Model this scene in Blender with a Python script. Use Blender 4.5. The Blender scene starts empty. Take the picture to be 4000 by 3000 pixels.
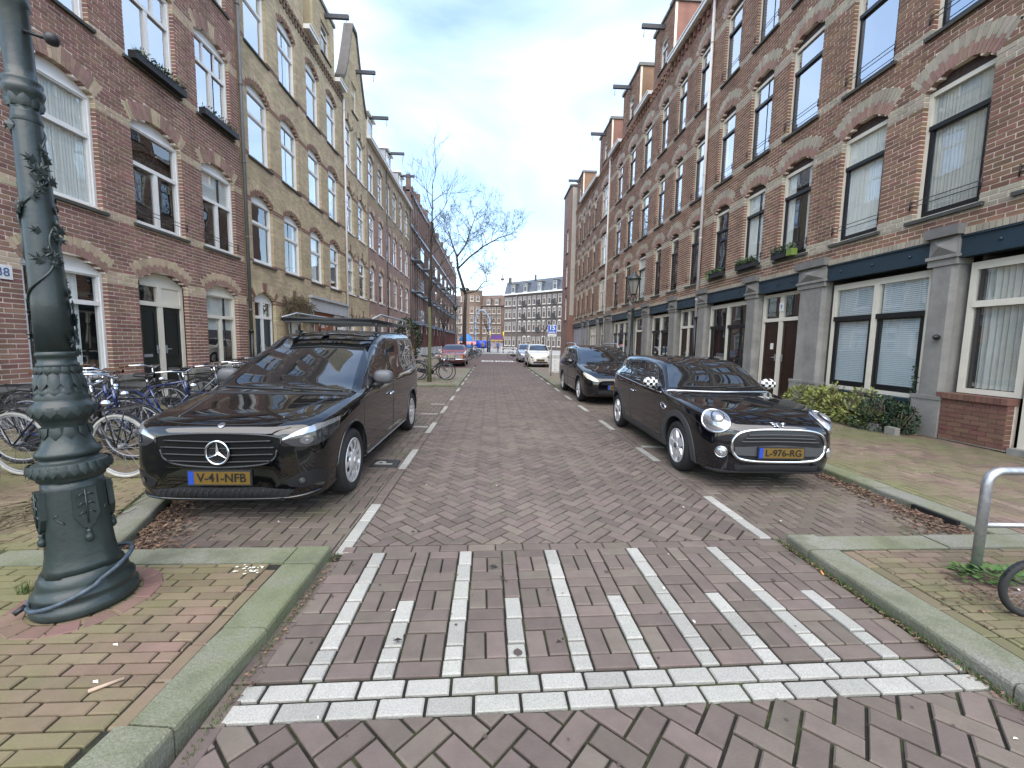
import bpy, bmesh, math, random
import numpy as np
from mathutils import Vector, Matrix, Euler
from mathutils.bvhtree import BVHTree
R_ = math.radians
rng = random.Random(7)
scn = bpy.context.scene
COL = scn.collection

# ------------------------------------------------------------------ camera
cam_d = bpy.data.cameras.new('camera')
cam = bpy.data.objects.new('camera', cam_d)
COL.objects.link(cam)
cam.matrix_world = Matrix(((0.99861369, -0.01263527, -0.0510984, 0.0),
                           (-0.04959855, 0.0991971, -0.99383093, 0.0),
                           (0.01762614, 0.99498758, 0.09843289, 1.41),
                           (0, 0, 0, 1)))
cam_d.sensor_width = 36.0
cam_d.lens = 1603.0 / 4000.0 * 36.0
cam_d.clip_start = 0.05
cam_d.clip_end = 6000.0
scn.camera = cam
scn.render.resolution_x, scn.render.resolution_y = 1024, 768

# ------------------------------------------------------------------ sky
SUN_EL, SUN_AZ = R_(56), R_(184)          # azimuth clockwise from +Y: behind the camera
world = bpy.data.worlds.new('World')
scn.world = world
world.use_nodes = True
nt = world.node_tree
for n in list(nt.nodes):
    nt.nodes.remove(n)
def wn(t, **k):
    n = nt.nodes.new(t)
    for a, b in k.items():
        setattr(n, a, b)
    return n
sky = wn('ShaderNodeTexSky', sky_type='NISHITA', sun_disc=False, sun_elevation=SUN_EL, sun_rotation=SUN_AZ,
         altitude=0.0, air_density=1.15, dust_density=0.6, ozone_density=1.6)
tc = wn('ShaderNodeTexCoord')
# thin broken cloud: noise on the direction, stretched along the horizon
sep = wn('ShaderNodeSeparateXYZ'); nt.links.new(tc.outputs['Generated'], sep.inputs[0])
zz = wn('ShaderNodeMath', operation='MAXIMUM'); nt.links.new(sep.outputs['Z'], zz.inputs[0]); zz.inputs[1].default_value = 0.0
za = wn('ShaderNodeMath', operation='ADD'); nt.links.new(zz.outputs[0], za.inputs[0]); za.inputs[1].default_value = 0.22
dx = wn('ShaderNodeMath', operation='DIVIDE'); nt.links.new(sep.outputs['X'], dx.inputs[0]); nt.links.new(za.outputs[0], dx.inputs[1])
dy = wn('ShaderNodeMath', operation='DIVIDE'); nt.links.new(sep.outputs['Y'], dy.inputs[0]); nt.links.new(za.outputs[0], dy.inputs[1])
cmb = wn('ShaderNodeCombineXYZ'); nt.links.new(dx.outputs[0], cmb.inputs[0]); nt.links.new(dy.outputs[0], cmb.inputs[1])
cmb.inputs[2].default_value = 3.7
nz = wn('ShaderNodeTexNoise'); nz.inputs['Scale'].default_value = 1.15; nz.inputs['Detail'].default_value = 7.0
nz.inputs['Roughness'].default_value = 0.52; nz.inputs['Distortion'].default_value = 0.5
nt.links.new(cmb.outputs[0], nz.inputs['Vector'])
rmp = wn('ShaderNodeValToRGB')
rmp.color_ramp.elements[0].position = 0.42; rmp.color_ramp.elements[0].color = (0.06, 0.06, 0.06, 1)
rmp.color_ramp.elements[1].position = 0.78; rmp.color_ramp.elements[1].color = (0.95, 0.95, 0.95, 1)
nt.links.new(nz.outputs['Fac'], rmp.inputs[0])
cl = wn('ShaderNodeMix', data_type='RGBA')
cl.inputs['B'].default_value = (3.75, 4.45, 5.3, 1)
nt.links.new(rmp.outputs[0], cl.inputs['Factor']); nt.links.new(sky.outputs[0], cl.inputs['A'])
bg = wn('ShaderNodeBackground'); bg.inputs[1].default_value = 0.110
nt.links.new(cl.outputs['Result'], bg.inputs[0])
wo = wn('ShaderNodeOutputWorld'); nt.links.new(bg.outputs[0], wo.inputs[0])

# ------------------------------------------------------------------ sun (thin cloud: wide and weak)
sd = bpy.data.lights.new('sun', 'SUN'); sd.energy = 1.35; sd.angle = R_(80); sd.color = (1.0, 0.89, 0.74)
sun = bpy.data.objects.new('sun', sd); COL.objects.link(sun)
sv = Vector((math.sin(SUN_AZ) * math.cos(SUN_EL), math.cos(SUN_AZ) * math.cos(SUN_EL), math.sin(SUN_EL)))
sun.rotation_euler = sv.to_track_quat('Z', 'Y').to_euler()
sun.location = sv * 60

scn.view_settings.view_transform = 'Standard'
scn.view_settings.look = 'None'
scn.view_settings.exposure = 1.86
scn.view_settings.gamma = 1.0
scn.view_settings.use_curve_mapping = False
scn.render.engine = 'CYCLES'
scn.cycles.use_denoising = True
scn.cycles.max_bounces = 8
scn.cycles.transparent_max_bounces = 12
scn.cycles.caustics_reflective = False
scn.cycles.caustics_refractive = False
# ------------------------------------------------------------------ helpers
class MB:
    """collects faces; build() links them as ONE mesh object"""
    def __init__(s):
        s.v = []; s.f = []; s.r = []; s.sm = []
    def add(s, vs, fs, rnd=None, smooth=False):
        b = len(s.v)
        s.v.extend(tuple(p) for p in vs)
        r = rng.random() if rnd is None else rnd
        for f in fs:
            s.f.append(tuple(i + b for i in f)); s.r.append(r); s.sm.append(smooth)
    def box(s, a, b, rnd=None, M=None):
        (x0, y0, z0), (x1, y1, z1) = a, b
        vs = [(x0, y0, z0), (x1, y0, z0), (x1, y1, z0), (x0, y1, z0), (x0, y0, z1), (x1, y0, z1), (x1, y1, z1), (x0, y1, z1)]
        if M is not None:
            vs = [M @ Vector(p) for p in vs]
        s.add(vs, [(0, 3, 2, 1), (4, 5, 6, 7), (0, 1, 5, 4), (1, 2, 6, 5), (2, 3, 7, 6), (3, 0, 4, 7)], rnd)
    def quad(s, a, b, c, d, rnd=None):
        s.add([a, b, c, d], [(0, 1, 2, 3)], rnd)
    def tube(s, pts, r, n=8, cap=True, closed=False, smooth=True):
        pts = [Vector(p) for p in pts]
        m = len(pts)
        rs = r if isinstance(r, (list, tuple)) else [r] * m
        vs = []; fs = []
        t0 = (pts[1] - pts[0]).normalized()
        up = Vector((0, 0, 1)) if abs(t0.z) < 0.9 else Vector((1, 0, 0))
        nrm = t0.cross(up).normalized()
        for i in range(m):
            if closed:
                t = (pts[(i + 1) % m] - pts[i - 1])
            else:
                t = pts[min(i + 1, m - 1)] - pts[max(i - 1, 0)]
            t = t.normalized() if t.length > 1e-9 else t0
            nrm = nrm - t * nrm.dot(t)
            nrm = nrm.normalized() if nrm.length > 1e-6 else t.orthogonal().normalized()
            bi = t.cross(nrm)
            for k in range(n):
                a = 2 * math.pi * k / n
                vs.append(pts[i] + (nrm * math.cos(a) + bi * math.sin(a)) * rs[i])
        for i in range(m if closed else m - 1):
            j = (i + 1) % m
            for k in range(n):
                l = (k + 1) % n
                fs.append((i * n + k, i * n + l, j * n + l, j * n + k))
        if cap and not closed:
            fs.append(tuple(range(n))[::-1]); fs.append(tuple((m - 1) * n + k for k in range(n)))
        s.add(vs, fs, smooth=smooth)
    def lathe(s, prof, n=24, c=(0, 0, 0), M=None, smooth=True, mod=None):
        vs = []; fs = []
        m = len(prof)
        for i, (r, z) in enumerate(prof):
            for k in range(n):
                a = 2 * math.pi * k / n
                rr = r * (mod(a, z) if mod else 1)
                p = Vector((c[0] + rr * math.cos(a), c[1] + rr * math.sin(a), c[2] + z))
                vs.append(M @ p if M is not None else p)
        for i in range(m - 1):
            for k in range(n):
                l = (k + 1) % n
                fs.append((i * n + k, i * n + l, (i + 1) * n + l, (i + 1) * n + k))
        fs.append(tuple(range(n))[::-1]); fs.append(tuple((m - 1) * n + k for k in range(n)))
        s.add(vs, fs, smooth=smooth)
    def grid(s, fn, nu, nv, smooth=True, flip=False):
        vs = [fn(i / nu, j / nv) for j in range(nv + 1) for i in range(nu + 1)]
        w = nu + 1
        fs = []
        for j in range(nv):
            for i in range(nu):
                q = (j * w + i, j * w + i + 1, (j + 1) * w + i + 1, (j + 1) * w + i)
                fs.append(q[::-1] if flip else q)
        s.add(vs, fs, smooth=smooth)
    def prism(s, poly, f, rnd=None):
        """poly: 2d outline; f(p, 0/1) -> 3d; side 1 is the outside"""
        n = len(poly)
        vs = [f(p, 0) for p in poly] + [f(p, 1) for p in poly]
        fs = [tuple(range(n)), tuple(range(n, 2 * n))[::-1]]
        for i in range(n):
            j = (i + 1) % n
            fs.append((i, i + n, j + n, j))
        s.add(vs, fs, rnd)
    def mesh(s, name):
        me = bpy.data.meshes.new(name)
        me.from_pydata([tuple(p) for p in s.v], [], s.f)
        if s.f:
            at = me.attributes.new('rnd', 'FLOAT', 'FACE')
            at.data.foreach_set('value', s.r)
            me.polygons.foreach_set('use_smooth', s.sm)
        me.update()
        return me
    def build(s, name, mat, parent=None, **tags):
        if not s.f:
            return None
        return link(name, s.mesh(name), mat, parent, **tags)

def link(name, me, mat=None, parent=None, label=None, cat=None, group=None, kind=None, fix=False):
    o = bpy.data.objects.new(name, me)
    COL.objects.link(o)
    if me is not None and mat is not None and not me.materials:
        me.materials.append(mat)
    if parent is not None:
        o.parent = parent
    tag(o, label, cat, group, kind)
    return o

def tag(o, label=None, cat=None, group=None, kind=None):
    if label: o['label'] = label
    if cat: o['category'] = cat
    if group: o['group'] = group
    if kind: o['kind'] = kind
    return o

def thing(name, label, cat, loc=(0, 0, 0), rz=0.0, group=None, kind=None):
    o = bpy.data.objects.new(name, None)
    COL.objects.link(o)
    o.empty_display_size = 0.2
    o.location = loc
    o.rotation_euler = (0, 0, rz)
    return tag(o, label, cat, group, kind)

def copy_tree(o, parent=None, skip=()):
    c = o.copy()
    COL.objects.link(c)
    c.parent = parent
    for ch in list(o.children):
        copy_tree(ch, c)
    return c

def recalc(me):
    bm = bmesh.new(); bm.from_mesh(me)
    bmesh.ops.recalc_face_normals(bm, faces=bm.faces)
    bm.to_mesh(me); bm.free()
    return me

def crom(pts, n, closed=False):
    """Catmull-Rom through points"""
    P = [Vector(p) for p in pts]
    out = []
    m = len(P)
    segs = m if closed else m - 1
    for i in range(segs):
        p1, p2 = P[i], P[(i + 1) % m]
        p0 = P[i - 1] if (i > 0 or closed) else p1 * 2 - p2
        p3 = P[(i + 2) % m] if (i + 2 < m or closed) else p2 * 2 - p1
        for k in range(n):
            t = k / n
            out.append(0.5 * ((2 * p1) + (p2 - p0) * t + (2 * p0 - 5 * p1 + 4 * p2 - p3) * t * t + (3 * p1 - p0 - 3 * p2 + p3) * t ** 3))
    if not closed:
        out.append(P[-1])
    return out

# ------------------------------------------------------------------ materials
MATS = {}
def node(nt, t, **k):
    n = nt.nodes.new(t)
    for a, b in k.items():
        if a.startswith('_'):
            n.inputs[a[1:]].default_value = b
        else:
            setattr(n, a, b)
    return n

def mat(name, col=(.5, .5, .5), rough=.6, metal=0., spec=.5, coat=0., var=0., noise=None, bump=None, attr=0., moss=None, stain=None, sheen=0., trans=0., streak=0., wide=None):
    """procedural principled material. var: object-random value shift; attr: per-face 'rnd' shift;
    noise=(scale, amount, detail); bump=(scale, strength); moss=(colour, scale, lo, hi); stain likewise"""
    if name in MATS:
        return MATS[name]
    m = bpy.data.materials.new(name); m.use_nodes = True
    nt = m.node_tree; b = nt.nodes['Principled BSDF']; L = nt.links.new
    b.inputs['Base Color'].default_value = (*col, 1)
    b.inputs['Roughness'].default_value = rough
    b.inputs['Metallic'].default_value = metal
    b.inputs['Specular IOR Level'].default_value = spec
    b.inputs['Coat Weight'].default_value = coat
    b.inputs['Coat Roughness'].default_value = 0.02
    if trans: b.inputs['Transmission Weight'].default_value = trans
    tcn = node(nt, 'ShaderNodeNewGeometry')
    pos = tcn.outputs['Position']
    cur = None
    def start():
        nonlocal cur
        if cur is None:
            c = node(nt, 'ShaderNodeRGB'); c.outputs[0].default_value = (*col, 1); cur = c.outputs[0]
        return cur
    def scale_val(fac, amount):
        """multiply colour by 1 + amount*(fac-0.5)*2"""
        nonlocal cur
        start()
        mm = node(nt, 'ShaderNodeMapRange'); mm.inputs['To Min'].default_value = 1 - amount; mm.inputs['To Max'].default_value = 1 + amount
        L(fac, mm.inputs['Value'])
        vm = node(nt, 'ShaderNodeVectorMath', operation='SCALE'); L(cur, vm.inputs[0]); L(mm.outputs[0], vm.inputs['Scale'])
        cur = vm.outputs[0]
    if attr:
        a = node(nt, 'ShaderNodeAttribute', attribute_name='rnd')
        oi = node(nt, 'ShaderNodeObjectInfo')
        ad = node(nt, 'ShaderNodeMath', operation='ADD'); L(a.outputs['Fac'], ad.inputs[0]); L(oi.outputs['Random'], ad.inputs[1])
        fr = node(nt, 'ShaderNodeMath', operation='FRACT'); L(ad.outputs[0], fr.inputs[0])
        scale_val(fr.outputs[0], attr)
        hs = node(nt, 'ShaderNodeHueSaturation')
        m2 = node(nt, 'ShaderNodeMath', operation='MULTIPLY'); L(fr.outputs[0], m2.inputs[0]); m2.inputs[1].default_value = 7.31
        f2 = node(nt, 'ShaderNodeMath', operation='FRACT'); L(m2.outputs[0], f2.inputs[0])
        mr = node(nt, 'ShaderNodeMapRange'); mr.inputs['To Min'].default_value = 0.5 - 0.02 * (attr > .05); mr.inputs['To Max'].default_value = 0.5 + 0.02 * (attr > .05)
        L(f2.outputs[0], mr.inputs['Value']); L(mr.outputs[0], hs.inputs['Hue']); L(cur, hs.inputs['Color'])
        cur = hs.outputs[0]
    if var:
        oi = node(nt, 'ShaderNodeObjectInfo'); scale_val(oi.outputs['Random'], var)
    if noise:
        n = node(nt, 'ShaderNodeTexNoise'); n.inputs['Scale'].default_value = noise[0]; n.inputs['Detail'].default_value = noise[2] if len(noise) > 2 else 5
        n.inputs['Roughness'].default_value = .65
        L(pos, n.inputs['Vector']); 
        st = node(nt, 'ShaderNodeMapRange'); st.inputs['From Min'].default_value = .28; st.inputs['From Max'].default_value = .72
        L(n.outputs['Fac'], st.inputs['Value']); scale_val(st.outputs[0], noise[1])
    if wide or streak:
        for (vec, am) in ([((wide[0],) * 3, wide[1])] if wide else []) + ([((2.2, 2.2, .16), streak)] if streak else []):
            mp = node(nt, 'ShaderNodeMapping'); mp.inputs['Scale'].default_value = vec; L(pos, mp.inputs['Vector'])
            n = node(nt, 'ShaderNodeTexNoise'); n.inputs['Scale'].default_value = 1.; n.inputs['Detail'].default_value = 4; L(mp.outputs[0], n.inputs['Vector'])
            st = node(nt, 'ShaderNodeMapRange'); st.inputs['From Min'].default_value = .3; st.inputs['From Max'].default_value = .7
            L(n.outputs['Fac'], st.inputs['Value']); scale_val(st.outputs[0], am)
    for mk in (moss, stain):
        if mk:
            c2, sc, lo, hi = mk[:4]
            n = node(nt, 'ShaderNodeTexNoise'); n.inputs['Scale'].default_value = sc; n.inputs['Detail'].default_value = 6; n.inputs['Roughness'].default_value = .7
            L(pos, n.inputs['Vector'])
            st = node(nt, 'ShaderNodeMapRange'); st.inputs['From Min'].default_value = lo; st.inputs['From Max'].default_value = hi
            L(n.outputs['Fac'], st.inputs['Value'])
            mx = node(nt, 'ShaderNodeMix', data_type='RGBA'); mx.inputs['B'].default_value = (*c2, 1)
            fac = st.outputs[0]
            if len(mk) > 4:
                ml = node(nt, 'ShaderNodeMath', operation='MULTIPLY'); L(fac, ml.inputs[0]); ml.inputs[1].default_value = mk[4]; fac = ml.outputs[0]
            L(fac, mx.inputs['Factor']); L(start(), mx.inputs['A']); cur = mx.outputs['Result']
    if cur is not None:
        L(cur, b.inputs['Base Color'])
    if bump:
        n = node(nt, 'ShaderNodeTexNoise'); n.inputs['Scale'].default_value = bump[0]; n.inputs['Detail'].default_value = 4
        L(pos, n.inputs['Vector'])
        bp = node(nt, 'ShaderNodeBump'); bp.inputs['Strength'].default_value = bump[1]; bp.inputs['Distance'].default_value = bump[2] if len(bump) > 2 else .01
        L(n.outputs['Fac'], bp.inputs['Height']); L(bp.outputs[0], b.inputs['Normal'])
    if sheen:
        b.inputs['Sheen Weight'].default_value = sheen
    MATS[name] = m
    return m

def glass_mat(name, tint=(.02, .025, .03), refl=.28, clear=True, rough=0.0, wav=0.0):
    """window glass: mirror reflection by Fresnel over clear (or dark) glass"""
    if name in MATS: return MATS[name]
    m = bpy.data.materials.new(name); m.use_nodes = True
    nt = m.node_tree; L = nt.links.new
    for n in list(nt.nodes): nt.nodes.remove(n)
    out = node(nt, 'ShaderNodeOutputMaterial')
    lw = node(nt, 'ShaderNodeLayerWeight'); lw.inputs['Blend'].default_value = .5
    fr = node(nt, 'ShaderNodeMath', operation='POWER'); L(lw.outputs['Facing'], fr.inputs[0]); fr.inputs[1].default_value = 3.6
    mr = node(nt, 'ShaderNodeMapRange'); mr.inputs['To Min'].default_value = refl; mr.inputs['To Max'].default_value = 1.0
    L(fr.outputs[0], mr.inputs['Value'])
    gl = node(nt, 'ShaderNodeBsdfGlossy'); gl.inputs['Roughness'].default_value = rough; gl.inputs['Color'].default_value = (.97, .98, 1, 1)
    if clear:
        tr = node(nt, 'ShaderNodeBsdfTransparent'); tr.inputs['Color'].default_value = (.86, .9, .9, 1)
    else:
        tr = node(nt, 'ShaderNodeBsdfDiffuse'); tr.inputs['Color'].default_value = (*tint, 1)
    if wav:
        g = node(nt, 'ShaderNodeNewGeometry')
        n = node(nt, 'ShaderNodeTexNoise'); n.inputs['Scale'].default_value = 1.6; n.inputs['Detail'].default_value = 1
        L(g.outputs['Position'], n.inputs['Vector'])
        bp = node(nt, 'ShaderNodeBump'); bp.inputs['Strength'].default_value = wav; bp.inputs['Distance'].default_value = .02
        L(n.outputs['Fac'], bp.inputs['Height']); L(bp.outputs[0], gl.inputs['Normal'])
    mx = node(nt, 'ShaderNodeMixShader'); L(mr.outputs[0], mx.inputs[0]); L(tr.outputs[0], mx.inputs[1]); L(gl.outputs[0], mx.inputs[2])
    L(mx.outputs[0], out.inputs[0])
    MATS[name] = m
    return m

def brick_tex_mat(name, c1, c2, mortar, bw=.21, bh=.07, axis='Y', rough=.85, ms=.012):
    """far walls: courses too small to pick apart"""
    if name in MATS: return MATS[name]
    m = bpy.data.materials.new(name); m.use_nodes = True
    nt = m.node_tree; b = nt.nodes['Principled BSDF']; L = nt.links.new
    g = node(nt, 'ShaderNodeTexCoord'); sp = node(nt, 'ShaderNodeSeparateXYZ'); L(g.outputs['Object'], sp.inputs[0])
    cb = node(nt, 'ShaderNodeCombineXYZ')
    if axis == 'XY':
        ad = node(nt, 'ShaderNodeMath', operation='ADD'); L(sp.outputs['X'], ad.inputs[0]); L(sp.outputs['Y'], ad.inputs[1]); L(ad.outputs[0], cb.inputs[0])
    else:
        L(sp.outputs[axis], cb.inputs[0])
    L(sp.outputs['Z'], cb.inputs[1])
    br = node(nt, 'ShaderNodeTexBrick'); br.inputs['Color1'].default_value = (*c1, 1); br.inputs['Color2'].default_value = (*c2, 1); br.inputs['Mortar'].default_value = (*mortar, 1)
    br.inputs['Scale'].default_value = 1; br.inputs['Brick Width'].default_value = bw; br.inputs['Row Height'].default_value = bh; br.inputs['Mortar Size'].default_value = ms
    L(cb.outputs[0], br.inputs['Vector'])
    n = node(nt, 'ShaderNodeTexNoise'); n.inputs['Scale'].default_value = 1.3; n.inputs['Detail'].default_value = 6; L(g.outputs['Object'], n.inputs['Vector'])
    mr = node(nt, 'ShaderNodeMapRange'); mr.inputs['To Min'].default_value = .75; mr.inputs['To Max'].default_value = 1.25; L(n.outputs['Fac'], mr.inputs['Value'])
    vm = node(nt, 'ShaderNodeVectorMath', operation='SCALE'); L(br.outputs['Color'], vm.inputs[0]); L(mr.outputs[0], vm.inputs['Scale'])
    L(vm.outputs[0], b.inputs['Base Color']); b.inputs['Roughness'].default_value = rough
    MATS[name] = m
    return m

M_PAVE = mat('paver_clay', (.130, .104, .088), .8, wide=(.45, .16), attr=.20, noise=(9, .14), bump=(120, .35, .004), stain=((.075, .055, .05), 2.2, .56, .74, .5))
M_PAVE_B = mat('paver_clay_bay', (.125, .101, .082), .82, wide=(.5, .14), attr=.20, noise=(9, .14), bump=(120, .35, .004), moss=((.10, .105, .045), 1.1, .54, .72, .55))
M_WALK = mat('paver_walk', (.175, .122, .088), .85, attr=.18, noise=(7, .16), bump=(110, .35, .004), moss=((.138, .150, .055), .8, .37, .60, .72))
M_WALK_R = mat('paver_walk_right', (.158, .116, .086), .85, attr=.22, noise=(7, .16), bump=(110, .35, .004), moss=((.12, .135, .048), .9, .42, .64, .75))
M_WHITEB = mat('paver_white', (.325, .32, .29), .9, attr=.15, noise=(160, .22, 2), bump=(160, .7, .004), stain=((.24, .235, .21), 5.0, .52, .72, .55))
M_JOINT = mat('joint_dirt', (.014, .013, .009), .95, noise=(30, .5), moss=((.045, .06, .015), 3, .5, .65))
M_KERB = mat('kerb_concrete', (.205, .20, .175), .92, attr=.10, noise=(90, .35), bump=(110, .9, .006), stain=((.10, .098, .085), 2.6, .52, .70, .75), moss=((.125, .150, .058), 1.3, .37, .60, .78))
M_GROUND = mat('ground_base', (.16, .13, .115), .9, noise=(3, .2))
M_MORTAR = mat('mortar', (.78, .68, .58), .95, streak=.15, noise=(12, .15))
M_MORTAR_R = mat('mortar_right', (.78, .67, .55), .95, streak=.15, noise=(12, .15))
M_MORTAR_Y = mat('mortar_yellow', (.48, .40, .27), .95, noise=(9, .2))
M_RED = mat('brick_red', (.245, .130, .096), .85, streak=.13, attr=.22, noise=(3, .12), bump=(60, .3, .004))
M_RED_R = mat('brick_red_right', (.208, .114, .074), .85, streak=.15, attr=.26, noise=(2.5, .15), bump=(60, .3, .004))
M_RED_L = mat('brick_red_light', (.30, .185, .145), .85, streak=.1, attr=.15, noise=(3, .12), bump=(60, .3, .004))
M_CREAM = mat('brick_cream', (.47, .37, .25), .85, attr=.12, noise=(3, .14), bump=(60, .3, .004))
M_GREYB = mat('brick_grey_cream', (.36, .32, .25), .85, attr=.14, noise=(3, .16), bump=(60, .3, .004))
M_YEL = mat('brick_yellow', (.50, .405, .26), .85, streak=.14, attr=.16, noise=(2, .16), bump=(60, .3, .004))
M_BROWNB = mat('brick_brown', (.22, .12, .085), .85, attr=.2, noise=(3, .15))
M_WHITE = mat('white_paint', (.78, .77, .74), .45, noise=(5, .05))
M_CREAMP = mat('cream_paint', (.70, .66, .56), .45, noise=(5, .06))
M_BLACKP = mat('black_paint', (.012, .013, .015), .3)
M_NAVY = mat('navy_paint', (.018, .038, .055), .4, noise=(4, .15))
M_DOOR = mat('dark_green_door', (.008, .014, .014), .3)
M_DOORB = mat('brown_door', (.03, .014, .010), .35, noise=(8, .3))
M_STONE = mat('blue_stone', (.25, .24, .22), .85, streak=.2, noise=(4, .18), bump=(70, .4, .004), stain=((.16, .155, .14), 1.7, .5, .7, .7), moss=((.19, .185, .12), .9, .6, .8, .5))
M_SILLD = mat('dark_sill', (.06, .062, .055), .8, noise=(6, .3))
M_ROOFD = mat('roof_dark', (.05, .055, .065), .7, noise=(3, .2))
M_ZINC = mat('zinc', (.30, .31, .33), .5, metal=.2, noise=(4, .1))
M_PIPE = mat('pipe_grey', (.12, .115, .115), .55, noise=(5, .15))
M_PIPEW = mat('pipe_white', (.62, .58, .56), .5, noise=(5, .08))
M_IRON = mat('black_iron', (.012, .012, .013), .45)
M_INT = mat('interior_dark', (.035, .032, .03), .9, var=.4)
M_CURT = mat('curtain_white', (.85, .85, .82), .9, noise=(2, .1))
M_CURTG = mat('curtain_grey', (.62, .60, .56), .9, noise=(2, .15))
M_BLIND = mat('blind', (.80, .86, .90), .7)
M_GLASS = glass_mat('window_glass', refl=.16, wav=.12)
M_GLASSM = glass_mat('window_glass_bright', refl=.58, wav=.12)
# ------------------------------------------------------------------ paving
CAMI = cam.matrix_world.inverted()
def px(p):
    q = CAMI @ Vector(p)
    if q.z > -.05: return None
    return (512 + 410.4 * q.x / -q.z, 384 - 410.4 * q.y / -q.z, -q.z)
def in_view(p, m=25):
    q = px(p)
    return q is not None and -m < q[0] < 1024 + m and -m < q[1] < 768 + m

def clip(poly, reg):
    """convex polygon clipped to a convex counter-clockwise region"""
    out = poly
    n = len(reg)
    for i in range(n):
        (ax, ay), (bx, by) = reg[i], reg[(i + 1) % n]
        ex, ey = bx - ax, by - ay
        inp, out = out, []
        for j in range(len(inp)):
            p, q = inp[j], inp[(j + 1) % len(inp)]
            sp = ex * (p[1] - ay) - ey * (p[0] - ax); sq = ex * (q[1] - ay) - ey * (q[0] - ax)
            if sp >= 0: out.append(p)
            if (sp >= 0) != (sq >= 0):
                t = sp / (sp - sq); out.append((p[0] + (q[0] - p[0]) * t, p[1] + (q[1] - p[1]) * t))
        if len(out) < 3: return []
    return out
def area(p):
    return abs(sum(p[i][0] * p[(i + 1) % len(p)][1] - p[(i + 1) % len(p)][0] * p[i][1] for i in range(len(p)))) / 2
def rect(cx, cy, l, w, a):
    c, s = math.cos(a), math.sin(a)
    return [(cx + c * dx - s * dy, cy + s * dx + c * dy) for dx, dy in ((-l / 2, -w / 2), (l / 2, -w / 2), (l / 2, w / 2), (-l / 2, w / 2))]

def herringbone(reg, a, ang, joint, off=(0, 0)):
    """bricks (centre, length, width, angle) of a 2:1 herringbone covering the region"""
    cx = sum(p[0] for p in reg) / len(reg); cy = sum(p[1] for p in reg) / len(reg)
    rad = max(math.hypot(p[0] - cx, p[1] - cy) for p in reg)
    n = int(rad / a) + 4
    c, s = math.cos(ang), math.sin(ang)
    xs0, xs1 = min(p[0] for p in reg) - .2, max(p[0] for p in reg) + .2
    ys0, ys1 = min(p[1] for p in reg) - .2, max(p[1] for p in reg) + .2
    for i in range(-n, n):
        for j in range(-n, n):
            k = (i - j) % 4
            if k == 0: u, v, t = (i + 1) * a, (j + .5) * a, 0
            elif k == 3: u, v, t = (i + .5) * a, (j + 1) * a, math.pi / 2
            else: continue
            x, y = cx + off[0] + c * u - s * v, cy + off[1] + s * u + c * v
            if xs0 < x < xs1 and ys0 < y < ys1:
                yield x, y, 2 * a - joint, a - joint, ang + t
def running(reg, l, w, ang, joint, seed=0):
    """rows of bricks half a length apart; ang turns the rows"""
    cx = sum(p[0] for p in reg) / len(reg); cy = sum(p[1] for p in reg) / len(reg)
    rad = max(math.hypot(p[0] - cx, p[1] - cy) for p in reg) + l
    c, s = math.cos(ang), math.sin(ang)
    xs0, xs1 = min(p[0] for p in reg) - l, max(p[0] for p in reg) + l
    ys0, ys1 = min(p[1] for p in reg) - l, max(p[1] for p in reg) + l
    rr = random.Random(seed)
    for j in range(int(-rad / w), int(rad / w) + 1):
        o = (j % 2) * l / 2 + rr.uniform(-.02, .02)
        for i in range(int(-rad / l) - 1, int(rad / l) + 2):
            u, v = i * l + o, j * w
            x, y = cx + c * u - s * v, cy + s * u + c * v
            if xs0 < x < xs1 and ys0 < y < ys1:
                yield x, y, l - joint, w - joint, ang

BRICK_ME = {}
def paver_mesh(l, w, m, h=.05, ch=.005):
    key = (round(l, 4), round(w, 4), m.name)
    if key not in BRICK_ME:
        b = MB(); chamfer_prism(b, [(-l / 2, -w / 2), (l / 2, -w / 2), (l / 2, w / 2), (-l / 2, w / 2)], 0., h, ch, 0.)
        me = b.mesh('paver'); me.materials.append(m); BRICK_ME[key] = me
    return BRICK_ME[key]
def chamfer_prism(b, poly, z, h, ch, rnd=None, tilt=(0, 0)):
    n = len(poly)
    mx = sum(p[0] for p in poly) / n; my = sum(p[1] for p in poly) / n
    def zt(p): return z + tilt[0] * (p[0] - mx) + tilt[1] * (p[1] - my)
    ins = []
    for p in poly:
        d = math.hypot(p[0] - mx, p[1] - my) or 1
        k = max(0, 1 - ch * 1.4 / d)
        ins.append((mx + (p[0] - mx) * k, my + (p[1] - my) * k))
    vs = [(p[0], p[1], z - h) for p in poly] + [(p[0], p[1], zt(p) - ch) for p in poly] + [(p[0], p[1], zt(p)) for p in ins]
    fs = [tuple(range(2 * n, 3 * n))]
    for i in range(n):
        j = (i + 1) % n
        fs.append((i, j, j + n, i + n)); fs.append((i + n, j + n, j + 2 * n, i + 2 * n))
    b.add(vs, fs, rnd)

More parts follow.
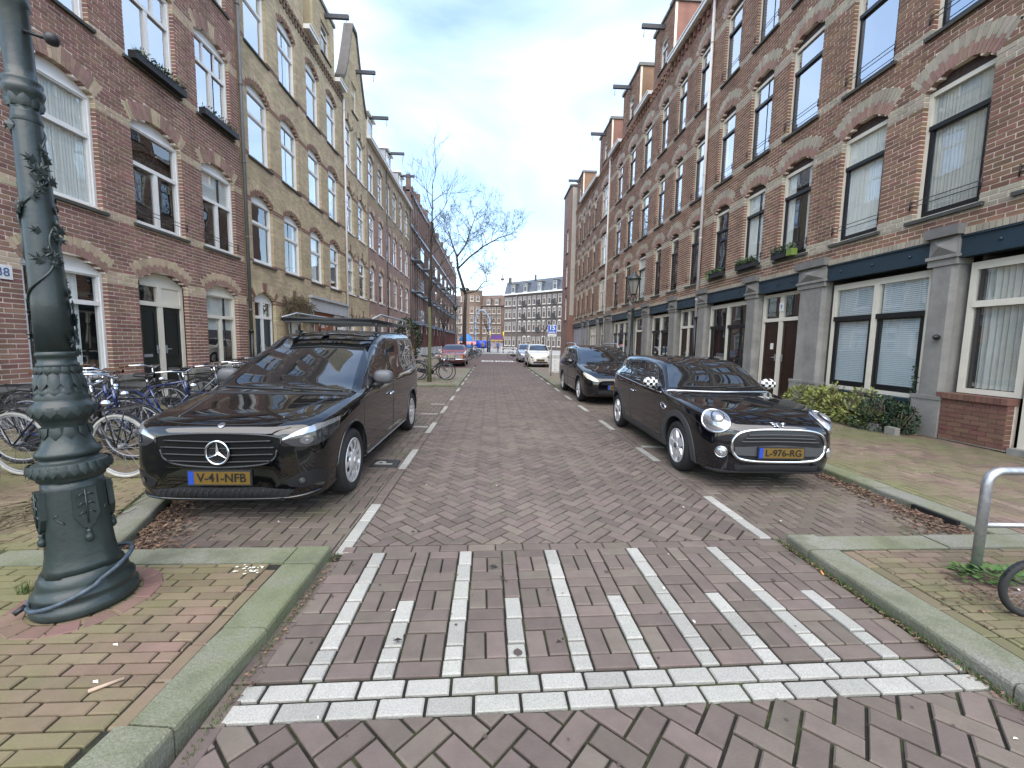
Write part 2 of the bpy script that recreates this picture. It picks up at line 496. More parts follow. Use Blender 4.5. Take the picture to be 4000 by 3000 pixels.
def lay(parent, bricks, reg, z, m, n_single=260, name='paver', shear=0., ch=.005):
    """single objects for the bricks that show largest, one joined part for the rest"""
    full, rest = [], MB()
    pr = random.Random(len(reg) * 31 + int(reg[0][0] * 100))
    for (x, y, l, w, a) in bricks:
        p = rect(x, y, l, w, a)
        if shear: p = [(q[0], q[1] + shear * q[0]) for q in p]
        c = clip(p, reg)
        if not c or area(c) < .012 * l * w: continue
        whole = area(c) > .97 * l * w
        if not in_view((x, y, z), 60): continue
        full.append((x, y + shear * x, l, w, a + (shear if abs(math.cos(a)) > .7 else 0), whole, c))
    full.sort(key=lambda t: t[0] ** 2 + t[1] ** 2)
    cnt = 0
    for (x, y, l, w, a, whole, c) in full:
        dz = pr.uniform(-.0022, .0022)
        if whole and cnt < n_single and in_view((x, y, z), 0):
            o = link(name, paver_mesh(l, w, m), None, parent)
            o.location = (x, y, z + dz); o.rotation_euler = (pr.uniform(-.006, .006), pr.uniform(-.006, .006), a + pr.uniform(-.006, .006)); cnt += 1
        else:
            chamfer_prism(rest, c, z + dz, .05, ch if (x * x + y * y) < 90 else .003, None, (pr.uniform(-.006, .006), pr.uniform(-.006, .006)))
    rest.build(name, m, parent, kind='stuff')
    return parent

def sheet(name, polys, z, m, kind='structure', parent=None, h=None):
    b = MB()
    for p in polys:
        n = len(p)
        if h is None:
            b.add([(q[0], q[1], z) for q in p], [tuple(range(n))])
        else:
            b.add([(q[0], q[1], z - h) for q in p] + [(q[0], q[1], z) for q in p], [tuple(range(n, 2 * n))] + [(i, (i + 1) % n, (i + 1) % n + n, i + n) for i in range(n)])
    return b.build(name, m, parent, kind=kind)

def rc(x0, y0, x1, y1):
    return [(x0, y0), (x1, y0), (x1, y1), (x0, y1)]

M_PAVEFAR = brick_tex_mat('paving_far', (.15, .097, .085), (.125, .082, .072), (.06, .048, .04), .19, .095, 'X')
# the far-paving pattern lies in the ground plane: feed X and Y
_nt = M_PAVEFAR.node_tree
for _n in _nt.nodes:
    if _n.type == 'COMBXYZ':
        _sp = [q for q in _nt.nodes if q.type == 'SEPXYZ'][0]
        _nt.links.new(_sp.outputs['Y'], _n.inputs[1])
M_WALKFAR = mat('walk_far', (.20, .165, .135), .9, noise=(5, .25), moss=((.135, .15, .06), .35, .5, .66, .7))
sheet('ground', [rc(-3000, -60, 3000, 4000)], -.06, M_GROUND)
Y_ROAD = 26.0
road = sheet('road', [rc(-1.03, .2, 2.16, Y_ROAD)], -.012, M_JOINT)
road_far = sheet('road', [rc(-1.03, Y_ROAD, 2.16, 52)], -.002, M_PAVEFAR)
SH = .021
PAV_A = .0925
# foreground, in front of the white band
lay(road, herringbone([(-.99, .75), (2.13, .75), (2.13, 1.5), (-.99, 1.5)], PAV_A * 1.04, R_(47), .0115), [(-.99, .75), (2.13, .75), (2.13, 1.438 + SH * 2.13), (-.99, 1.438 - SH * .99)], 0, M_PAVE, 200)
# beyond the hump
lay(road, herringbone([(-.93, 2.7), (2.01, 2.7), (2.01, Y_ROAD), (-.93, Y_ROAD)], PAV_A, R_(45), .0118), [(-.93, 2.782 - SH * .93), (2.01, 2.782 + SH * 2.01), (2.01, Y_ROAD), (-.93, Y_ROAD)], 0, M_PAVE, 300)
# raised table with the white piano keys
A1 = .0877
hump, white = [], []
for r, (y0, o) in enumerate(((1.440, 0.), (1.440 + .0925, .09))):
    x = -.985 + o
    if o: white.append((-.985 + o / 2, y0 + .044, o - .013, .073, 0))
    while x < 2.12:
        l = min(.1865, 2.13 - x)
        if l > .04: white.append((x + l / 2, y0 + .044, l - .013, .073, 0))
        x += .1865
Y0 = 1.629
for i in range(-1, 11):
    kx = -.73 + .288 * i
    if 0 <= i <= 9:
        y = Y0
        seq = [A1, A1, 2 * A1, 2 * A1] if i % 2 else [A1, A1] + [2 * A1] * 5
        for h in seq:
            white.append((kx, y + h / 2, .080, h - .011, 0)); y += h
        while y < Y0 + 12 * A1 - .05:
            hump.append((kx, y + A1, .083, 2 * A1 - .010, 0)); y += 2 * A1
    elif i == 10:
        for k in range(6): hump.append((kx + .02, Y0 + (2 * k + 1) * A1, .083, 2 * A1 - .010, 0))
    # the cell to the right of the key
    c = kx + .144; y = Y0
    wide = .194 if i < 9 else .20
    if i == 10: continue
    for k, n in enumerate((1, 'v', 2, 'v', 2, 'v', 1)):
        if n == 'v':
            for s in (-1, 1): hump.append((c + s * wide / 4, y + A1, wide / 2 - .009, 2 * A1 - .010, 0))
            y += 2 * A1
        else:
            for q in range(n):
                hump.append((c, y + A1 / 2, wide - .009, A1 - .010, 0)); y += A1
for k in range(18):
    hump.append((-1.0 + .19 * k, Y0 + 12 * A1 + .042, .184, .078, 0))
tbl = [(-.985, .5), (2.13, .5), (2.13, 3), (-.985, 3)]
lay(road, hump, tbl, .002, M_PAVE, 300, shear=SH)
lay(road, white, tbl, .003, M_WHITEB, 300, name='white_block', shear=SH)
# gutter rows beside the kerbs and the dashed parking lines
edge, dash = [], []
for k in range(10):
    edge.append((-1.0, .75 + .19 * k, .183, .085, math.pi / 2)); edge.append((2.175, 1.0 + .19 * k, .183, .085, math.pi / 2))
for x, s0, pitch, on in ((-.98, 2.66, 1.85, .84), (2.06, 2.83, 1.885, .86)):
    y = s0
    while y < 24:
        l = .168
        (dash if ((y + .02 - s0) % pitch) < on - .06 else edge).append((x, y + l / 2, l - .006, .086, math.pi / 2)); y += l
big = rc(-1.1, .6, 2.3, 26)
lay(road, edge, big, .001, M_PAVE, 80)
lay(road, dash, big, .003, M_WHITEB, 80, name='white_block')
# parking bays
bay_l = sheet('parking_bay', [rc(-3.4, 2.5, -1.03, 13.3)], -.012, M_JOINT)
lay(bay_l, herringbone(rc(-3.3, 2.5, -1.03, 13.2), PAV_A, 0, .009), rc(-3.3, 2.6, -1.03, 13.2), 0, M_PAVE_B, 220)
bay_r = sheet('parking_bay', [rc(2.10, 2.6, 3.9, 13.6)], -.012, M_JOINT)
lay(bay_r, herringbone(rc(2.11, 2.6, 3.9, 13.6), PAV_A, R_(1), .009), rc(2.11, 2.68, 3.8, 13.6), 0, M_PAVE_B, 260)
sheet('parking_bay', [rc(-3.4, 21.5, -1.03, 52), rc(2.16, 23.4, 3.9, 52)], -.004, M_PAVEFAR)

# ------------------------------------------------------------------ pavements and kerbs
KZ = .07
def kerb_run(parent, pts, w, z=KZ, seg=.98, side=1, top=True):
    """concrete kerb stones along a line; the street is on the right-hand side of the direction of travel"""
    for (a, b) in zip(pts[:-1], pts[1:]):
        a, b = Vector((*a, 0)), Vector((*b, 0))
        L = (b - a).length; n = max(1, round(L / seg)); d = (b - a) / n
        t = d.normalized(); nr = Vector((t.y, -t.x, 0))
        for i in range(n):
            p = a + d * i
            far = p.length > 16
            jit = rng.uniform(-.004, .004)
            mb = MB()
            ch = .018
            prof = [(0, -.12), (0, z - ch), (ch * .3, z - ch * .3), (ch, z), (w, z), (w, -.12)]
            e0, e1 = .004, d.length - .004
            cols = [e0, e1] if far else [e0, e0 + d.length * .33, e0 + d.length * .66, e1]
            vs = []
            for c in cols:
                wob = rng.uniform(-.002, .002)
                for (o, zz_) in prof:
                    q = p + t * c - nr * o
                    vs.append((q.x, q.y, zz_ + (jit + wob if zz_ > 0 else 0)))
            k = len(prof); fs = []
            for c in range(len(cols) - 1):
                for j in range(k - 1):
                    fs.append((c * k + j, (c + 1) * k + j, (c + 1) * k + j + 1, c * k + j + 1))
            fs.append(tuple(range(k))); fs.append(tuple((len(cols) - 1) * k + j for j in range(k))[::-1])
            mb.add(vs, fs)
            mb.build('kerb_stone', M_KERB, parent)

pave_l = sheet('pavement', [rc(-7.2, .2, -1.215, 2.45), [(-7.2, 2.45), (-2.42, 2.45), (-3.2, 4.5), (-7.2, 4.5)], rc(-7.2, 4.5, -3.2, 13.3)], KZ - .012, M_JOINT, h=.15)
WL, WW = .2, .0605
lay(pave_l, running(rc(-5, .7, -1.22, 2.42), WL, WW, 0, .0095), [(-6, .7), (-1.37, .7), (-1.315, 1.35), (-1.315, 2.41), (-6, 2.41)], KZ, M_WALK, 300)
lay(pave_l, [(-1.272, 1.45 + .2 * k, .194, .06, math.pi / 2) for k in range(5)], rc(-1.31, 1.3, -1.232, 2.41), KZ, M_WALK, 12)
lay(pave_l, running(rc(-6.9, 2.62, -2.5, 6), WL, WW, R_(2), .008), [(-6.85, 2.62), (-2.62, 2.62), (-3.35, 4.5), (-6.85, 4.5)], KZ, M_WALK, 150)
lay(pave_l, running(rc(-6.9, 4.5, -3.3, 13.2), WL, WW, R_(2), .008), rc(-6.85, 4.5, -3.33, 13.1), KZ, M_WALK, 40)
kerb_l = thing('kerb', None, None, kind='structure')
kerb_run(kerb_l, [(-1.16, .45), (-1.08, 1.35), (-1.03, 1.85), (-1.03, 2.40)], .2)
kerb_run(kerb_l, [(-1.03, 2.405), (-1.03, 2.62)], .2, seg=2)
kerb_run(kerb_l, [(-1.235, 2.62), (-3.0, 2.62)], .2)
kerb_run(kerb_l, [(-2.38, 2.625), (-3.1, 4.5), (-3.1, 13.2)], .2)
pave_r = sheet('pavement', [rc(2.3, .2, 7.2, 2.55), rc(3.9, 2.55, 7.2, 13.7)], KZ - .012, M_JOINT, h=.15)
lay(pave_r, running(rc(2.35, .7, 7, 2.5), WL, WW, 0, .0095, 3), rc(2.44, .7, 6.86, 2.51), KZ, M_WALK_R, 240)
lay(pave_r, [(2.385, .8 + .2 * k, .194, .075, math.pi / 2) for k in range(9)], rc(2.3, .7, 2.45, 2.51), KZ, M_WALK_R, 12)
lay(pave_r, herringbone(rc(3.98, 2.7, 6.9, 13.6), .0975, R_(2), .006), rc(4.06, 2.55, 6.86, 13.6), KZ, M_WALK_R, 260)
lay(pave_r, [(4.015, 2.85 + .2 * k, .194, .075, math.pi / 2) for k in range(50)], rc(3.9, 2.75, 4.1, 13), KZ, M_WALK_R, 12)
kerb_r = thing('kerb', None, None, kind='structure')
kerb_run(kerb_r, [(2.14, 2.52), (2.14, .35)], .2)
kerb_run(kerb_r, [(2.14, 2.735), (2.14, 2.525)], .2, seg=2)
kerb_run(kerb_r, [(3.96, 2.735), (2.345, 2.735)], .2)
kerb_run(kerb_r, [(3.77, 13.5), (3.77, 2.74)], .2)
# farther build-outs and pavements
pf = sheet('pavement', [rc(-7.2, 13.3, -1.22, 21.5), rc(-7.2, 21.5, -3.2, 120), rc(2.3, 13.7, 7.2, 23.3), rc(3.9, 23.3, 7.2, 60)], KZ, M_WALKFAR, h=.15)
kerb_run(kerb_l, [(-3.1, 13.1), (-1.02, 13.1)], .2)
kerb_run(kerb_l, [(-1.02, 13.1), (-1.02, 21.5), (-3.1, 21.5), (-3.1, 50)], .2, seg=1.6)
kerb_run(kerb_r, [(2.1, 13.5), (3.9, 13.5)][::-1], .2)
kerb_run(kerb_r, [(3.77, 50), (3.77, 23.4), (2.1, 23.4), (2.1, 13.5)], .2, seg=1.6)
sheet('square', [rc(-30, 52, 60, 150)], .03, mat('square_tiles', (.30, .29, .28), .9, noise=(2, .15)))
kerb_f = thing('kerb', None, None, kind='structure')
kerb_run(kerb_f, [(-3.1, 50), (-2.0, 51.4), (0, 52), (4, 52), (12, 51.8)], .25, seg=2)
# ------------------------------------------------------------------ house fronts
XL, XR = -6.9, 6.9
BH, BL = .0725, .218
class Front:
    """a street front: u runs along the street, z up, n out towards the street"""
    def __init__(s, side, x=None):
        s.side = side; s.x = x if x is not None else (XL if side == 'L' else XR); s.sg = 1 if side == 'L' else -1
    def P(s, u, z, n=0.):
        return (s.x + s.sg * n, u, z)
    def box(s, mb, u0, u1, z0, z1, n0, n1, rnd=None):
        xa, xb = s.x + s.sg * n0, s.x + s.sg * n1
        mb.box((min(xa, xb), u0, z0), (max(xa, xb), u1, z1), rnd)
    def plate(s, mb, u0, u1, z0, z1, n):
        q = [s.P(u0, z0, n), s.P(u1, z0, n), s.P(u1, z1, n), s.P(u0, z1, n)]
        mb.quad(*(q if s.side == 'L' else q[::-1]))

class Op:
    def __init__(s, u0, u1, z0, zs, rise=0., t=.3, **k):
        s.u0, s.u1, s.z0, s.zs, s.rise, s.t = u0, u1, z0, zs, rise, t
        s.um = (u0 + u1) / 2; s.k = k
        if rise:
            w = (u1 - u0) / 2
            s.R = (w * w + rise * rise) / (2 * rise); s.cz = zs + rise - s.R; s.th = math.asin(w / s.R)
    def half_in(s, z):
        if s.z0 <= z < s.zs: return (s.u1 - s.u0) / 2
        if s.rise and s.zs <= z < s.zs + s.rise: return math.sqrt(max(0, s.R ** 2 - (z - s.cz) ** 2))
        return 0
    def half_out(s, z):
        if s.z0 <= z < s.zs: return (s.u1 - s.u0) / 2
        if s.rise and s.zs <= z < s.zs + s.rise + s.t:
            d = (s.R + s.t) ** 2 - (z - s.cz) ** 2
            return min(math.sqrt(d) if d > 0 else 0, (z - s.cz) * math.tan(s.th))
        return 0

def gaps(u0, u1, blocks):
    """free intervals of [u0,u1] outside the blocks"""
    segs = []; cur = u0
    for a, b in sorted(blocks):
        if b <= cur: continue
        if a > cur: segs.append((cur, min(a, u1)))
        cur = max(cur, b)
        if cur >= u1: break
    if cur < u1: segs.append((cur, u1))
    return [(a, b) for a, b in segs if b - a > .008]

SINGLE = {}
def brick_wall(house, F, u0, u1, z0, z1, ops, m, m_mortar, bands=(), m_band=None, n_single=0, outline=None, depth=.012, seed=1):
    """real courses of bricks, cut to the openings; mortar set back behind them"""
    rr = random.Random(seed)
    back, rest, band = MB(), MB(), MB()
    cand = []
    nc = int(round((z1 - z0) / BH))
    for c in range(nc):
        za = z0 + c * BH; zm = za + BH / 2; zb = za + BH
        ua, ub = u0, u1
        if outline:
            iv = outline(zm)
            if iv is None: continue
            ua, ub = max(u0, iv[0]), min(u1, iv[1])
        blk_i = [(o.um - o.half_in(zm), o.um + o.half_in(zm)) for o in ops if o.half_in(zm) > 0]
        blk_o = [(o.um - o.half_out(zm), o.um + o.half_out(zm)) for o in ops if o.half_out(zm) > 0]
        for a, b in gaps(ua, ub, blk_i):
            F.box(back, a + .002, b - .002, za, zb, -.10, -.004, .5)
        isb = any(lo <= zm < hi for lo, hi in bands)
        off = (c % 2) * BL / 2
        for a, b in gaps(ua, ub, blk_o):
            k = math.floor((a - u0 - off) / BL)
            while True:
                x0 = u0 + off + k * BL; x1 = x0 + BL
                k += 1
                if x0 >= b: break
                p, q = max(x0, a), min(x1, b)
                if p == a and q - p < .07 and q < b: continue
                if q == b and q - p < .07 and p > a: continue
                if p > a and p - a < .07: p = a
                if q < b and b - q < .07: q = b
                if q - p < .015: continue
                whole = p == x0 and q == x1
                edge = (abs(p - a) < 1e-6 and a > ua + .01) or (abs(q - b) < 1e-6 and b < ub - .01)
                nn = .001 + rr.uniform(0, .004)
                pa = p + (.008 if not (abs(p - a) < 1e-6 and edge) else -.003); qa = q - (.008 if not (abs(q - b) < 1e-6 and edge) else -.003)
                if whole and not isb and n_single:
                    cand.append((pa, qa, za + .0085, zb - .0085, nn))
                else:
                    F.box(band if isb else rest, pa, qa, za + .0085, zb - .0085, -.098 if edge else -depth, nn, rr.random())
    if n_single:
        def size(t):
            q = px(F.P((t[0] + t[1]) / 2, t[2], 0))
            return 1e9 if q is None or not (3 < q[0] < 1021 and 3 < q[1] < 765) else q[2]
        cand.sort(key=size)
        for i, (a, b, c_, d, nn) in enumerate(cand):
            if i < n_single and size((a, b, c_, d, nn)) < 1e8:
                key = (m.name, F.side)
                if key not in SINGLE:
                    t = MB(); t.box((-depth, -(BL - .016) / 2, -(BH - .017) / 2), (.003, (BL - .016) / 2, (BH - .017) / 2), 0.) if F.side == 'L' else t.box((-.003, -(BL - .016) / 2, -(BH - .017) / 2), (depth, (BL - .016) / 2, (BH - .017) / 2), 0.)
                    me = t.mesh('brick'); me.materials.append(m); SINGLE[key] = me
                o = link('brick', SINGLE[key], None, house); o.location = F.P((a + b) / 2, (c_ + d) / 2, nn - .002)
            else:
                F.box(rest, a, b, c_, d, -depth, nn, rr.random())
    back.build('mortar', m_mortar, house)
    rest.build('brick', m, house, kind='stuff')
    band.build('stone_band', m_band or m, house, kind='stuff')

def arch_ring(house, F, o, m_lo, m_hi, mode, single, acc):
    """voussoirs; mode 'two' = red below, pale above; 'key' = pale keystone and springers; 'plain'"""
    n = max(9, int(2 * o.th * (o.R + o.t / 2) / .073)); n += 1 - n % 2
    for i in range(n):
        a0 = -o.th + 2 * o.th * i / n; a1 = -o.th + 2 * o.th * (i + 1) / n
        g = .0045 / (o.R + o.t / 2)
        a0 += g; a1 -= g
        if mode == 'two': parts = [(0, .52 if i % 2 else .40, m_lo), (.52 if i % 2 else .40, 1, m_hi)]
        elif mode == 'key':
            pale = i in (0, n - 1, 1, n - 2) or abs(i - n // 2) <= 1
            parts = [(0, 1, m_hi)] if pale and i % 2 == 0 else [(0, .5, m_hi if pale else m_lo), (.5, 1, m_hi if pale else m_lo)] if i % 2 else [(0, .3, m_hi if pale else m_lo), (.3, 1, m_hi if pale else m_lo)]
        else: parts = [(0, .5, m_lo), (.5, 1, m_lo)] if i % 2 else [(0, 1, m_lo)]
        for f0, f1, mm in parts:
            r0, r1 = o.R + o.t * f0 + (.004 if f0 else 0), o.R + o.t * f1
            if f1 == 1 and mode != 'key': r1 += 0
            pts = [(o.um + r * math.sin(a), o.cz + r * math.cos(a)) for r, a in ((r0, a0), (r1, a0), (r1, a1), (r0, a1))]
            if single:
                b = MB(); b.prism(pts, lambda p, s: F.P(p[0], p[1], .004 if s else -.10), 0.); ob = b.build('voussoir', mm, house)
                recalc(ob.data)
            else:
                acc.setdefault(mm.name, (mm, MB()))[1].prism(pts, lambda p, s: F.P(p[0], p[1], .004 if s else -.10))

def bars(mb, F, u0, u1, z0, z1, n0, n1, w, hb=None, ht=None):
    """a rectangular frame"""
    hb = hb or w; ht = ht or w
    F.box(mb, u0, u0 + w, z0, z1, n0, n1); F.box(mb, u1 - w, u1, z0, z1, n0, n1)
    F.box(mb, u0 + w, u1 - w, z0, z0 + hb, n0, n1); F.box(mb, u0 + w, u1 - w, z1 - ht, z1, n0, n1)

def folds(mb, F, u0, u1, z0, z1, n, amp=.018, step=.05, seed=0):
    rr = random.Random(seed); k = max(2, int((u1 - u0) / step)) * 2
    us = [u0 + (u1 - u0) * i / k for i in range(k + 1)]
    ns = [n + amp * (1 if i % 2 else -1) * rr.uniform(.3, 1) for i in range(k + 1)]
    vs = []; fs = []
    for i in range(k + 1):
        vs += [F.P(us[i], z0, ns[i]), F.P(us[i] + rr.uniform(-.01, .01), z1, ns[i])]
    for i in range(k): fs.append((2 * i, 2 * i + 2, 2 * i + 3, 2 * i + 1))
    mb.add(vs, fs, smooth=False)

def window(house, F, o, style, seed=0, wires=False):
    """frame > pane, sash, sill, curtain, railing"""
    rr = random.Random(seed)
    u0, u1, z0, zs = o.u0, o.u1, o.z0, o.zs
    w = u1 - u0; h = zs - z0; k = o.k
    nf = -.085
    fr = MB()
    white = k.get('white', M_WHITE)
    bright = k.get('bright', False)
    if style == 'sash_white':      # white box frame, transom, optional mullions
        bars(fr, F, u0 + .002, u1 - .002, z0, zs, nf - .07, nf, .105, .10, .085)
        bars(fr, F, u0 + .05, u1 - .05, z0 + .05, zs - .04, nf, nf + .016, .02)
        zt = z0 + h * k.get('tr', .63)
        F.box(fr, u0 + .10, u1 - .10, zt, zt + .075, nf - .06, nf + .012)
        for m_ in k.get('mull', ()):
            um = u0 + w * m_; F.box(fr, um - .045, um + .045, z0 + .09, zt + .01, nf - .055, nf + .006)
        for m_ in k.get('top', ()):
            um = u0 + w * m_; F.box(fr, um - .02, um + .02, zt + .07, zs - .08, nf - .05, nf - .01)
        if k.get('slim'):
            bars(fr, F, u0 + .105, u1 - .105, z0 + .10, zt, nf - .05, nf - .015, .035)
    elif style == 'sash_black':    # thin white frame outside, black lower sash
        bars(fr, F, u0 + .002, u1 - .002, z0, zs, nf - .07, nf, .06, .05, .07)
        zt = z0 + h * .70
        F.box(fr, u0 + .06, u1 - .06, zt + .07, zt + .078, nf - .05, nf - .02)
    elif style == 'triple':
        bars(fr, F, u0 + .002, u1 - .002, z0, zs, nf - .07, nf, .07)
        zt = z0 + h * .64
        for m_ in (.33, .66): F.box(fr, u0 + w * m_ - .035, u0 + w * m_ + .035, z0 + .07, zs - .07, nf - .06, nf + .004)
        F.box(fr, u0 + .07, u1 - .07, zt, zt + .06, nf - .055, nf - .001)
    else:                          # plain
        bars(fr, F, u0 + .002, u1 - .002, z0, zs, nf - .07, nf, .07)
        zt = z0 + h * .66
        F.box(fr, u0 + .06, u1 - .06, zt, zt + .06, nf - .06, nf + .004)
    # panel filling the arch
    if o.rise and style != 'plain_none':
        n = 10
        top = [(o.um + o.R * math.sin(a), o.cz + o.R * math.cos(a)) for a in [(-1 + 2 * i / n) * o.th * .995 for i in range(n + 1)]]
        mbt = fr if k.get('tymp', 'frame') == 'frame' else MB()
        poly = [(u1 - .003, zs)] + [(u0 + .003, zs)] + top
        mbt.prism(poly[::-1], lambda p, s: F.P(p[0], p[1], nf - .02 if s else nf - .05))
    win = fr.build('window', white, house)
    if o.rise and k.get('tymp', 'frame') != 'frame':
        mbt.build('arch_panel', k['tymp'], win)
    if style == 'sash_black':
        sb = MB()
        F.box(sb, u0 + .06, u1 - .06, zt, zt + .07, nf - .06, nf + .016)
        bars(sb, F, u0 + .06, u1 - .06, z0 + .05, zt, nf - .05, nf - .006, .055, .075, .01)
        sb.build('sash', M_BLACKP, win)
    # panes
    split = [0] + list(k.get('mull', ())) + [1]
    pm = M_GLASSM if bright else M_GLASS
    for a, b in zip(split[:-1], split[1:]):
        g = MB(); F.plate(g, u0 + w * a + .04, u0 + w * b - .04, z0 + .05, zt + .02, nf - .035); g.build('pane', pm, win)
    g = MB(); F.plate(g, u0 + .05, u1 - .05, zt + .04, zs - .03, nf - .04); g.build('pane', pm, win)
    # sill
    s = MB(); F.box(s, u0 - .07, u1 + .07, z0 - .055, z0 - .002, -.06, .055); s.build('sill', k.get('sill', M_SILLD), win)
    # curtain / blind
    cu = k.get('curtain', rr.choice(['none', 'side', 'side', 'full', 'half', 'none']))
    cm = rr.choice([M_CURT, M_CURT, M_CURTG]); cb = MB()
    if cu == 'side':
        folds(cb, F, u0 + .05, u0 + .05 + w * .24, z0 + .05, zs - .03, nf - .075, seed=seed); folds(cb, F, u1 - .05 - w * .24, u1 - .05, z0 + .05, zs - .03, nf - .075, seed=seed + 1)
    elif cu == 'one':
        folds(cb, F, u0 + w * .35, u0 + w * .72, z0 + .05, zs - .03, nf - .075, seed=seed)
    elif cu == 'full':
        folds(cb, F, u0 + .04, u1 - .04, z0 + .04, zs - .03, nf - .075, seed=seed)
    elif cu == 'half':
        folds(cb, F, u0 + .04, u1 - .04, z0 + .04, z0 + h * .55, nf - .075, seed=seed)
    elif cu == 'roll':
        F.plate(cb, u0 + .06, u1 - .06, z0 + h * rr.uniform(.45, .7), zs - .05, nf - .07); cm = M_CURT
    cb.build('curtain', cm, win)
    if wires:
        r_ = MB()
        for dz in (.23, .30):
            r_.tube([F.P(u0 - .03, z0 + dz, .03), F.P(u1 + .03, z0 + dz, .03)], .007, 5)
        for uu in (u0 - .02, u1 + .02): r_.tube([F.P(uu, z0 + .18, .03), F.P(uu, z0 + .34, .03)], .01, 5)
        r_.build('railing', M_IRON, win)
    return win

def door(house, F, u0, u1, z0, zt, zs, m_door, white, leaves=2, seed=0, glaz=(0, 1), nf=-.12):
    """white frame with transom lights over dark panelled leaves"""
    fr = MB(); bars(fr, F, u0 + .002, u1 - .002, z0, zs, nf - .07, nf, .085, .03, .08)
    F.box(fr, u0 + .08, u1 - .08, zt, zt + .085, nf - .06, nf + .015)
    w = (u1 - u0) / leaves
    for i in range(1, leaves): F.box(fr, u0 + w * i - .06, u0 + w * i + .06, z0 + .03, zs - .07, nf - .065, nf + .008)
    d = fr.build('door', white, house)
    for i in range(leaves):
        a, b = u0 + w * i + (.085 if i == 0 else .06), u0 + w * (i + 1) - (.085 if i == leaves - 1 else .06)
        lf = MB(); F.box(lf, a, b, z0 + .03, zt, nf - .06, nf - .03)
        for (p, q) in ((.10, .36), (.44, .95)):
            bars(lf, F, a + .07, b - .07, z0 + .03 + (zt - z0) * p, z0 + (zt - z0) * q, nf - .03, nf - .018, .025)
        lf.build('leaf', m_door, d)
        h = MB(); uh = b - .06 if i == 0 else a + .06
        F.box(h, uh - .012, uh + .012, z0 + .95, z0 + 1.12, nf - .03, nf + .0); h.tube([F.P(uh, z0 + 1.04, nf + .0), F.P(uh, z0 + 1.04, nf + .035), F.P(uh + .08 * (-1 if i == 0 else 1), z0 + 1.04, nf + .035)], .009, 6)
        h.build('handle', M_ZINC, d)
        if i in glaz:
            g = MB(); F.plate(g, a - .01, b + .01, zt + .08, zs - .07, nf - .03); g.build('pane', M_GLASS, d)
        else:
            g = MB(); F.box(g, a - .02, b + .02, zt + .085, zs - .08, nf - .05, nf - .02); g.build('panel', white, d)
    s = MB(); F.box(s, u0 - .02, u1 + .02, z0 - .09, z0 + .028, nf - .1, .06); s.build('step', M_STONE, d)
    return d

def down_pipe(house, F, u, z0, z1, m, m_low=None, zl=1.2):
    p = MB(); p.tube([F.P(u, z1, .06), F.P(u, zl if m_low else z0, .06)], .045, 10)
    z = zl + .6
    while z < z1:
        p.tube([F.P(u, z, .06), F.P(u, z + .05, .06)], .054, 10); z += 2.0
    p.build('downpipe', m, house)
    if m_low:
        q = MB(); q.tube([F.P(u, zl, .06), F.P(u, z0, .06)], .054, 10); q.tube([F.P(u, zl, .06), F.P(u, zl + .06, .06)], .066, 10); q.build('downpipe', m_low, house)

def roof_back(house, F, u0, u1, zg, m=None, top=2.6, n1=-3.2):
    b = MB()
    prof = [(-.05, zg - .25), (-.35, zg + .05), (n1 * .55, zg + top), (n1 - 4, zg + top + .25), (n1 - 4, 0), (-.58, 0), (-.58, zg - .3)]
    k = len(prof)
    vs = [F.P(u0, z, n) for n, z in prof] + [F.P(u1, z, n) for n, z in prof]
    fs = [(i, (i + 1) % k, (i + 1) % k + k, i + k) for i in range(k)]
    fs += [(0, 1, 2, 3, 4, 5, 6), tuple(range(k, 2 * k))[::-1]]
    b.add(vs, fs)
    return b.build('roof', m or M_ROOFD, house)

def gutter(house, F, u0, u1, z, m=M_WHITE, h=.16, n=.22):
    b = MB()
    F.box(b, u0, u1, z - h, z, -.05, n); F.box(b, u0, u1, z - .03, z + .012, n, n + .03)
    b.build('gutter', m, house)

def hoist(house, F, u, z, n0=-.2, n1=.95):
    b = MB(); F.box(b, u - .055, u + .055, z - .08, z + .08, n0, n1); h = b.build('hoist_beam', M_ROOFD, house)
    k = MB(); pts = [F.P(u, z - .1, n1 - .1), F.P(u, z - .28, n1 - .1)]
    pts += [F.P(u + .06 * math.sin(a), z - .34 - .06 * (1 - math.cos(a)) + .06, n1 - .1) for a in [0.4 + .5 * i for i in range(8)]]
    k.tube(pts, .014, 6); k.build('hook', M_ZINC, h)
# ------------------------------------------------------------------ left-hand houses
FL = Front('L')
def wall_inside(house, F, u0, u1, z1):
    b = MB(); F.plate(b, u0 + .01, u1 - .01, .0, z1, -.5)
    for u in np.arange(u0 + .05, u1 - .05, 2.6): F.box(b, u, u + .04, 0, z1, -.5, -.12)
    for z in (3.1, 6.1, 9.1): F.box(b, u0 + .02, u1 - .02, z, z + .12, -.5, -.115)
    b.build('interior', M_INT, house)

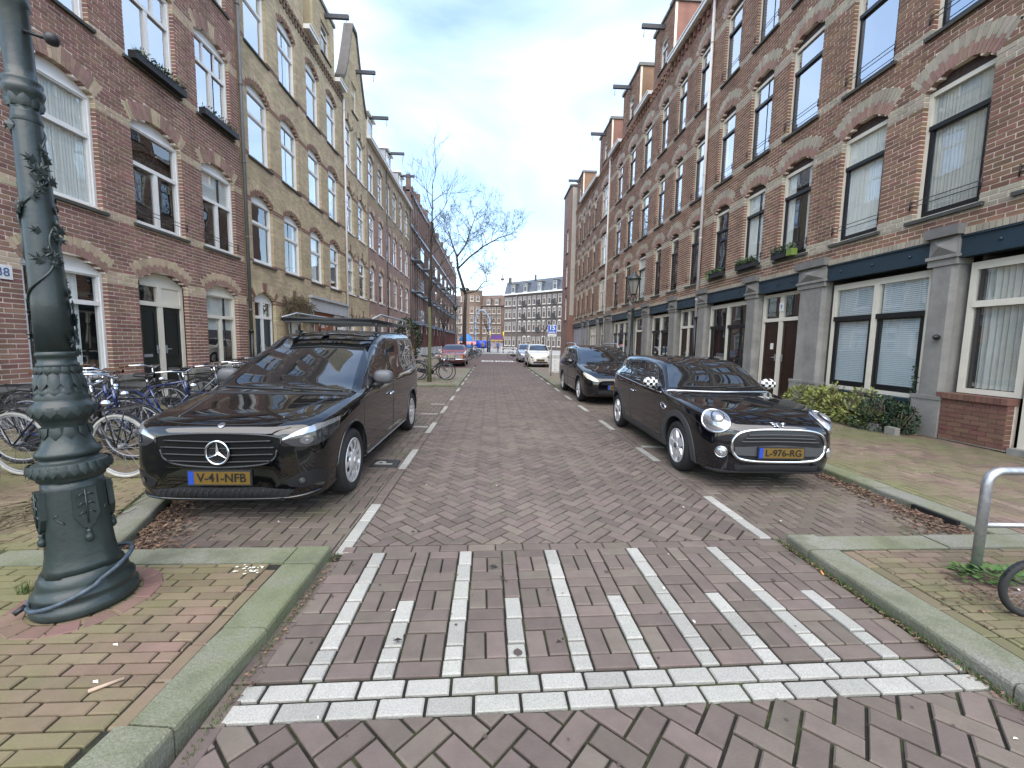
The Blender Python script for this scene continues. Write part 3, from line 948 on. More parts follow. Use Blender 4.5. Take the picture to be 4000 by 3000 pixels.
# --- red brick house nearest on the left
h1 = thing('brick_house', 'red brick house with white window frames behind the green lamp post', 'house', (0, 0, 0))
ops = []; styl = []
for fl, (z0, zs) in enumerate(((3.60, 5.50), (6.63, 8.50), (9.63, 11.45))):
    for ci, (a, b) in enumerate(((4.66, 5.93), (6.62, 7.89), (8.58, 9.87), (10.49, 11.75))):
        kk = dict(tymp='frame')
        if ci >= 2: kk.update(mull=(.5,), tr=.60)
        else: kk.update(tr=.62)
        if fl == 1 and ci >= 2: kk.update(top=(.33, .66), tr=.66)
        kk['curtain'] = {(0, 1): 'full', (0, 2): 'none', (0, 3): 'roll', (1, 1): 'one'}.get((fl, ci), 'side' if ci == 1 else 'none')
        if fl >= 1: kk['bright'] = True
        ops.append(Op(a, b, z0, zs, .20, .29, **kk)); styl.append('sash_white')
n_up = len(ops)
gw = [Op(4.45, 5.95, .70, 2.53, .23, .29, tr=.68, curtain='side', white=M_WHITE), Op(6.50, 7.86, .70, 2.53, .23, .29, tr=.68, curtain='one'), Op(10.43, 11.68, .70, 2.53, .22, .29, tr=.66, mull=(.5,), curtain='roll', white=M_CREAMP)]
dr = Op(8.51, 9.83, .12, 2.53, .22, .29)
allops = ops + gw + [dr]
bands = [(2.40, 2.62), (3.52, 3.68), (5.34, 5.52), (6.55, 6.70), (8.34, 8.52), (9.55, 9.70)]
brick_wall(h1, FL, 3.4, 12.10, .70, 12.3, allops, M_RED, M_MORTAR, bands, M_CREAM, 300, seed=3)
acc = {}
for o in allops:
    arch_ring(h1, FL, o, M_RED_L, M_CREAM, 'two' if o in gw or o is dr else 'key', in_view(FL.P(o.um, o.zs), 0) and o.um < 12 and o.zs < 9, acc)
for mm, b in acc.values(): b.build('voussoir', mm, h1, kind='stuff')
for i, o in enumerate(ops + gw): window(h1, FL, o, 'sash_white', seed=i + 11, wires=(o.z0 < 5 and o.z0 > 2 and o.u0 > 8))
d = door(h1, FL, dr.u0, dr.u1, dr.z0, 2.05, 2.53, M_DOOR, M_CREAMP, 2, glaz=(0,))
b = MB(); top = [(dr.um + dr.R * math.sin(a), dr.cz + dr.R * math.cos(a)) for a in [(-1 + .2 * i) * dr.th for i in range(11)]]
b.prism(([(dr.u1, 2.53), (dr.u0, 2.53)] + top)[::-1], lambda p, s: FL.P(p[0], p[1], -.13 if s else -.16)); b.build('arch_panel', M_CREAMP, d)
b = MB(); FL.box(b, 8.66, 8.92, 1.0, 1.06, -.15, -.135); b.build('letter_slot', M_ZINC, d)
b = MB(); FL.box(b, 3.4, 8.50, .08, .68, -.1, .035); FL.box(b, 9.84, 12.10, .08, .68, -.1, .035); FL.box(b, 3.4, 8.49, .60, .70, -.09, .075); FL.box(b, 9.85, 12.10, .60, .70, -.09, .075); b.build('plinth', M_STONE, h1)
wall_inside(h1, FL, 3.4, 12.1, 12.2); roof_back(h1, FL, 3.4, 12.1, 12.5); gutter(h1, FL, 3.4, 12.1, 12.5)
down_pipe(h1, FL, 12.15, .1, 12.3, M_PIPE, M_BLACKP, 1.6)
# house number
pl = MB(); FL.box(pl, 6.13, 6.37, 2.19, 2.39, .0, .02); npl = pl.build('number_plate', M_WHITE, h1)
def text_mesh(txt, size, m, name='lettering', ext=.002, parent=None, bold=0.0):
    cu = bpy.data.curves.new(name, 'FONT'); cu.body = txt; cu.size = size; cu.extrude = ext; cu.align_x = 'CENTER'; cu.align_y = 'CENTER'; cu.offset = bold
    o = bpy.data.objects.new(name, cu); COL.objects.link(o)
    dg = bpy.context.evaluated_depsgraph_get()
    me = bpy.data.meshes.new_from_object(o.evaluated_get(dg))
    bpy.data.objects.remove(o)
    me.name = name; me.materials.clear(); me.materials.append(m)
    return link(name, me, None, parent)
M_BLUEP = mat('blue_enamel', (.08, .13, .30), .4)
t = text_mesh('38', .17, M_BLUEP, parent=npl, ext=.003); t.matrix_local = Matrix.Translation(FL.P(6.25, 2.285, .022)) @ Matrix(((0, 0, 1, 0), (1, 0, 0, 0), (0, 1, 0, 0), (0, 0, 0, 1)))

# --- yellow brick house with the hoist dormer
h2 = thing('brick_house', 'yellow brick house with grey shop front and climbing vine', 'house', (0, 0, 0))
ops = []
for fl, (z0, zs) in enumerate(((3.63, 5.42), (6.56, 8.45), (9.60, 11.47))):
    for ci, (a, b) in enumerate(((12.52, 13.68), (14.38, 15.58), (16.38, 17.52), (18.27, 19.38))):
        ops.append(Op(a, b, z0, zs, .22, .28, tr=.64, slim=True, bright=fl >= 1, curtain=rng.choice(['side', 'none', 'one', 'none']), sill=M_SILLD))
gd = Op(12.47, 13.65, .12, 2.58, .24, .28); gd2 = Op(14.35, 15.55, .12, 2.58, .24, .28)
shop = Op(16.12, 20.02, .1, 3.06, 0)
allops = ops + [gd, gd2, shop]
bands = [(2.45, 2.60), (3.60, 3.70), (5.32, 5.46), (6.52, 6.66), (8.32, 8.46), (9.56, 9.70)]
brick_wall(h2, FL, 12.205, 20.15, .3, 12.1, allops, M_YEL, M_MORTAR_Y, bands, M_BROWNB, 300, seed=5)
brick_wall(h2, FL, 12.205, 16.30, 12.1, 15.4, [], M_YEL, M_MORTAR_Y, seed=6)
dw = Op(17.88, 18.78, 12.85, 14.05, 0, curtain='none', tr=.1)
brick_wall(h2, FL, 17.15, 19.28, 12.1, 14.67, [dw], M_YEL, M_MORTAR_Y, seed=7)
acc = {}
for o in ops + [gd, gd2]: arch_ring(h2, FL, o, M_YEL if o in (gd, gd2) else M_BROWNB, M_YEL if o in ops else M_BROWNB, 'two' if o in ops else 'key', o in (gd, gd2), acc)
for mm, b in acc.values(): b.build('voussoir', mm, h2, kind='stuff')
for i, o in enumerate(ops): window(h2, FL, o, 'sash_white', seed=i + 41)
window(h2, FL, dw, 'plain', seed=77)
for o, l in ((gd, 2), (gd2, 1)):
    d = door(h2, FL, o.u0, o.u1, o.z0, 2.02, 2.58, M_NAVY if l == 2 else M_CURTG, M_WHITE, l)
    b = MB(); top = [(o.um + o.R * math.sin(a), o.cz + o.R * math.cos(a)) for a in [(-1 + .2 * i) * o.th for i in range(11)]]
    b.prism(([(o.u1, 2.58), (o.u0, 2.58)] + top)[::-1], lambda p, s: FL.P(p[0], p[1], -.13 if s else -.16)); b.build('arch_panel', M_WHITE, d)
b = MB(); FL.box(b, 12.205, 12.46, .08, .31, -.08, .03); FL.box(b, 13.66, 14.34, .08, .31, -.08, .03); FL.box(b, 15.56, 16.11, .08, .31, -.08, .03); b.build('plinth', M_STONE, h2)
# frieze, gutter, dormer cheeks
M_FRIEZE = mat('frieze_dark', (.16, .11, .075), .9, noise=(9, .3))
b = MB()
for k in range(38):
    u = 12.3 + .1 * k * 2.06
    if u < 20: FL.box(b, u, u + .1, 12.12, 12.3, -.05, .05); FL.box(b, u + .1, u + .2, 12.30, 12.42, -.05, .08)
b.build('frieze', M_FRIEZE, h2, kind='stuff')
b = MB(); FL.box(b, 12.205, 20.15, 12.08, 12.62, -.08, -.012); b.build('frieze_board', M_YEL, h2)
gutter(h2, FL, 16.30, 17.13, 12.72); gutter(h2, FL, 19.30, 20.15, 12.72)
for u in (17.15, 19.10):
    b = MB(); FL.box(b, u + .004, u + .176, 12.4, 14.66, -1.6, -.10); b.build('dormer_cheek', M_YEL, h2)
b = MB(); FL.box(b, 17.08, 19.35, 14.675, 14.80, -1.7, .06); b.build('coping', M_STONE, h2)
b = MB(); FL.box(b, 17.33, 19.08, 12.4, 14.5, -1.6, -1.5); b.build('dormer_back', M_ROOFD, h2)
for u in (16.14,):
    b = MB(); FL.box(b, u, u + .18, 12.4, 15.4, -1.6, -.11); b.build('gable_return', M_YEL, h2)
hoist(h2, FL, 18.35, 14.45)
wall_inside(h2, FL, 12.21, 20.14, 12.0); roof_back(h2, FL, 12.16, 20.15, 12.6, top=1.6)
down_pipe(h2, FL, 20.15, .1, 12.3, M_PIPEW)
# shop front
M_GREYP = mat('grey_plaster', (.42, .43, .44), .75, noise=(3, .12), stain=((.30, .31, .30), 1.5, .55, .75, .6))
M_ORANGE = mat('orange_shutter', (.28, .095, .035), .7, noise=(6, .2))
b = MB(); FL.box(b, 16.10, 20.05, 2.52, 3.0, -.02, .07); FL.box(b, 16.04, 20.08, 3.0, 3.09, -.03, .15); FL.box(b, 16.13, 16.42, .12, 2.51, -.05, .05); FL.box(b, 19.75, 20.02, .12, 2.51, -.05, .05); FL.box(b, 18.55, 18.72, .12, 2.51, -.05, .04)
sh = b.build('shop_front', M_GREYP, h2)
b = MB()
for k in range(9): FL.box(b, 16.43, 18.54, 1.75 + .085 * k, 1.828 + .085 * k, -.08, -.04 + .004 * (k % 2))
b.build('shutter', M_ORANGE, sh)
b = MB(); FL.box(b, 16.43, 18.54, .3, 1.74, -.10, -.06); b.build('shop_panel', M_ROOFD, sh)
t = text_mesh('~ SSL ~', .3, M_WHITE, parent=sh); t.matrix_local = Matrix.Translation(FL.P(17.4, 2.0, -.03)) @ Matrix(((0, 0, 1, 0), (1, 0, 0, 0), (0, 1, 0, 0), (0, 0, 0, 1)))
b = MB(); bars(b, FL, 18.73, 19.74, .14, 2.5, -.1, -.03, .1); FL.box(b, 18.83, 19.64, 1.9, 2.0, -.1, -.04); b.build('side_door', M_WHITE, sh)
b = MB(); FL.box(b, 18.83, 19.64, .2, 1.9, -.12, -.08); b.build('leaf', M_CREAMP, sh)
g = MB(); FL.plate(g, 18.83, 19.64, 2.0, 2.4, -.09); g.build('pane', M_GLASS, sh)

# --- yellow house with the pointed gable
h3 = thing('brick_house', 'yellow brick house with a tall pointed gable and hoist beam', 'house', (0, 0, 0))
ops = []
for fl, (z0, zs) in enumerate(((.9, 2.45), (3.68, 5.48), (6.60, 8.45), (9.60, 11.50))):
    for (a, b) in ((20.33, 21.40), (22.13, 23.24)):
        ops.append(Op(a, b, z0, zs, .26, .3, tr=.62, curtain=rng.choice(['side', 'none', 'full']), bright=fl >= 2, sill=M_WHITE))
gw3 = Op(21.45, 22.25, 12.5, 13.9, 0, curtain='none', tr=.5)
def gable(z):
    if z < 12.5: return (20.2, 23.75)
    if z < 13.3: return (20.25, 23.7)
    t = (z - 13.3) / 3.1
    return None if t > 1 else (20.3 + 1.3 * t ** .8, 23.65 - 1.45 * t ** .8)
brick_wall(h3, FL, 20.205, 23.75, .1, 16.4, ops + [gw3], M_YEL, M_MORTAR_Y, bands, M_BROWNB, 0, outline=gable, seed=9)
acc = {}
for o in ops: arch_ring(h3, FL, o, M_YEL, M_BROWNB, 'key', False, acc)
for mm, b in acc.values(): b.build('voussoir', mm, h3, kind='stuff')
for i, o in enumerate(ops + [gw3]): window(h3, FL, o, 'sash_white' if o.rise else 'plain', seed=i + 91, wires=(3 < o.z0 < 5))
b = MB()
pl_, pr_ = [], []
for i in range(14):
    z = 13.25 + 3.1 * i / 13; g_ = gable(min(z, 16.39)); pl_.append((g_[0], z)); pr_.append((g_[1], z))
outl = pl_ + pr_[::-1]
for (p, q) in zip(outl[:-1], outl[1:]):
    b.prism([(p[0], p[1]), (q[0], q[1]), (q[0], q[1] + .16), (p[0], p[1] + .16)], lambda c, s: FL.P(c[0], c[1], .09 if s else -.35))
b.build('coping', mat('coping_dark', (.10, .09, .085), .8, noise=(4, .2)), h3)
b = MB(); b.prism([(p[0], p[1]) for p in outl], lambda c, s: FL.P(c[0], c[1], -.11 if s else -.33)); FL.box(b, 20.25, 23.7, 12.3, 13.3, -.33, -.11); b.build('gable_back', M_YEL, h3)
hoist(h3, FL, 22.2, 14.7)
wall_inside(h3, FL, 20.21, 23.75, 12.0); roof_back(h3, FL, 20.16, 23.8, 12.4)

# --- two plainer fronts farther along
M_BT_RED = brick_tex_mat('courses_red', (.27, .135, .105), (.22, .105, .08), (.36, .29, .24))
M_BT_YEL = brick_tex_mat('courses_ochre', (.33, .235, .14), (.28, .20, .115), (.30, .24, .16))
def plain_house(label, u0, u1, cols, m_low, m_high, dorm, seed, zg=12.5):
    h = thing('brick_house', label, 'house', (0, 0, 0))
    ops = []
    rr = random.Random(seed)
    for fl, (z0, zs) in enumerate(((.9, 2.45), (3.72, 5.50), (6.66, 8.45), (9.68, 11.5))):
        for a, b in cols:
            ops.append(Op(a, b, z0, zs, .24, .3, tr=.62, curtain=rr.choice(['side', 'none', 'full', 'roll']), bright=fl >= 2, sill=M_WHITE))
    for (za, zb, m) in ((.1, 9.0, m_low), (9.0, 12.4, m_high)):
        wb = MB(); n = int((zb - za) / .1)
        for c in range(n):
            z = za + c * .1; zm = z + .05
            for p, q in gaps(u0, u1, [(o.um - o.half_in(zm), o.um + o.half_in(zm)) for o in ops if o.half_in(zm) > 0]):
                FL.box(wb, p, q, z, z + .1, -.10, 0)
        wb.build('wall', m, h)
    acc = {}
    for o in ops: arch_ring(h, FL, o, M_CREAM, M_RED_L, 'key', False, acc)
    for mm, b in acc.values(): b.build('voussoir', mm, h, kind='stuff')
    for i, o in enumerate(ops): window(h, FL, o, 'sash_white', seed=seed + i, wires=(3 < o.z0 < 5))
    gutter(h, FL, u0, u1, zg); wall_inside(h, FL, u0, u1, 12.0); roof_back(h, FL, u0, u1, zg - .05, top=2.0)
    for (a, b, zt, m) in dorm:
        b_ = MB(); FL.box(b_, a, b, zg, zt, -1.6, -.12); d = b_.build('dormer', m, h)
        b_ = MB(); FL.box(b_, a - .08, b + .08, zt, zt + .12, -1.7, .06); b_.build('dormer_cap', M_WHITE, d)
        w_ = MB(); bars(w_, FL, a + .2, b - .2, zg + .15, zt - .15, -.125, -.06, .07); w_.build('window_frame', M_WHITE, d)
        g = MB(); FL.plate(g, a + .25, b - .25, zg + .2, zt - .2, -.10); g.build('pane', M_GLASS, d)
        hoist(h, FL, (a + b) / 2, zt + .02)
    return h
h4 = plain_house('narrow brick house with an ochre top storey beside the pointed gable', 23.80, 27.90, ((24.03, 25.14), (25.93, 27.05)), M_BT_RED, M_BT_YEL, ((24.1, 25.4, 13.85, M_YEL),), 300)
down_pipe(h4, FL, 27.95, .1, 12.4, M_PIPE)
h5 = plain_house('four window wide brick house with two grey dormers before the modern block', 28.0, 35.70, ((28.0, 28.95), (29.7, 30.9), (31.7, 32.8), (33.6, 34.9)), M_BT_RED, M_BT_YEL, ((28.3, 29.7, 13.8, M_ZINC), (32.0, 33.4, 13.8, M_ZINC)), 340)
down_pipe(h5, FL, 35.68, .1, 12.5, M_PIPE)

# --- modern block: brown brick bays, steel floor bands, glass balconies
M_DKB = brick_tex_mat('courses_dark', (.17, .095, .075), (.13, .075, .062), (.16, .12, .10))
M_STEEL = mat('steel_band', (.22, .27, .34), .45, metal=.3, noise=(4, .15))
M_SLAT = mat('red_slats', (.13, .042, .036), .6, noise=(5, .2))
M_GREENGL = glass_mat('balcony_glass', refl=.35, clear=True)
h6 = thing('apartment_block', 'long modern block with dark brick bays and glass balconies', 'building', (0, 0, 0))
b = MB(); FL.box(b, 35.78, 82, 0, 14.2, -8, -.35); b.build('core', M_INT, h6)
u = 35.78; k = 0; rr = random.Random(5)
FLZ = (3.05, 5.75, 8.45, 11.15)
while u < 81.5:
    step = 1.15
    w = MB(); FL.box(w, u, u + .40, 3.2, 14.6 if k % 4 else 15.2, -.34, 0); w.build('brick_bay', M_DKB, h6)
    for fl in range(4):
        z = FLZ[fl]
        wf = MB(); bars(wf, FL, u + .41, u + step - .01, z + .2, z + 2.5, -.20, -.12, .12); win = wf.build('window', M_WHITE, h6)
        g = MB(); FL.plate(g, u + .48, u + step - .07, z + .26, z + 2.44, -.17); g.build('pane', M_GLASSM if rr.random() < .5 else M_GLASS, win)
        if rr.random() < .5:
            c = MB(); FL.plate(c, u + .49, u + step - .08, z + .3, z + 2.4, -.20); c.build('curtain', rr.choice([M_CURT, M_CURTG]), win)
    if k % 4 == 1:
        for fl in range(3):
            z = FLZ[fl]
            bl = MB(); FL.box(bl, u + .2, u + 1.9, z + .05, z + .13, 0.01, .65); bal = bl.build('balcony', M_STEEL, h6)
            g = MB(); FL.plate(g, u + .2, u + 1.9, z + .13, z + 1.15, .63)
            q = [FL.P(u + .2, z + .13, .02), FL.P(u + .2, z + .13, .63), FL.P(u + .2, z + 1.15, .63), FL.P(u + .2, z + 1.15, .02)]; g.quad(*q)
            g.build('glass_screen', M_GREENGL, bal)
    u += step; k += 1
b = MB()
for z in FLZ: FL.box(b, 35.78, 82, z - .05, z + .16, -.33, .05)
FL.box(b, 35.78, 82, 13.8, 13.95, -.33, .04)
b.build('steel_bands', M_STEEL, h6)
u = 35.9
while u < 81:
    b = MB(); FL.box(b, u, u + .95, .1, 2.2, -.33, -.22); b.build('dark_door', M_BLACKP, h6)
    b = MB(); bars(b, FL, u, u + .45, 2.25, 2.95, -.3, -.2, .06); bars(b, FL, u + .5, u + .95, 2.25, 2.95, -.3, -.2, .06); b.build('top_light', M_WHITE, h6)
    b = MB()
    for j in range(9): FL.box(b, u + 1.05 + j * .2, u + 1.19 + j * .2, .1, 3.0, -.3, -.1 + .04 * (j % 2))
    b.build('slat_panel', M_SLAT, h6)
    b = MB(); FL.box(b, u - .05, u + .9, .1, .85, -.2, .35); b.build('planter', M_GREYP, h6)
    u += 3.0
# ------------------------------------------------------------------ right-hand houses
FR = Front('R')
R_FL = ((3.52, 5.50), (6.36, 8.26), (9.28, 11.16))
R_BANDS = [(3.46, 3.66), (5.33, 5.53), (6.30, 6.48), (8.08, 8.28), (9.22, 9.40), (10.98, 11.18)]
M_TYMP = mat('arch_fill', (.06, .04, .035), .8, noise=(20, .4))
M_STONED = mat('stone_cap', (.17, .165, .155), .85, noise=(5, .2))
def stone_pier(house, u0, u1, n=.05, big=False):
    """blue-stone pier: plinth, shaft with chamfered edges, diamond block, cap"""
    b = MB()
    FR.box(b, u0 - .02, u1 + .02, .08, .66, -.2, n + .035); FR.box(b, u0 - .03, u1 + .03, .661, .72, -.2, n + .045)
    ch = .06
    prof = [(u0, -.2), (u0, n - ch), (u0 + ch, n), (u1 - ch, n), (u1, n - ch), (u1, -.2)]
    vs = [FR.P(u, .72, nn) for u, nn in prof] + [FR.P(u, 2.70, nn) for u, nn in prof]
    k = len(prof); b.add(vs, [(i, i + 1, i + 1 + k, i + k) for i in range(k - 1)])
    FR.box(b, u0 - .015, u1 + .015, 2.70, 2.80, -.2, n + .02)
    pr = b.build('pier', M_STONE, house)
    c = MB(); FR.box(c, u0 - .03, u1 + .03, 2.801, 2.85, -.1, n + .05)
    FR.box(c, u0 - .01, u1 + .01, 2.851, 3.12, -.1, n + .015)
    um, zm = (u0 + u1) / 2, 2.985
    q = [FR.P(u0, 2.855, n + .016), FR.P(u1, 2.855, n + .016), FR.P(u1, 3.115, n + .016), FR.P(u0, 3.115, n + .016), FR.P(um, zm, n + .095)]
    c.add(q, [(0, 1, 4), (1, 2, 4), (2, 3, 4), (3, 0, 4)])
    c.build('diamond_block', M_STONE, pr)
    c = MB(); FR.box(c, u0 - .05, u1 + .05, 3.121, 3.27, -.1, n + .10); c.build('cap', M_STONED, pr)

def shop_window(house, u0, u1, mull, z0=.62, z1=2.70, blind=None, black=True, zt=1.97, dark_sill=True, label=None, bars_top=0):
    nf = -.10
    fr = MB(); bars(fr, FR, u0, u1, z0, z1, nf - .08, nf, .08, .07, .11)
    cuts = [u0] + [u0 + (u1 - u0) * m_ for m_ in mull] + [u1]
    for c in cuts[1:-1]: FR.box(fr, c - .045, c + .045, z0 + .06, z1 - .1, nf - .07, nf + .02)
    if not black: FR.box(fr, u0 + .07, u1 - .07, zt, zt + .09, nf - .06, nf + .015)
    if bars_top:
        for i in range(1, bars_top): FR.box(fr, u0 + (u1 - u0) * i / bars_top - .02, u0 + (u1 - u0) * i / bars_top + .02, zt + .05, z1 - .09, nf - .06, nf - .01)
    w = fr.build('window', M_CREAMP, house)
    for i, (a, b) in enumerate(zip(cuts[:-1], cuts[1:])):
        a2, b2 = a + (.08 if i == 0 else .045), b - (.08 if i == len(cuts) - 2 else .045)
        if black:
            s = MB(); FR.box(s, a2, b2, zt, zt + .09, nf - .06, nf + .03); bars(s, FR, a2, b2, z0 + .07, zt, nf - .05, nf - .01, .075, .1, .02); s.build('sash', M_BLACKP, w)
        for (p, q) in ((z0 + .07, zt + .02), (zt + .05, z1 - .09)):
            g = MB(); FR.plate(g, a2, b2, p, q, nf - .035); g.build('pane', M_GLASS, w)
        if blind == 'venetian':
            v = MB(); z = z0 + .14
            while z < z1 - .12:
                v.quad(FR.P(a2 + .03, z, nf - .055), FR.P(b2 - .03, z, nf - .055), FR.P(b2 - .03, z + .030, nf - .067), FR.P(a2 + .03, z + .030, nf - .067)); z += .034
            for f in (.2, .5, .8): FR.box(v, a2 + (b2 - a2) * f - .006, a2 + (b2 - a2) * f + .006, z0 + .12, z1 - .1, nf - .053, nf - .050)
            v.build('blind', M_BLIND, w)
        elif blind == 'curtain':
            v = MB(); folds(v, FR, a2, b2, z0 + .08, z1 - .1, nf - .085, .03, .07, seed=int(u0 * 10)); v.build('curtain', M_CURTG, w)
        elif blind == 'side':
            v = MB(); folds(v, FR, a2, a2 + (b2 - a2) * .4, z0 + .08, z1 - .1, nf - .085, .03, .06, seed=int(u0 * 10)); v.build('curtain', M_CURT, w)
    if dark_sill:
        s = MB(); FR.box(s, u0, u1, .08, z0 - .002, -.16, -.04); FR.box(s, u0, u1, z0 - .06, z0 - .003, -.0399, .02); s.build('sill', M_NAVY, w)
    return w

def beam(house, u0, u1):
    b = MB(); FR.box(b, u0, u1, 2.81, 3.075, -.16, .02); FR.box(b, u0, u1, 2.785, 2.809, -.16, .045); FR.box(b, u0, u1, 3.076, 3.10, -.16, .045)
    for k in range(3): 
        u = u0 + (u1 - u0) * (k + .5) / 3; b.tube([FR.P(u, 2.94, .019), FR.P(u, 2.94, .04)], .022, 8)
    b.build('beam', M_NAVY, house)
def soldier_course(house, u0, u1, singles):
    b = MB(); n = int((u1 - u0) / .074)
    for i in range(n):
        a = u0 + (u1 - u0) * i / n
        if singles:
            c = MB(); FR.box(c, a + .005, a + (u1 - u0) / n - .005, 3.105, 3.205, -.05, .05, 0.); c.build('soldier_brick', M_GREYB, house)
        else: FR.box(b, a + .005, a + (u1 - u0) / n - .005, 3.105, 3.205, -.05, .05)
    b.build('soldier_brick', M_GREYB, house, kind='stuff')
    m = MB(); FR.box(m, u0, u1, 3.10, 3.21, -.09, .03); m.build('mortar', M_MORTAR_R, house)

def right_house(label, u0, u1, cols, seed, n_single, ground, piers, dorm=(), texture=False, wide=()):
    h = thing('brick_house', label, 'house', (0, 0, 0))
    rr = random.Random(seed)
    ops = []
    for fl, (z0, zs) in enumerate(R_FL):
        for ci, (a, b) in enumerate(cols):
            cu = rr.choice(['none', 'none', 'side', 'full' if fl == 0 else 'none'])
            if fl == 0 and b < 8.5: cu = 'full'
            ops.append(Op(a, b, z0, zs, .19, .38, curtain=cu, bright=fl >= 1, tymp=M_TYMP, white=M_CREAMP, tr=.64))
    dw = [Op((a + b) / 2 - .38, (a + b) / 2 + .38, 12.75, 13.95, 0, curtain='none') for a, b in dorm]
    brick_wall(h, FR, u0, u1, 3.21, 12.0, ops, M_RED_R, M_MORTAR_R, R_BANDS, M_GREYB, n_single, seed=seed)
    acc = {}
    for o in ops: arch_ring(h, FR, o, M_RED_L, M_GREYB, 'two', n_single and o.z0 < 4 and o.um < 10, acc)
    for mm, b in acc.values(): b.build('voussoir', mm, h, kind='stuff')
    for i, o in enumerate(ops): window(h, FR, o, 'triple' if (o.u0, o.u1) in wide else 'sash_black', seed=seed * 7 + i, wires=True)
    # corbelled frieze and gutter
    b = MB(); FR.box(b, u0, u1, 12.0, 12.42, -.1, -.012); b.build('frieze_wall', M_RED_R, h)
    b = MB(); u = u0 + .05
    while u < u1 - .15:
        FR.box(b, u, u + .11, 12.06, 12.25, -.05, .06); FR.box(b, u - .03, u + .14, 12.25, 12.32, -.05, .10); u += .30
    b.build('corbel', M_RED_R, h, kind='stuff')
    cuts = [u0] + [x for d in dorm for x in d] + [u1]
    for a, b in zip(cuts[::2], cuts[1::2]):
        if b - a > .1: gutter(h, FR, a, b, 12.50, h=.15)
    for (a, b), o in zip(dorm, dw):
        brick_wall(h, FR, a, b, 12.0, 14.6, [o], M_RED_R, M_MORTAR_R, seed=seed + 3)
        window(h, FR, o, 'plain', seed=seed + 50)
        for uu in (a, b - .3):
            c = MB(); FR.box(c, uu + .003, uu + .297, 12.3, 14.6, -.95, -.10); c.build('dormer_pier', M_RED_R, h)
            c = MB(); FR.box(c, uu - .06, uu + .36, 14.602, 14.74, -1.05, .09); c.build('coping', M_STONED, h)
        c = MB(); FR.box(c, a + .30, b - .30, 14.602, 14.70, -.25, .07); c.build('coping', M_STONED, h)
        c = MB(); FR.box(c, a + .31, b - .31, 12.3, 14.2, -2.6, -.5); FR.box(c, a + .28, b - .28, 14.2, 14.35, -2.7, -.45); c.build('dormer', M_ROOFD, h)
        hoist(h, FR, (a + b) / 2, 14.35)
    wall_inside(h, FR, u0, u1, 11.9); roof_back(h, FR, u0, u1, 12.45, top=1.2)
    for a, b in piers: stone_pier(h, a, b)
    edges = [u0] + [x for p in piers for x in p] + [u1]
    for a, b in zip(edges[::2], edges[1::2]):
        if b - a > .2: beam(h, a + .012, b - .012)
    for a, b in zip(edges[::2], edges[1::2]):
        if b - a > .2: soldier_course(h, a + .05, b - .05, n_single and a < 9)
    return h

# --- nearest house on the right
ra = right_house('brown brick house with grey stone piers at the right edge', 3.0, 13.60, ((4.3, 5.26), (5.73, 6.68), (7.29, 8.24), (8.97, 9.93), (10.52, 11.40), (12.12, 12.94)), 21, 300, None,
                 ((5.88, 6.26), (8.30, 9.02), (10.48, 10.94), (13.03, 13.55)))
shop_window(ra, 6.30, 8.22, (.5,), blind='venetian')
shop_window(ra, 10.98, 12.98, (.5,), blind=None, z0=.55)
w0 = shop_window(ra, 5.04, 5.80, (), z0=.80, blind='curtain', black=False, dark_sill=False, zt=2.05)
# brick plinth under the first window, row by row
bb = MB(); bm = MB(); FR.box(bm, 5.06, 5.90, .08, .70, -.12, .03); bm.build('mortar', M_MORTAR_R, ra)
M_PLB = mat('brick_plinth', (.17, .085, .062), .85, attr=.15, noise=(6, .15), bump=(60, .3, .004))
for r in range(9):
    z = .10 + r * .067; u = 5.05 - (r % 2) * .1
    while u < 5.9:
        a, b = max(u, 5.05), min(u + .2, 5.905)
        if b - a > .04:
            c = MB(); FR.box(c, a + .003, b - .004, z + .004, z + .063, -.05, .055, 0.); c.build('brick', M_PLB, ra)
        u += .2
for k in range(12):
    c = MB(); FR.box(c, 5.04 + k * .073, 5.107 + k * .073, .705, .79, -.1, .09, 0.); c.build('sill_brick', M_PLB, ra)
door(ra, FR, 3.55, 4.98, .12, 2.1, 2.70, M_DOORB, M_CREAMP, 2, nf=-.05)
door(ra, FR, 9.06, 10.44, .14, 2.06, 2.74, M_DOORB, M_CREAMP, 2)
b = MB(); FR.box(b, 9.66, 9.80, 2.30, 2.50, -.11, -.095); o_ = b.build('number_plate', M_WHITE, ra)
t = text_mesh('9', .14, M_BLUEP, parent=o_); t.matrix_local = Matrix.Translation(FR.P(9.73, 2.40, -.092)) @ Matrix(((0, 0, -1, 0), (-1, 0, 0, 0), (0, 1, 0, 0), (0, 0, 0, 1)))
b = MB(); FR.box(b, 9.98, 10.08, 1.38, 1.53, -.145, -.135); b.build('sticker', M_WHITE, ra)
b = MB(); FR.box(b, 3.0, 3.5, .1, 2.75, -.1, 0); b.build('pier', M_STONE, ra)
b = MB(); b.lathe([(0.0, 0), (.035, .01), (.045, .05), (.02, .09), (.005, .1)], 8, M=Matrix.Translation(FR.P(6.0, 1.62, .05)) @ Matrix.Rotation(-math.pi / 2, 4, 'Y')); b.build('hook_stub', M_IRON, ra)
down_pipe(ra, FR, 13.62, .1, 12.3, M_PIPEW, M_BLACKP, 2.35)

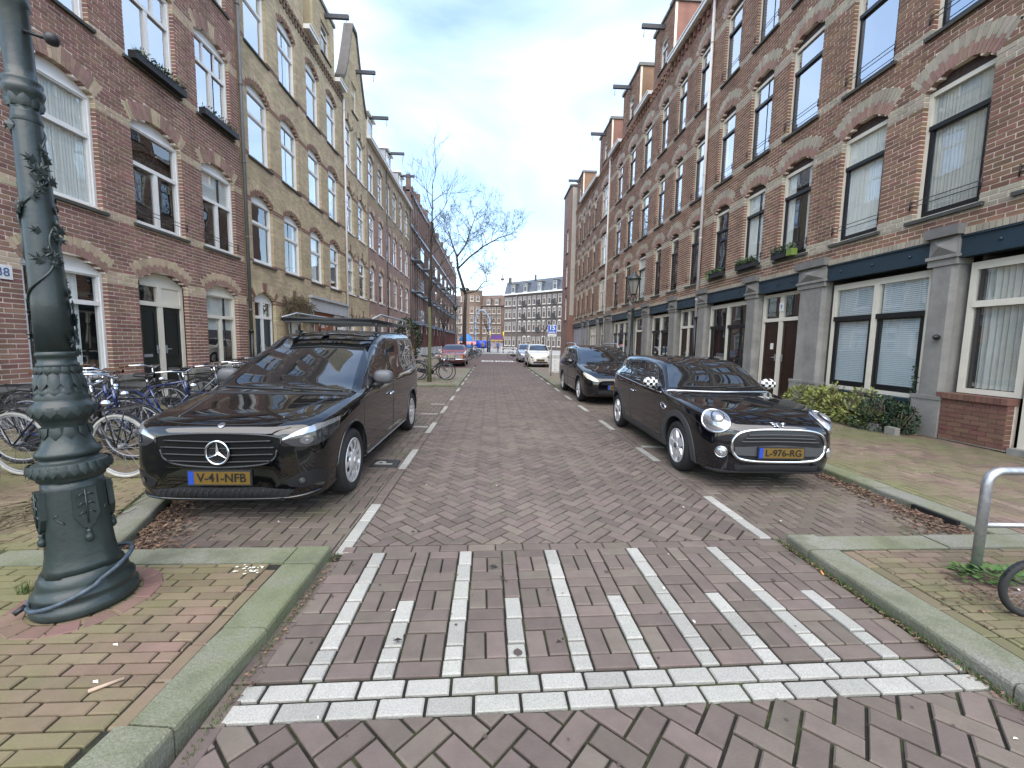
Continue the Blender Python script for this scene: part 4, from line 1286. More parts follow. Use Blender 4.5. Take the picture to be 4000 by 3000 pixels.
# --- second house
rb = right_house('brown brick house with two hoist dormers between the white downpipes', 13.66, 24.95, ((13.76, 14.54), (15.38, 16.15), (16.95, 17.72), (18.65, 19.70), (20.7, 21.7), (22.66, 23.65)), 22, 0, None,
                 ((15.20, 15.80), (17.86, 18.64), (20.0, 20.6), (23.5, 24.9)), dorm=((16.8, 18.75), (20.5, 23.0)))
door(rb, FR, 13.8, 15.1, .14, 2.06, 2.74, M_DOORB, M_CREAMP, 2)
shop_window(rb, 15.85, 17.75, (.5,), blind='side')
door(rb, FR, 18.7, 19.9, .14, 2.06, 2.74, M_DOORB, M_CREAMP, 1)
shop_window(rb, 20.7, 23.4, (.3, .7), blind='side', zt=2.0)
down_pipe(rb, FR, 25.0, .1, 12.3, M_PIPEW)

# --- third house
rc_ = right_house('brown brick house with narrow windows before the rendered side wall', 25.05, 34.86, ((25.4, 26.9), (28.1, 28.9), (29.9, 30.6), (31.6, 32.3), (33.0, 33.8)), 23, 0, None,
                  ((26.4, 26.95), (29.1, 29.7), (30.8, 31.4)), dorm=((25.15, 27.7), (32.7, 34.8)), wide=((25.4, 26.9),))
door(rc_, FR, 25.2, 26.3, .14, 2.06, 2.74, M_DOORB, M_CREAMP, 1)
shop_window(rc_, 27.0, 29.0, (.33, .66), blind='curtain', bars_top=6, black=False, zt=2.05)
M_GREYD = mat('grey_garage_doors', (.33, .34, .38), .6, noise=(4, .1))
for a, b_ in ((29.8, 30.7), (31.5, 33.0), (33.2, 34.7)):
    b = MB(); FR.box(b, a, b_, .1, 2.75, -.14, -.06); 
    for i in range(6): FR.box(b, a + (b_ - a) * i / 6 + .01, a + (b_ - a) * (i + 1) / 6 - .01, .12, 2.7, -.0599, -.045)
    b.build('garage_door', M_GREYD, rc_)
# --- narrow house that steps forward, with a rendered side wall
rd = thing('brick_house', 'narrow brick house with a tall rendered grey side wall', 'house', (0, 0, 0))
FD = Front('R', 6.48)
ops = [Op(36.0, 36.9, z0, zs, .2, .3, curtain='none', bright=True) for z0, zs in R_FL]
M_BTR = brick_tex_mat('courses_brown', (.21, .085, .06), (.17, .07, .05), (.30, .24, .2))
wb = MB()
for c in range(144):
    z = .1 + c * .1
    for p, q in gaps(35.2, 38.4, [(o.um - o.half_in(z + .05), o.um + o.half_in(z + .05)) for o in ops if o.half_in(z + .05) > 0]): FD.box(wb, p, q, z, z + .1, -.12, 0)
wb.build('wall', M_BTR, rd)
for i, o in enumerate(ops): window(rd, FD, o, 'sash_white', seed=500 + i)
b = MB(); FD.box(b, 35.19, 35.35, 3.9, 14.45, -6, -.121); b.build('render_wall', mat('render_grey', (.42, .40, .35), .9, noise=(1.2, .12)), rd)
b = MB(); FD.box(b, 35.19, 35.35, .1, 3.9, -6, -.121); b.build('wall', M_BTR, rd)
b = MB(); FD.box(b, 35.36, 38.39, .1, 14.4, -6, -.55); b.build('core', M_INT, rd)
b = MB(); FD.box(b, 35.1, 38.5, 14.5, 14.62, -6.1, .1); b.build('coping', M_STONED, rd)
# --- low corner house beyond
# ------------------------------------------------------------------ the far end of the street
M_FARB = brick_tex_mat('courses_far_grey', (.135, .105, .092), (.11, .088, .078), (.13, .105, .092), axis='X', bh=.09, bw=.28)
M_FARB2 = brick_tex_mat('courses_far_brown', (.19, .125, .092), (.155, .105, .078), (.18, .135, .105), axis='X', bh=.09, bw=.28)
M_SLATE = mat('slate', (.10, .115, .14), .6, noise=(2, .25))
_fw = {}
def far_window(parent, P, w, h, arched=False, balcony=False, m=None):
    """white frame with cross bars > pane; local x along the wall, y into it"""
    key = (round(w, 2), round(h, 2), arched)
    if key not in _fw:
        b = MB(); f = .075
        b.box((-w / 2, -.05, 0), (-w / 2 + f, .12, h)); b.box((w / 2 - f, -.05, 0), (w / 2, .12, h)); b.box((-w / 2 + f, -.05, 0), (w / 2 - f, .12, f)); b.box((-w / 2 + f, -.05, h - f), (w / 2 - f, .12, h))
        b.box((-w / 2 + f, -.04, h * .62), (w / 2 - f, .10, h * .62 + .09)); b.box((-.04, -.03, h * .62 + .09), (.04, .10, h - f))
        b.box((-w / 2 - .08, -.14, -.16), (w / 2 + .08, .12, -.001))
        if arched: b.prism([(-w / 2, h), (w / 2, h), (w / 2 * .7, h + .18), (0, h + .26), (-w / 2 * .7, h + .18)], lambda p, s: (p[0], -.05 if s else .1, p[1]))
        g = MB(); g.quad((-w / 2 + .05, .06, .05), (w / 2 - .05, .06, .05), (w / 2 - .05, .06, h - .05), (-w / 2 + .05, .06, h - .05))
        gm = g.mesh('pane'); gm.materials.append(M_FGL); fm = b.mesh('window'); fm.materials.append(M_FARW)
        _fw[key] = (fm, gm)
    fm, gm = _fw[key]
    o = link('window', fm, None, parent); o.matrix_local = P
    link('pane', gm, None, o)
    if balcony:
        b = MB(); b.box((-w / 2 - .15, -.55, -.05), (w / 2 + .15, -.02, .05)); b.box((-w / 2 - .15, -.55, .05), (w / 2 + .15, -.52, .85)); b.build('balcony', M_PLASTG_, o)
    return o
M_FARW = mat('far_white', (.55, .54, .51), .6)
M_FGL = glass_mat('far_glass', (.03, .035, .04), .25, clear=False)
M_PLASTG_ = mat('balcony_dark', (.04, .042, .045), .6)

def wall_frame(a, b):
    """matrix with x along a->b and y pointing away from the camera"""
    t = Vector((b[0] - a[0], b[1] - a[1], 0)); L = t.length; t.normalize()
    n = Vector((-t.y, t.x, 0))
    return Matrix(((t.x, n.x, 0, a[0]), (t.y, n.y, 0, a[1]), (0, 0, 1, 0), (0, 0, 0, 1))), L
M_, L_ = wall_frame((2.85, 100.5), (20, 83.5))
e1 = thing('apartment_house', 'grey-brown terrace with slate mansard roof closing the street', 'building', (0, 0, 0)); e1.matrix_world = M_
b = MB(); b.box((0, .15, 0), (L_, 9, 12.8)); b.build('wall', M_FARB, e1)
b = MB(); b.box((-.1, -.35, 12.8), (L_, .4, 13.1)); b.build('gutter', M_WHITE, e1)
b = MB(); b.add([(0, .1, 13.1), (L_, .1, 13.1), (L_, 1.1, 16.0), (0, 1.1, 16.0), (0, 9, 16.2), (L_, 9, 16.2), (0, 9, 12.8), (L_, 9, 12.8)], [(0, 1, 2, 3), (3, 2, 5, 4), (0, 3, 4, 6), (1, 7, 5, 2)]); b.build('roof', M_SLATE, e1)
b = MB(); b.box((0, .0, 0), (L_, .149, .02)); 
k = 0; x = .75
cols = []
while x < L_ - .6:
    cols.append(x); x += 1.15 if k in (0,) else (1.75 if k == 2 else 1.42); k += 1
for i, x in enumerate(cols):
    for fl, (z, h) in enumerate(((.9, 2.1), (4.35, 2.15), (7.35, 2.1), (10.3, 1.95))):
        bal = fl > 0 and i % 3 == 1 and i > 2
        if fl == 0 and i in (4, 5, 8): far_window(e1, Matrix.Translation((x, .1, .15)), 1.0, 2.85, True)
        else: far_window(e1, Matrix.Translation((x, .1, z)), .86, h, fl in (1, 2) and i > 2, bal)
for x in (3.2, 6.9, 11.0, 15.2):
    b = MB(); b.box((x - .65, -.15, 13.15), (x + .65, 1.0, 15.3)); d = b.build('dormer', M_SLATE, e1); b = MB(); b.box((x - .8, -.35, 15.3), (x + .8, 1.2, 15.42)); b.build('dormer_cap', M_STONE, d)
    far_window(e1, Matrix.Translation((x, -.21, 13.3)), .95, 1.8)
for x in (1.0, 1.4, 9.0):
    b = MB(); b.box((x - .15, .6, 15.8), (x + .15, 1.0, 17.0)); b.build('chimney', M_FARB, e1)
b = MB(); b.tube([(4.2, -.05, 0), (4.2, -.05, 12.8)], .07, 6); b.build('downpipe', M_ZINC, e1)

M_, L_ = wall_frame((-13.5, 116), (3.6, 109.5))
e2 = thing('corner_house', 'brown brick corner block with a round tower at the street end', 'building', (0, 0, 0)); e2.matrix_world = M_
b = MB(); b.box((0, .15, 0), (L_, 9, 11.2)); b.build('wall', M_FARB2, e2)
b = MB(); b.add([(0, .1, 11.4), (L_, .1, 11.4), (L_, 1.3, 14.2), (0, 1.3, 14.2), (0, 9, 14.4), (L_, 9, 14.4)], [(0, 1, 2, 3), (3, 2, 5, 4)]); b.box((-.1, -.3, 11.2), (L_ + .2, .3, 11.45)); b.build('roof', mat('roof_brown', (.14, .10, .085), .8, noise=(2, .2)), e2)
b = MB(); prof = []; n = 12
pts = [(8.4 + 3.1 * math.cos(math.pi + math.pi * i / n), .3 + 2.4 * math.sin(math.pi + math.pi * i / n)) for i in range(n + 1)]
b.prism(pts[::-1], lambda p, s: (p[0], p[1], 15.0 if s else 0)); b.build('tower', M_FARB2, e2)
b = MB(); b.prism([(8.4 + (p[0] - 8.4) * 1.05, .3 + (p[1] - .3) * 1.06) for p in pts][::-1], lambda p, s: (p[0], p[1], 15.35 if s else 15.0)); b.build('tower_cornice', M_STONE, e2)
for fl, (z, h) in enumerate(((.9, 2.0), (4.0, 1.9), (6.7, 1.9), (9.2, 1.7), (12.4, 1.4))):
    for a in (-50, -15, 20, 52):
        t = R_(270 + a); far_window(e2, Matrix.Translation((8.4 + 3.12 * math.cos(t), .3 + 2.42 * math.sin(t), z)) @ Matrix.Rotation(t + math.pi / 2, 4, 'Z'), .95, h)
    if fl < 4:
        for x in (.9, 2.2, 3.7, 5.0, 12.3, 13.7, 15.0, 16.4): far_window(e2, Matrix.Translation((x, .1, z)), .95, h)
for x in (3.0, 13.5, 15.8):
    b = MB(); b.box((x - .7, -.1, 11.5), (x + .7, 1.4, 13.3)); b.build('dormer', M_FARB2, e2); far_window(e2, Matrix.Translation((x, -.16, 11.6)), .95, 1.4)
# a plain terrace that closes the gap at the left
M_, L_ = wall_frame((-26, 108), (-13.6, 116))
e3 = thing('terrace_house', 'plain brick terrace half hidden beyond the modern block', 'building', (0, 0, 0)); e3.matrix_world = M_
b = MB(); b.box((0, .15, 0), (L_, 8, 12.0)); b.build('wall', M_FARB2, e3); b = MB(); b.box((0, -.2, 12.0), (L_, 8, 12.3)); b.build('gutter', M_WHITE, e3)
for i in range(9):
    for z in (.9, 4.0, 6.9, 9.6): far_window(e3, Matrix.Translation((.9 + i * 1.4, .1, z)), .95, 1.9)
# ------------------------------------------------------------------ cars
def pchip(xs, ys, xq):
    n = len(xs); h = np.diff(xs); dl = np.diff(ys) / h; d = np.zeros(n)
    for i in range(1, n - 1):
        if dl[i - 1] * dl[i] > 0:
            w1, w2 = 2 * h[i] + h[i - 1], h[i] + 2 * h[i - 1]
            d[i] = (w1 + w2) / (w1 / dl[i - 1] + w2 / dl[i])
    d[0], d[-1] = dl[0], dl[-1]
    i = np.clip(np.searchsorted(xs, xq, side='right') - 1, 0, n - 2)
    t = (xq - xs[i]) / h[i]
    return ((1 + 2 * t) * (1 - t) ** 2 * ys[i] + t * (1 - t) ** 2 * h[i] * d[i] + t * t * (3 - 2 * t) * ys[i + 1] + t * t * (t - 1) * h[i] * d[i + 1])

def paint(name, col, rough=.22, metal=.0, flake=0.):
    m = mat(name, col, .3 if metal == 0 else .35, metal=metal, spec=.03, coat=1.0)
    m.node_tree.nodes['Principled BSDF'].inputs['Coat IOR'].default_value = 1.75
    nt = m.node_tree; g = node(nt, 'ShaderNodeNewGeometry'); n = node(nt, 'ShaderNodeTexNoise'); n.inputs['Scale'].default_value = 7; n.inputs['Detail'].default_value = 6
    r_ = node(nt, 'ShaderNodeMapRange'); r_.inputs['From Min'].default_value = .4; r_.inputs['From Max'].default_value = .75; r_.inputs['To Min'].default_value = .012; r_.inputs['To Max'].default_value = .07
    nt.links.new(g.outputs['Position'], n.inputs['Vector']); nt.links.new(n.outputs['Fac'], r_.inputs['Value']); nt.links.new(r_.outputs[0], nt.nodes['Principled BSDF'].inputs['Coat Roughness'])
    return m
P_BLACK = paint('paint_black', (.0015, .0016, .002), .25)
P_NIGHT = paint('paint_night', (.0025, .003, .005), .25)
P_RED = paint('paint_dark_red', (.20, .035, .022), .3)
P_CREAM = paint('paint_cream', (.70, .68, .62), .3)
P_SILVER = paint('paint_silver', (.36, .39, .43), .3, .5)
M_CARGL = glass_mat('car_glass', (.010, .012, .013), .14, clear=False)
M_TYRE = mat('tyre_rubber', (.016, .016, .017), .75, noise=(20, .2))
M_PLAST = mat('black_plastic', (.018, .019, .021), .55)
M_PLASTG = mat('grey_plastic', (.05, .052, .055), .5)
M_CHROME = mat('chrome', (.75, .76, .78), .12, metal=1.)
M_ALLOY = mat('alloy', (.70, .70, .71), .32, metal=.55)
M_LAMPGL = mat('lamp_clear', (.50, .51, .54), .16, metal=.75, coat=1.)
M_LENSD = mat('lens_dim', (.24, .245, .26), .1, metal=.8, coat=1.)
M_LAMPDK = mat('lamp_dark', (.03, .032, .036), .12, coat=1.)
M_PLATE = mat('plate_yellow_shaded', (.13, .075, .009), .5)  # plate yellow darkened, the shade on the plates is put into the colour
M_PLATEB = mat('plate_blue', (.01, .05, .35), .5)
M_LAMPW = mat('lamp_milky', (.62, .60, .50), .2, coat=1.)

M_GRBAR = mat('grille_bar', (.012, .012, .013), .35)
M_GRILLE = mat('grille_black', (.004, .004, .004), .6, spec=.2)
class Car:
    def __init__(s, name, label, loc, rz, body_mat, stations, group=None):
        s.root = thing(name, label, 'car' if name != 'delivery_van' else 'van', loc, rz, group)
        st = np.array(stations, dtype=float)
        ys = st[:, 0]
        q = []
        for i in range(len(ys) - 1):
            q += list(np.linspace(ys[i], ys[i + 1], 7)[:-1])
        q.append(ys[-1]); q = np.array(q)
        C = [pchip(ys, st[:, k], q) for k in range(1, st.shape[1])]
        rings = []
        for i in range(len(q)):
            zb, wb, ws, zs, wm, zm, wt, zt, wg, zg, wr, zr, zc = [c[i] for c in C]
            ctrl = [(0, zb), (wb * .6, zb), (wb, zb + .004), (ws, zs), (wm, zm), (wt, zt), (wg, zg), (wr, zr), (wr * .55, zr + (zc - zr) * .78), (0, zc)]
            pts = crom([(a, b, 0) for a, b in ctrl], 5)
            rings.append([(p.x, q[i], p.y) for p in pts])
        K = len(rings[0]); vs = []; fs = []
        for r in rings:
            vs += r + [(-p[0], p[1], p[2]) for p in r[-2:0:-1]]
        N = 2 * K - 2
        for i in range(len(rings) - 1):
            for k in range(N):
                l = (k + 1) % N
                fs.append((i * N + k, (i + 1) * N + k, (i + 1) * N + l, i * N + l))
        fs.append(tuple(range(N))); fs.append(tuple((len(rings) - 1) * N + k for k in range(N))[::-1])
        s.v, s.f = vs, fs
        s.bvh = BVHTree.FromPolygons([Vector(p) for p in vs], fs)
        s.mat = body_mat
    def body(s, arches, r, name='body', inner=.42):
        me = bpy.data.meshes.new(name); me.from_pydata(s.v, [], s.f)
        recalc(me)
        me.polygons.foreach_set('use_smooth', [True] * len(me.polygons))
        me.materials.append(s.mat); me.materials.append(M_PLAST)
        o = bpy.data.objects.new(name, me); COL.objects.link(o)
        cut = MB()
        for (y, z) in arches:
            for sg in (-1, 1):
                n = 40; vs = []
                for xx in (inner * sg, 1.2 * sg):
                    vs += [(xx, y + r * math.cos(2 * math.pi * k / n), z + r * math.sin(2 * math.pi * k / n)) for k in range(n)]
                fs = [tuple(range(n)), tuple(range(n, 2 * n))[::-1]] + [(k, (k + 1) % n, (k + 1) % n + n, k + n) for k in range(n)]
                cut.add(vs, fs)
        cm = cut.mesh('cut'); recalc(cm); cm.materials.append(M_PLAST); cm.materials.append(M_PLAST)
        for p in cm.polygons: p.material_index = 1
        co = bpy.data.objects.new('cut', cm); COL.objects.link(co)
        md = o.modifiers.new('b', 'BOOLEAN'); md.operation = 'DIFFERENCE'; md.object = co; md.solver = 'EXACT'
        try: md.material_mode = 'INDEX'
        except Exception: pass
        dg = bpy.context.evaluated_depsgraph_get()
        nm = bpy.data.meshes.new_from_object(o.evaluated_get(dg))
        o.modifiers.clear(); o.data = nm; nm.name = name
        bpy.data.objects.remove(co)
        # keep round arches crisp
        nm.polygons.foreach_set('use_smooth', [True] * len(nm.polygons))
        try: nm.set_sharp_from_angle(angle=R_(38))
        except Exception: pass
        o.parent = s.root
        s.b = o
        return o
    def hit(s, p, d, eps):
        if d is None or getattr(s, 'near', False):
            loc, nrm, i, dist = s.bvh.find_nearest(Vector(p)); c = Vector((0, 2.0, .7)) - loc
            return loc + (nrm if nrm.dot(c) < 0 else -nrm) * eps
        p, d = Vector(p), Vector(d).normalized()
        loc, nrm, i, dist = s.bvh.ray_cast(p - d * 2.5, d)
        if loc is None:
            loc, nrm, i, dist = s.bvh.find_nearest(p)
        if nrm.dot(d) > 0: nrm = -nrm
        return loc + nrm * eps
    def patch(s, name, lo, up, d, m, eps=.004, nu=18, nv=8, parent=None, mirror=False, thick=.0, smooth=True):
        """a panel that lies on the body between a lower and an upper line"""
        def res(pts):
            P = [Vector(p) for p in pts]; L = [0]
            for a, b in zip(P[:-1], P[1:]): L.append(L[-1] + (b - a).length)
            out = []
            for i in range(nu + 1):
                t = L[-1] * i / nu; k = max(j for j in range(len(L)) if L[j] <= t + 1e-9); k = min(k, len(P) - 2)
                f = (t - L[k]) / max(1e-9, L[k + 1] - L[k]); out.append(P[k].lerp(P[k + 1], f))
            return out
        A, B = res(lo), res(up)
        outs = []
        for sg in ((1, -1) if mirror else (1,)):
            b = MB(); dd = Vector((d[0] * sg, d[1], d[2]))
            pts = [[s.hit((A[i].lerp(B[i], j / nv)).x * sg if False else Vector((A[i].lerp(B[i], j / nv).x * sg, A[i].lerp(B[i], j / nv).y, A[i].lerp(B[i], j / nv).z)), dd, eps) for i in range(nu + 1)] for j in range(nv + 1)]
            flip = sg < 0
            vs = [p for row in pts for p in row]; w = nu + 1; fs = []
            for j in range(nv):
                for i in range(nu):
                    q = (j * w + i, j * w + i + 1, (j + 1) * w + i + 1, (j + 1) * w + i); fs.append(q)
            # orient outwards
            c = vs[fs[len(fs) // 2][0]]; n = (vs[fs[len(fs) // 2][1]] - c).cross(vs[fs[len(fs) // 2][3]] - c)
            if n.dot(dd) > 0: fs = [f[::-1] for f in fs]
            # skirt so the panel has an edge
            rim = [j * w for j in range(nv + 1)] + [nv * w + i for i in range(1, w)] + [j * w + nu for j in range(nv - 1, -1, -1)] + [i for i in range(nu - 1, 0, -1)]
            base = len(vs)
            dn = dd.normalized() * (eps + .012)
            vs = vs + [vs[k] + dn for k in rim]
            for a in range(len(rim)):
                e = (a + 1) % len(rim); fs.append((rim[a], rim[e], base + e, base + a))
            b.add(vs, fs, smooth=smooth)
            ob = b.build(name, m, parent or s.root)
            try: ob.data.set_sharp_from_angle(angle=R_(50))
            except Exception: pass
            outs.append(ob)
        return outs
    def disc(s, name, c, u, v, ru, rv, d, m, eps=.006, n=28, rings=5, parent=None, r0=0., bulge=0., mirror=False, tilt=0.):
        outs = []
        for sg in ((1, -1) if mirror else (1,)):
            U = Vector(u).normalized(); V = Vector(v).normalized(); cc = Vector(c); dd = Vector(d)
            vs = []; fs = []
            for j in range(rings + 1):
                f = r0 + (1 - r0) * j / rings
                for k in range(n):
                    a = 2 * math.pi * k / n
                    p = cc + U * ru * f * math.cos(a) + V * rv * f * math.sin(a)
                    h = s.hit(p, dd, eps + bulge * (1 - f * f))
                    vs.append(Vector((h.x * sg, h.y, h.z)))
            for j in range(rings):
                for k in range(n):
                    l = (k + 1) % n; fs.append((j * n + k, j * n + l, (j + 1) * n + l, (j + 1) * n + k))
            if r0 == 0: fs.append(tuple(range(n))[::-1])
            b = MB(); b.add(vs, fs, smooth=True); ob = b.build(name, m, parent or s.root); recalc(ob.data); outs.append(ob)
        return outs
    def ring(s, name, c, u, v, ru, rv, d, m, r=.01, eps=.004, n=36, parent=None, mirror=False, a0=0, a1=2 * math.pi, nn=6):
        outs = []
        for sg in ((1, -1) if mirror else (1,)):
            U = Vector(u).normalized(); V = Vector(v).normalized(); cc = Vector(c); pts = []
            full = abs(a1 - a0 - 2 * math.pi) < 1e-6
            for k in range(n if full else n + 1):
                a = a0 + (a1 - a0) * k / n
                h = s.hit(cc + U * ru * math.cos(a) + V * rv * math.sin(a), d, eps); pts.append((h.x * sg, h.y, h.z))
            b = MB(); b.tube(pts, r, nn, closed=full); outs.append(b.build(name, m, parent or s.root))
        return outs
    def line(s, name, pts, d, m, r=.004, eps=.0, parent=None, mirror=False, n=24, nn=5):
        outs = []
        P = crom(pts, max(2, n // max(1, len(pts) - 1)))
        for sg in ((1, -1) if mirror else (1,)):
            q = []
            for p in P:
                h = s.hit(p, d, eps); q.append((h.x * sg, h.y, h.z))
            b = MB(); b.tube(q, r, nn); outs.append(b.build(name, m, parent or s.root))
        return outs

def wheel(parent, x, y, r, w, style, steer=0.):
    """tyre with rim and spokes; x>0 means the outer face looks to +x"""
    sg = 1 if x > 0 else -1
    t = MB()
    M = Matrix.Translation((x, y, r)) @ Matrix.Rotation(steer, 4, 'Z') @ Matrix.Rotation(sg * math.pi / 2, 4, 'Y')   # local +z -> outwards
    ri = r * .68
    prof = [(ri, -w), (r * .88, -w), (r * .97, -w * .86), (r, -w * .6), (r, -w * .42), (r * .985, -w * .2), (r * .94, -.012), (r * .86, .0), (r * .76, -.004), (ri, -.014), (ri, -w)]
    t.lathe(prof, 40, M=M)
    wh = t.build('wheel', M_TYRE, parent); recalc(wh.data)
    d = MB(); d.lathe([(0, -.10), (ri * .99, -.10), (ri * .99, -.085), (0, -.085)], 32, M=M); d.build('brake_disc', M_PLAST, wh)
    rim = MB(); rim.lathe([(ri * 1.01, -.085), (ri * 1.01, -.008), (ri * .95, -.004), (ri * .91, -.03), (ri * .91, -.085)], 36, M=M)
    if style == 'cap':
        n = 10
        rim.lathe([(ri * .50, -.03), (ri * .50, -.012), (ri * .34, .0), (ri * .2, .004), (.0, .004)], 30, M=M)
        for k in range(n):
            a0 = 2 * math.pi * (k + .16) / n; a1 = 2 * math.pi * (k + .84) / n
            vs = []
            for rr_, zz_, f in ((ri * .46, -.012, 0), (ri * .72, -.008, .08), (ri * .93, -.016, -.05)):
                for a in (a0 + f, (a0 + a1) / 2, a1 - f):
                    vs.append(M @ Vector((rr_ * math.cos(a), rr_ * math.sin(a), zz_ + (.006 if a == (a0 + a1) / 2 else 0))))
            rim.add(vs, [(0, 1, 4, 3), (1, 2, 5, 4), (3, 4, 7, 6), (4, 5, 8, 7)], smooth=True)
    elif style == 'five':
        for k in range(5):
            a = 2 * math.pi * k / 5 + .3; vs = []
            for rr_, hw, zz_ in ((ri * .12, .03, -.012), (ri * .45, .052, -.006), (ri * .94, .040, -.012)):
                for sgn, dz in ((-1, -.028), (-.75, 0), (.75, 0), (1, -.028)):
                    vs.append(M @ Vector((rr_ * math.cos(a) - sgn * hw * math.sin(a), rr_ * math.sin(a) + sgn * hw * math.cos(a), zz_ + dz)))
            rim.add(vs, [(i * 4 + j, i * 4 + j + 1, (i + 1) * 4 + j + 1, (i + 1) * 4 + j) for i in range(2) for j in range(3)])
        rim.lathe([(ri * .24, -.03), (ri * .24, -.006), (ri * .1, .0), (0, 0)], 20, M=M)
    else:
        n = 8
        for k in range(n):
            a = 2 * math.pi * k / n; vs = []
            for rr_, hw, zz_ in ((ri * .1, .03, -.015), (ri * .94, .032, -.02)):
                for sgn, dz in ((-1, -.02), (-.7, 0), (.7, 0), (1, -.02)):
                    vs.append(M @ Vector((rr_ * math.cos(a) - sgn * hw * math.sin(a), rr_ * math.sin(a) + sgn * hw * math.cos(a), zz_ + dz)))
            rim.add(vs, [(j, j + 1, 4 + j + 1, 4 + j) for j in range(3)])
        rim.lathe([(ri * .3, -.03), (ri * .3, -.01), (0, 0)], 20, M=M)
    rim.build('rim', M_ALLOY if style != 'dark' else M_PLASTG, wh)
    cp = MB(); cp.lathe([(ri * .15, .0), (ri * .15, .008), (0, .010)], 18, M=M); cp.build('hub_cap', M_PLASTG if style != 'cap' else M_ALLOY, wh)
    return wh

def number_plate(car, txt, y, z, w, h, tilt=0., x=0.):
    b = MB(); b.box((x - w / 2, y - .008, z - h / 2), (x + w / 2, y, z + h / 2)); pl = b.build('number_plate', M_PLATE, car.root)
    b = MB(); b.box((x - w / 2 - .001, y - .0095, z - h / 2 - .001), (x - w / 2 + w * .085, y - .0005, z + h / 2 + .001)); b.build('plate_band', M_PLATEB, pl)
    b = MB(); b.box((x - w / 2 - .01, y - .004, z - h / 2 - .01), (x + w / 2 + .01, y + .02, z + h / 2 + .01)); b.build('plate_holder', M_PLAST, pl)
    t = text_mesh(txt, h * .95, M_BLACKP, parent=pl, ext=.001, bold=.0008)
    ws = max(v.co.x for v in t.data.vertices) - min(v.co.x for v in t.data.vertices)
    t.matrix_local = Matrix.Translation((x + w * .04, y - .0105, z)) @ Matrix.Rotation(math.pi / 2, 4, 'X') @ Matrix.Diagonal((w * .80 / ws, 1, 1, 1))
    return pl

# ---- black delivery van
V = []
van_st = [
 # y    zb   wb    ws   zs    wm   zm    wt   zt    wg   zg    wr   zr    zc
 (0.00, .25, .36, .42, .29, .48, .42, .48, .61, .46, .67, .42, .708, .72),
 (0.03, .20, .50, .57, .26, .61, .42, .60, .65, .57, .71, .48, .745, .756),
 (0.10, .17, .60, .67, .24, .71, .43, .69, .69, .65, .755, .54, .785, .798),
 (0.22, .16, .65, .735, .23, .765, .45, .745, .725, .69, .795, .57, .815, .83),
 (0.45, .16, .66, .765, .23, .79, .48, .775, .765, .72, .83, .59, .85, .862),
 (0.78, .17, .66, .78, .24, .80, .52, .795, .82, .745, .88, .63, .895, .908),
 (1.02, .18, .66, .785, .25, .805, .54, .80, .85, .765, .905, .68, .925, .94),
 (1.25, .18, .66, .785, .25, .805, .54, .80, .88, .755, .98, .69, 1.04, 1.065),
 (1.60, .18, .66, .785, .25, .805, .54, .80, .90, .735, 1.08, .665, 1.21, 1.245),
 (1.95, .18, .66, .785, .25, .805, .54, .80, .92, .72, 1.15, .64, 1.35, 1.395),
 (2.15, .18, .66, .785, .25, .805, .54, .80, .93, .715, 1.19, .635, 1.43, 1.47),
 (2.45, .18, .66, .785, .25, .805, .54, .80, .94, .715, 1.22, .64, 1.495, 1.54),
 (3.00, .18, .66, .785, .25, .805, .54, .80, .95, .72, 1.24, .65, 1.52, 1.57),
 (3.70, .18, .66, .78, .25, .80, .54, .795, .96, .72, 1.24, .65, 1.52, 1.565),
 (4.05, .20, .64, .76, .27, .785, .54, .78, .96, .71, 1.23, .63, 1.49, 1.54),
 (4.20, .22, .60, .73, .29, .75, .54, .745, .95, .69, 1.21, .60, 1.45, 1.50),
 (4.28, .28, .52, .66, .33, .68, .54, .68, .94, .64, 1.18, .55, 1.40, 1.44)]
van = Car('delivery_van', 'shiny black delivery van with a flat roof rack parked on the left', (-2.015, 3.10, 0), R_(-.2), P_BLACK, van_st)
van.root.scale = (.935, .985, .99)
van.body(((.73, .305), (3.54, .305)), .365)
for y in (.73, 3.54):
    for x in (-.80, .80): wheel(van.root, x, y, .305, .19, 'cap')
D_F, D_S, D_T = (0, 1, 0), (-1, 0, 0), (0, 0, -1)
# windscreen, side glass
D_W = (0, .75, -.66)
van.patch('windscreen', [(-.68, .95, .93), (-.35, .89, .92), (0, .87, .915), (.35, .89, .92), (.68, .95, .93)], [(-.545, 1.92, 1.36), (-.3, 1.90, 1.385), (0, 1.89, 1.39), (.3, 1.90, 1.385), (.545, 1.92, 1.36)], D_W, M_CARGL, .004, 24, 14)
van.patch('side_window', [(.9, 1.22, .93), (.9, 2.2, .985)], [(.9, 1.33, 1.02), (.9, 1.62, 1.22), (.9, 1.90, 1.36), (.9, 2.13, 1.395)], D_S, M_CARGL, .004, 16, 8, mirror=True)
van.patch('rear_side_window', [(.9, 2.34, 1.0), (.9, 3.3, 1.02), (.9, 3.84, 1.06)], [(.9, 2.30, 1.41), (.9, 3.2, 1.435), (.9, 3.74, 1.42)], D_S, M_CARGL, .004, 16, 8, mirror=True)
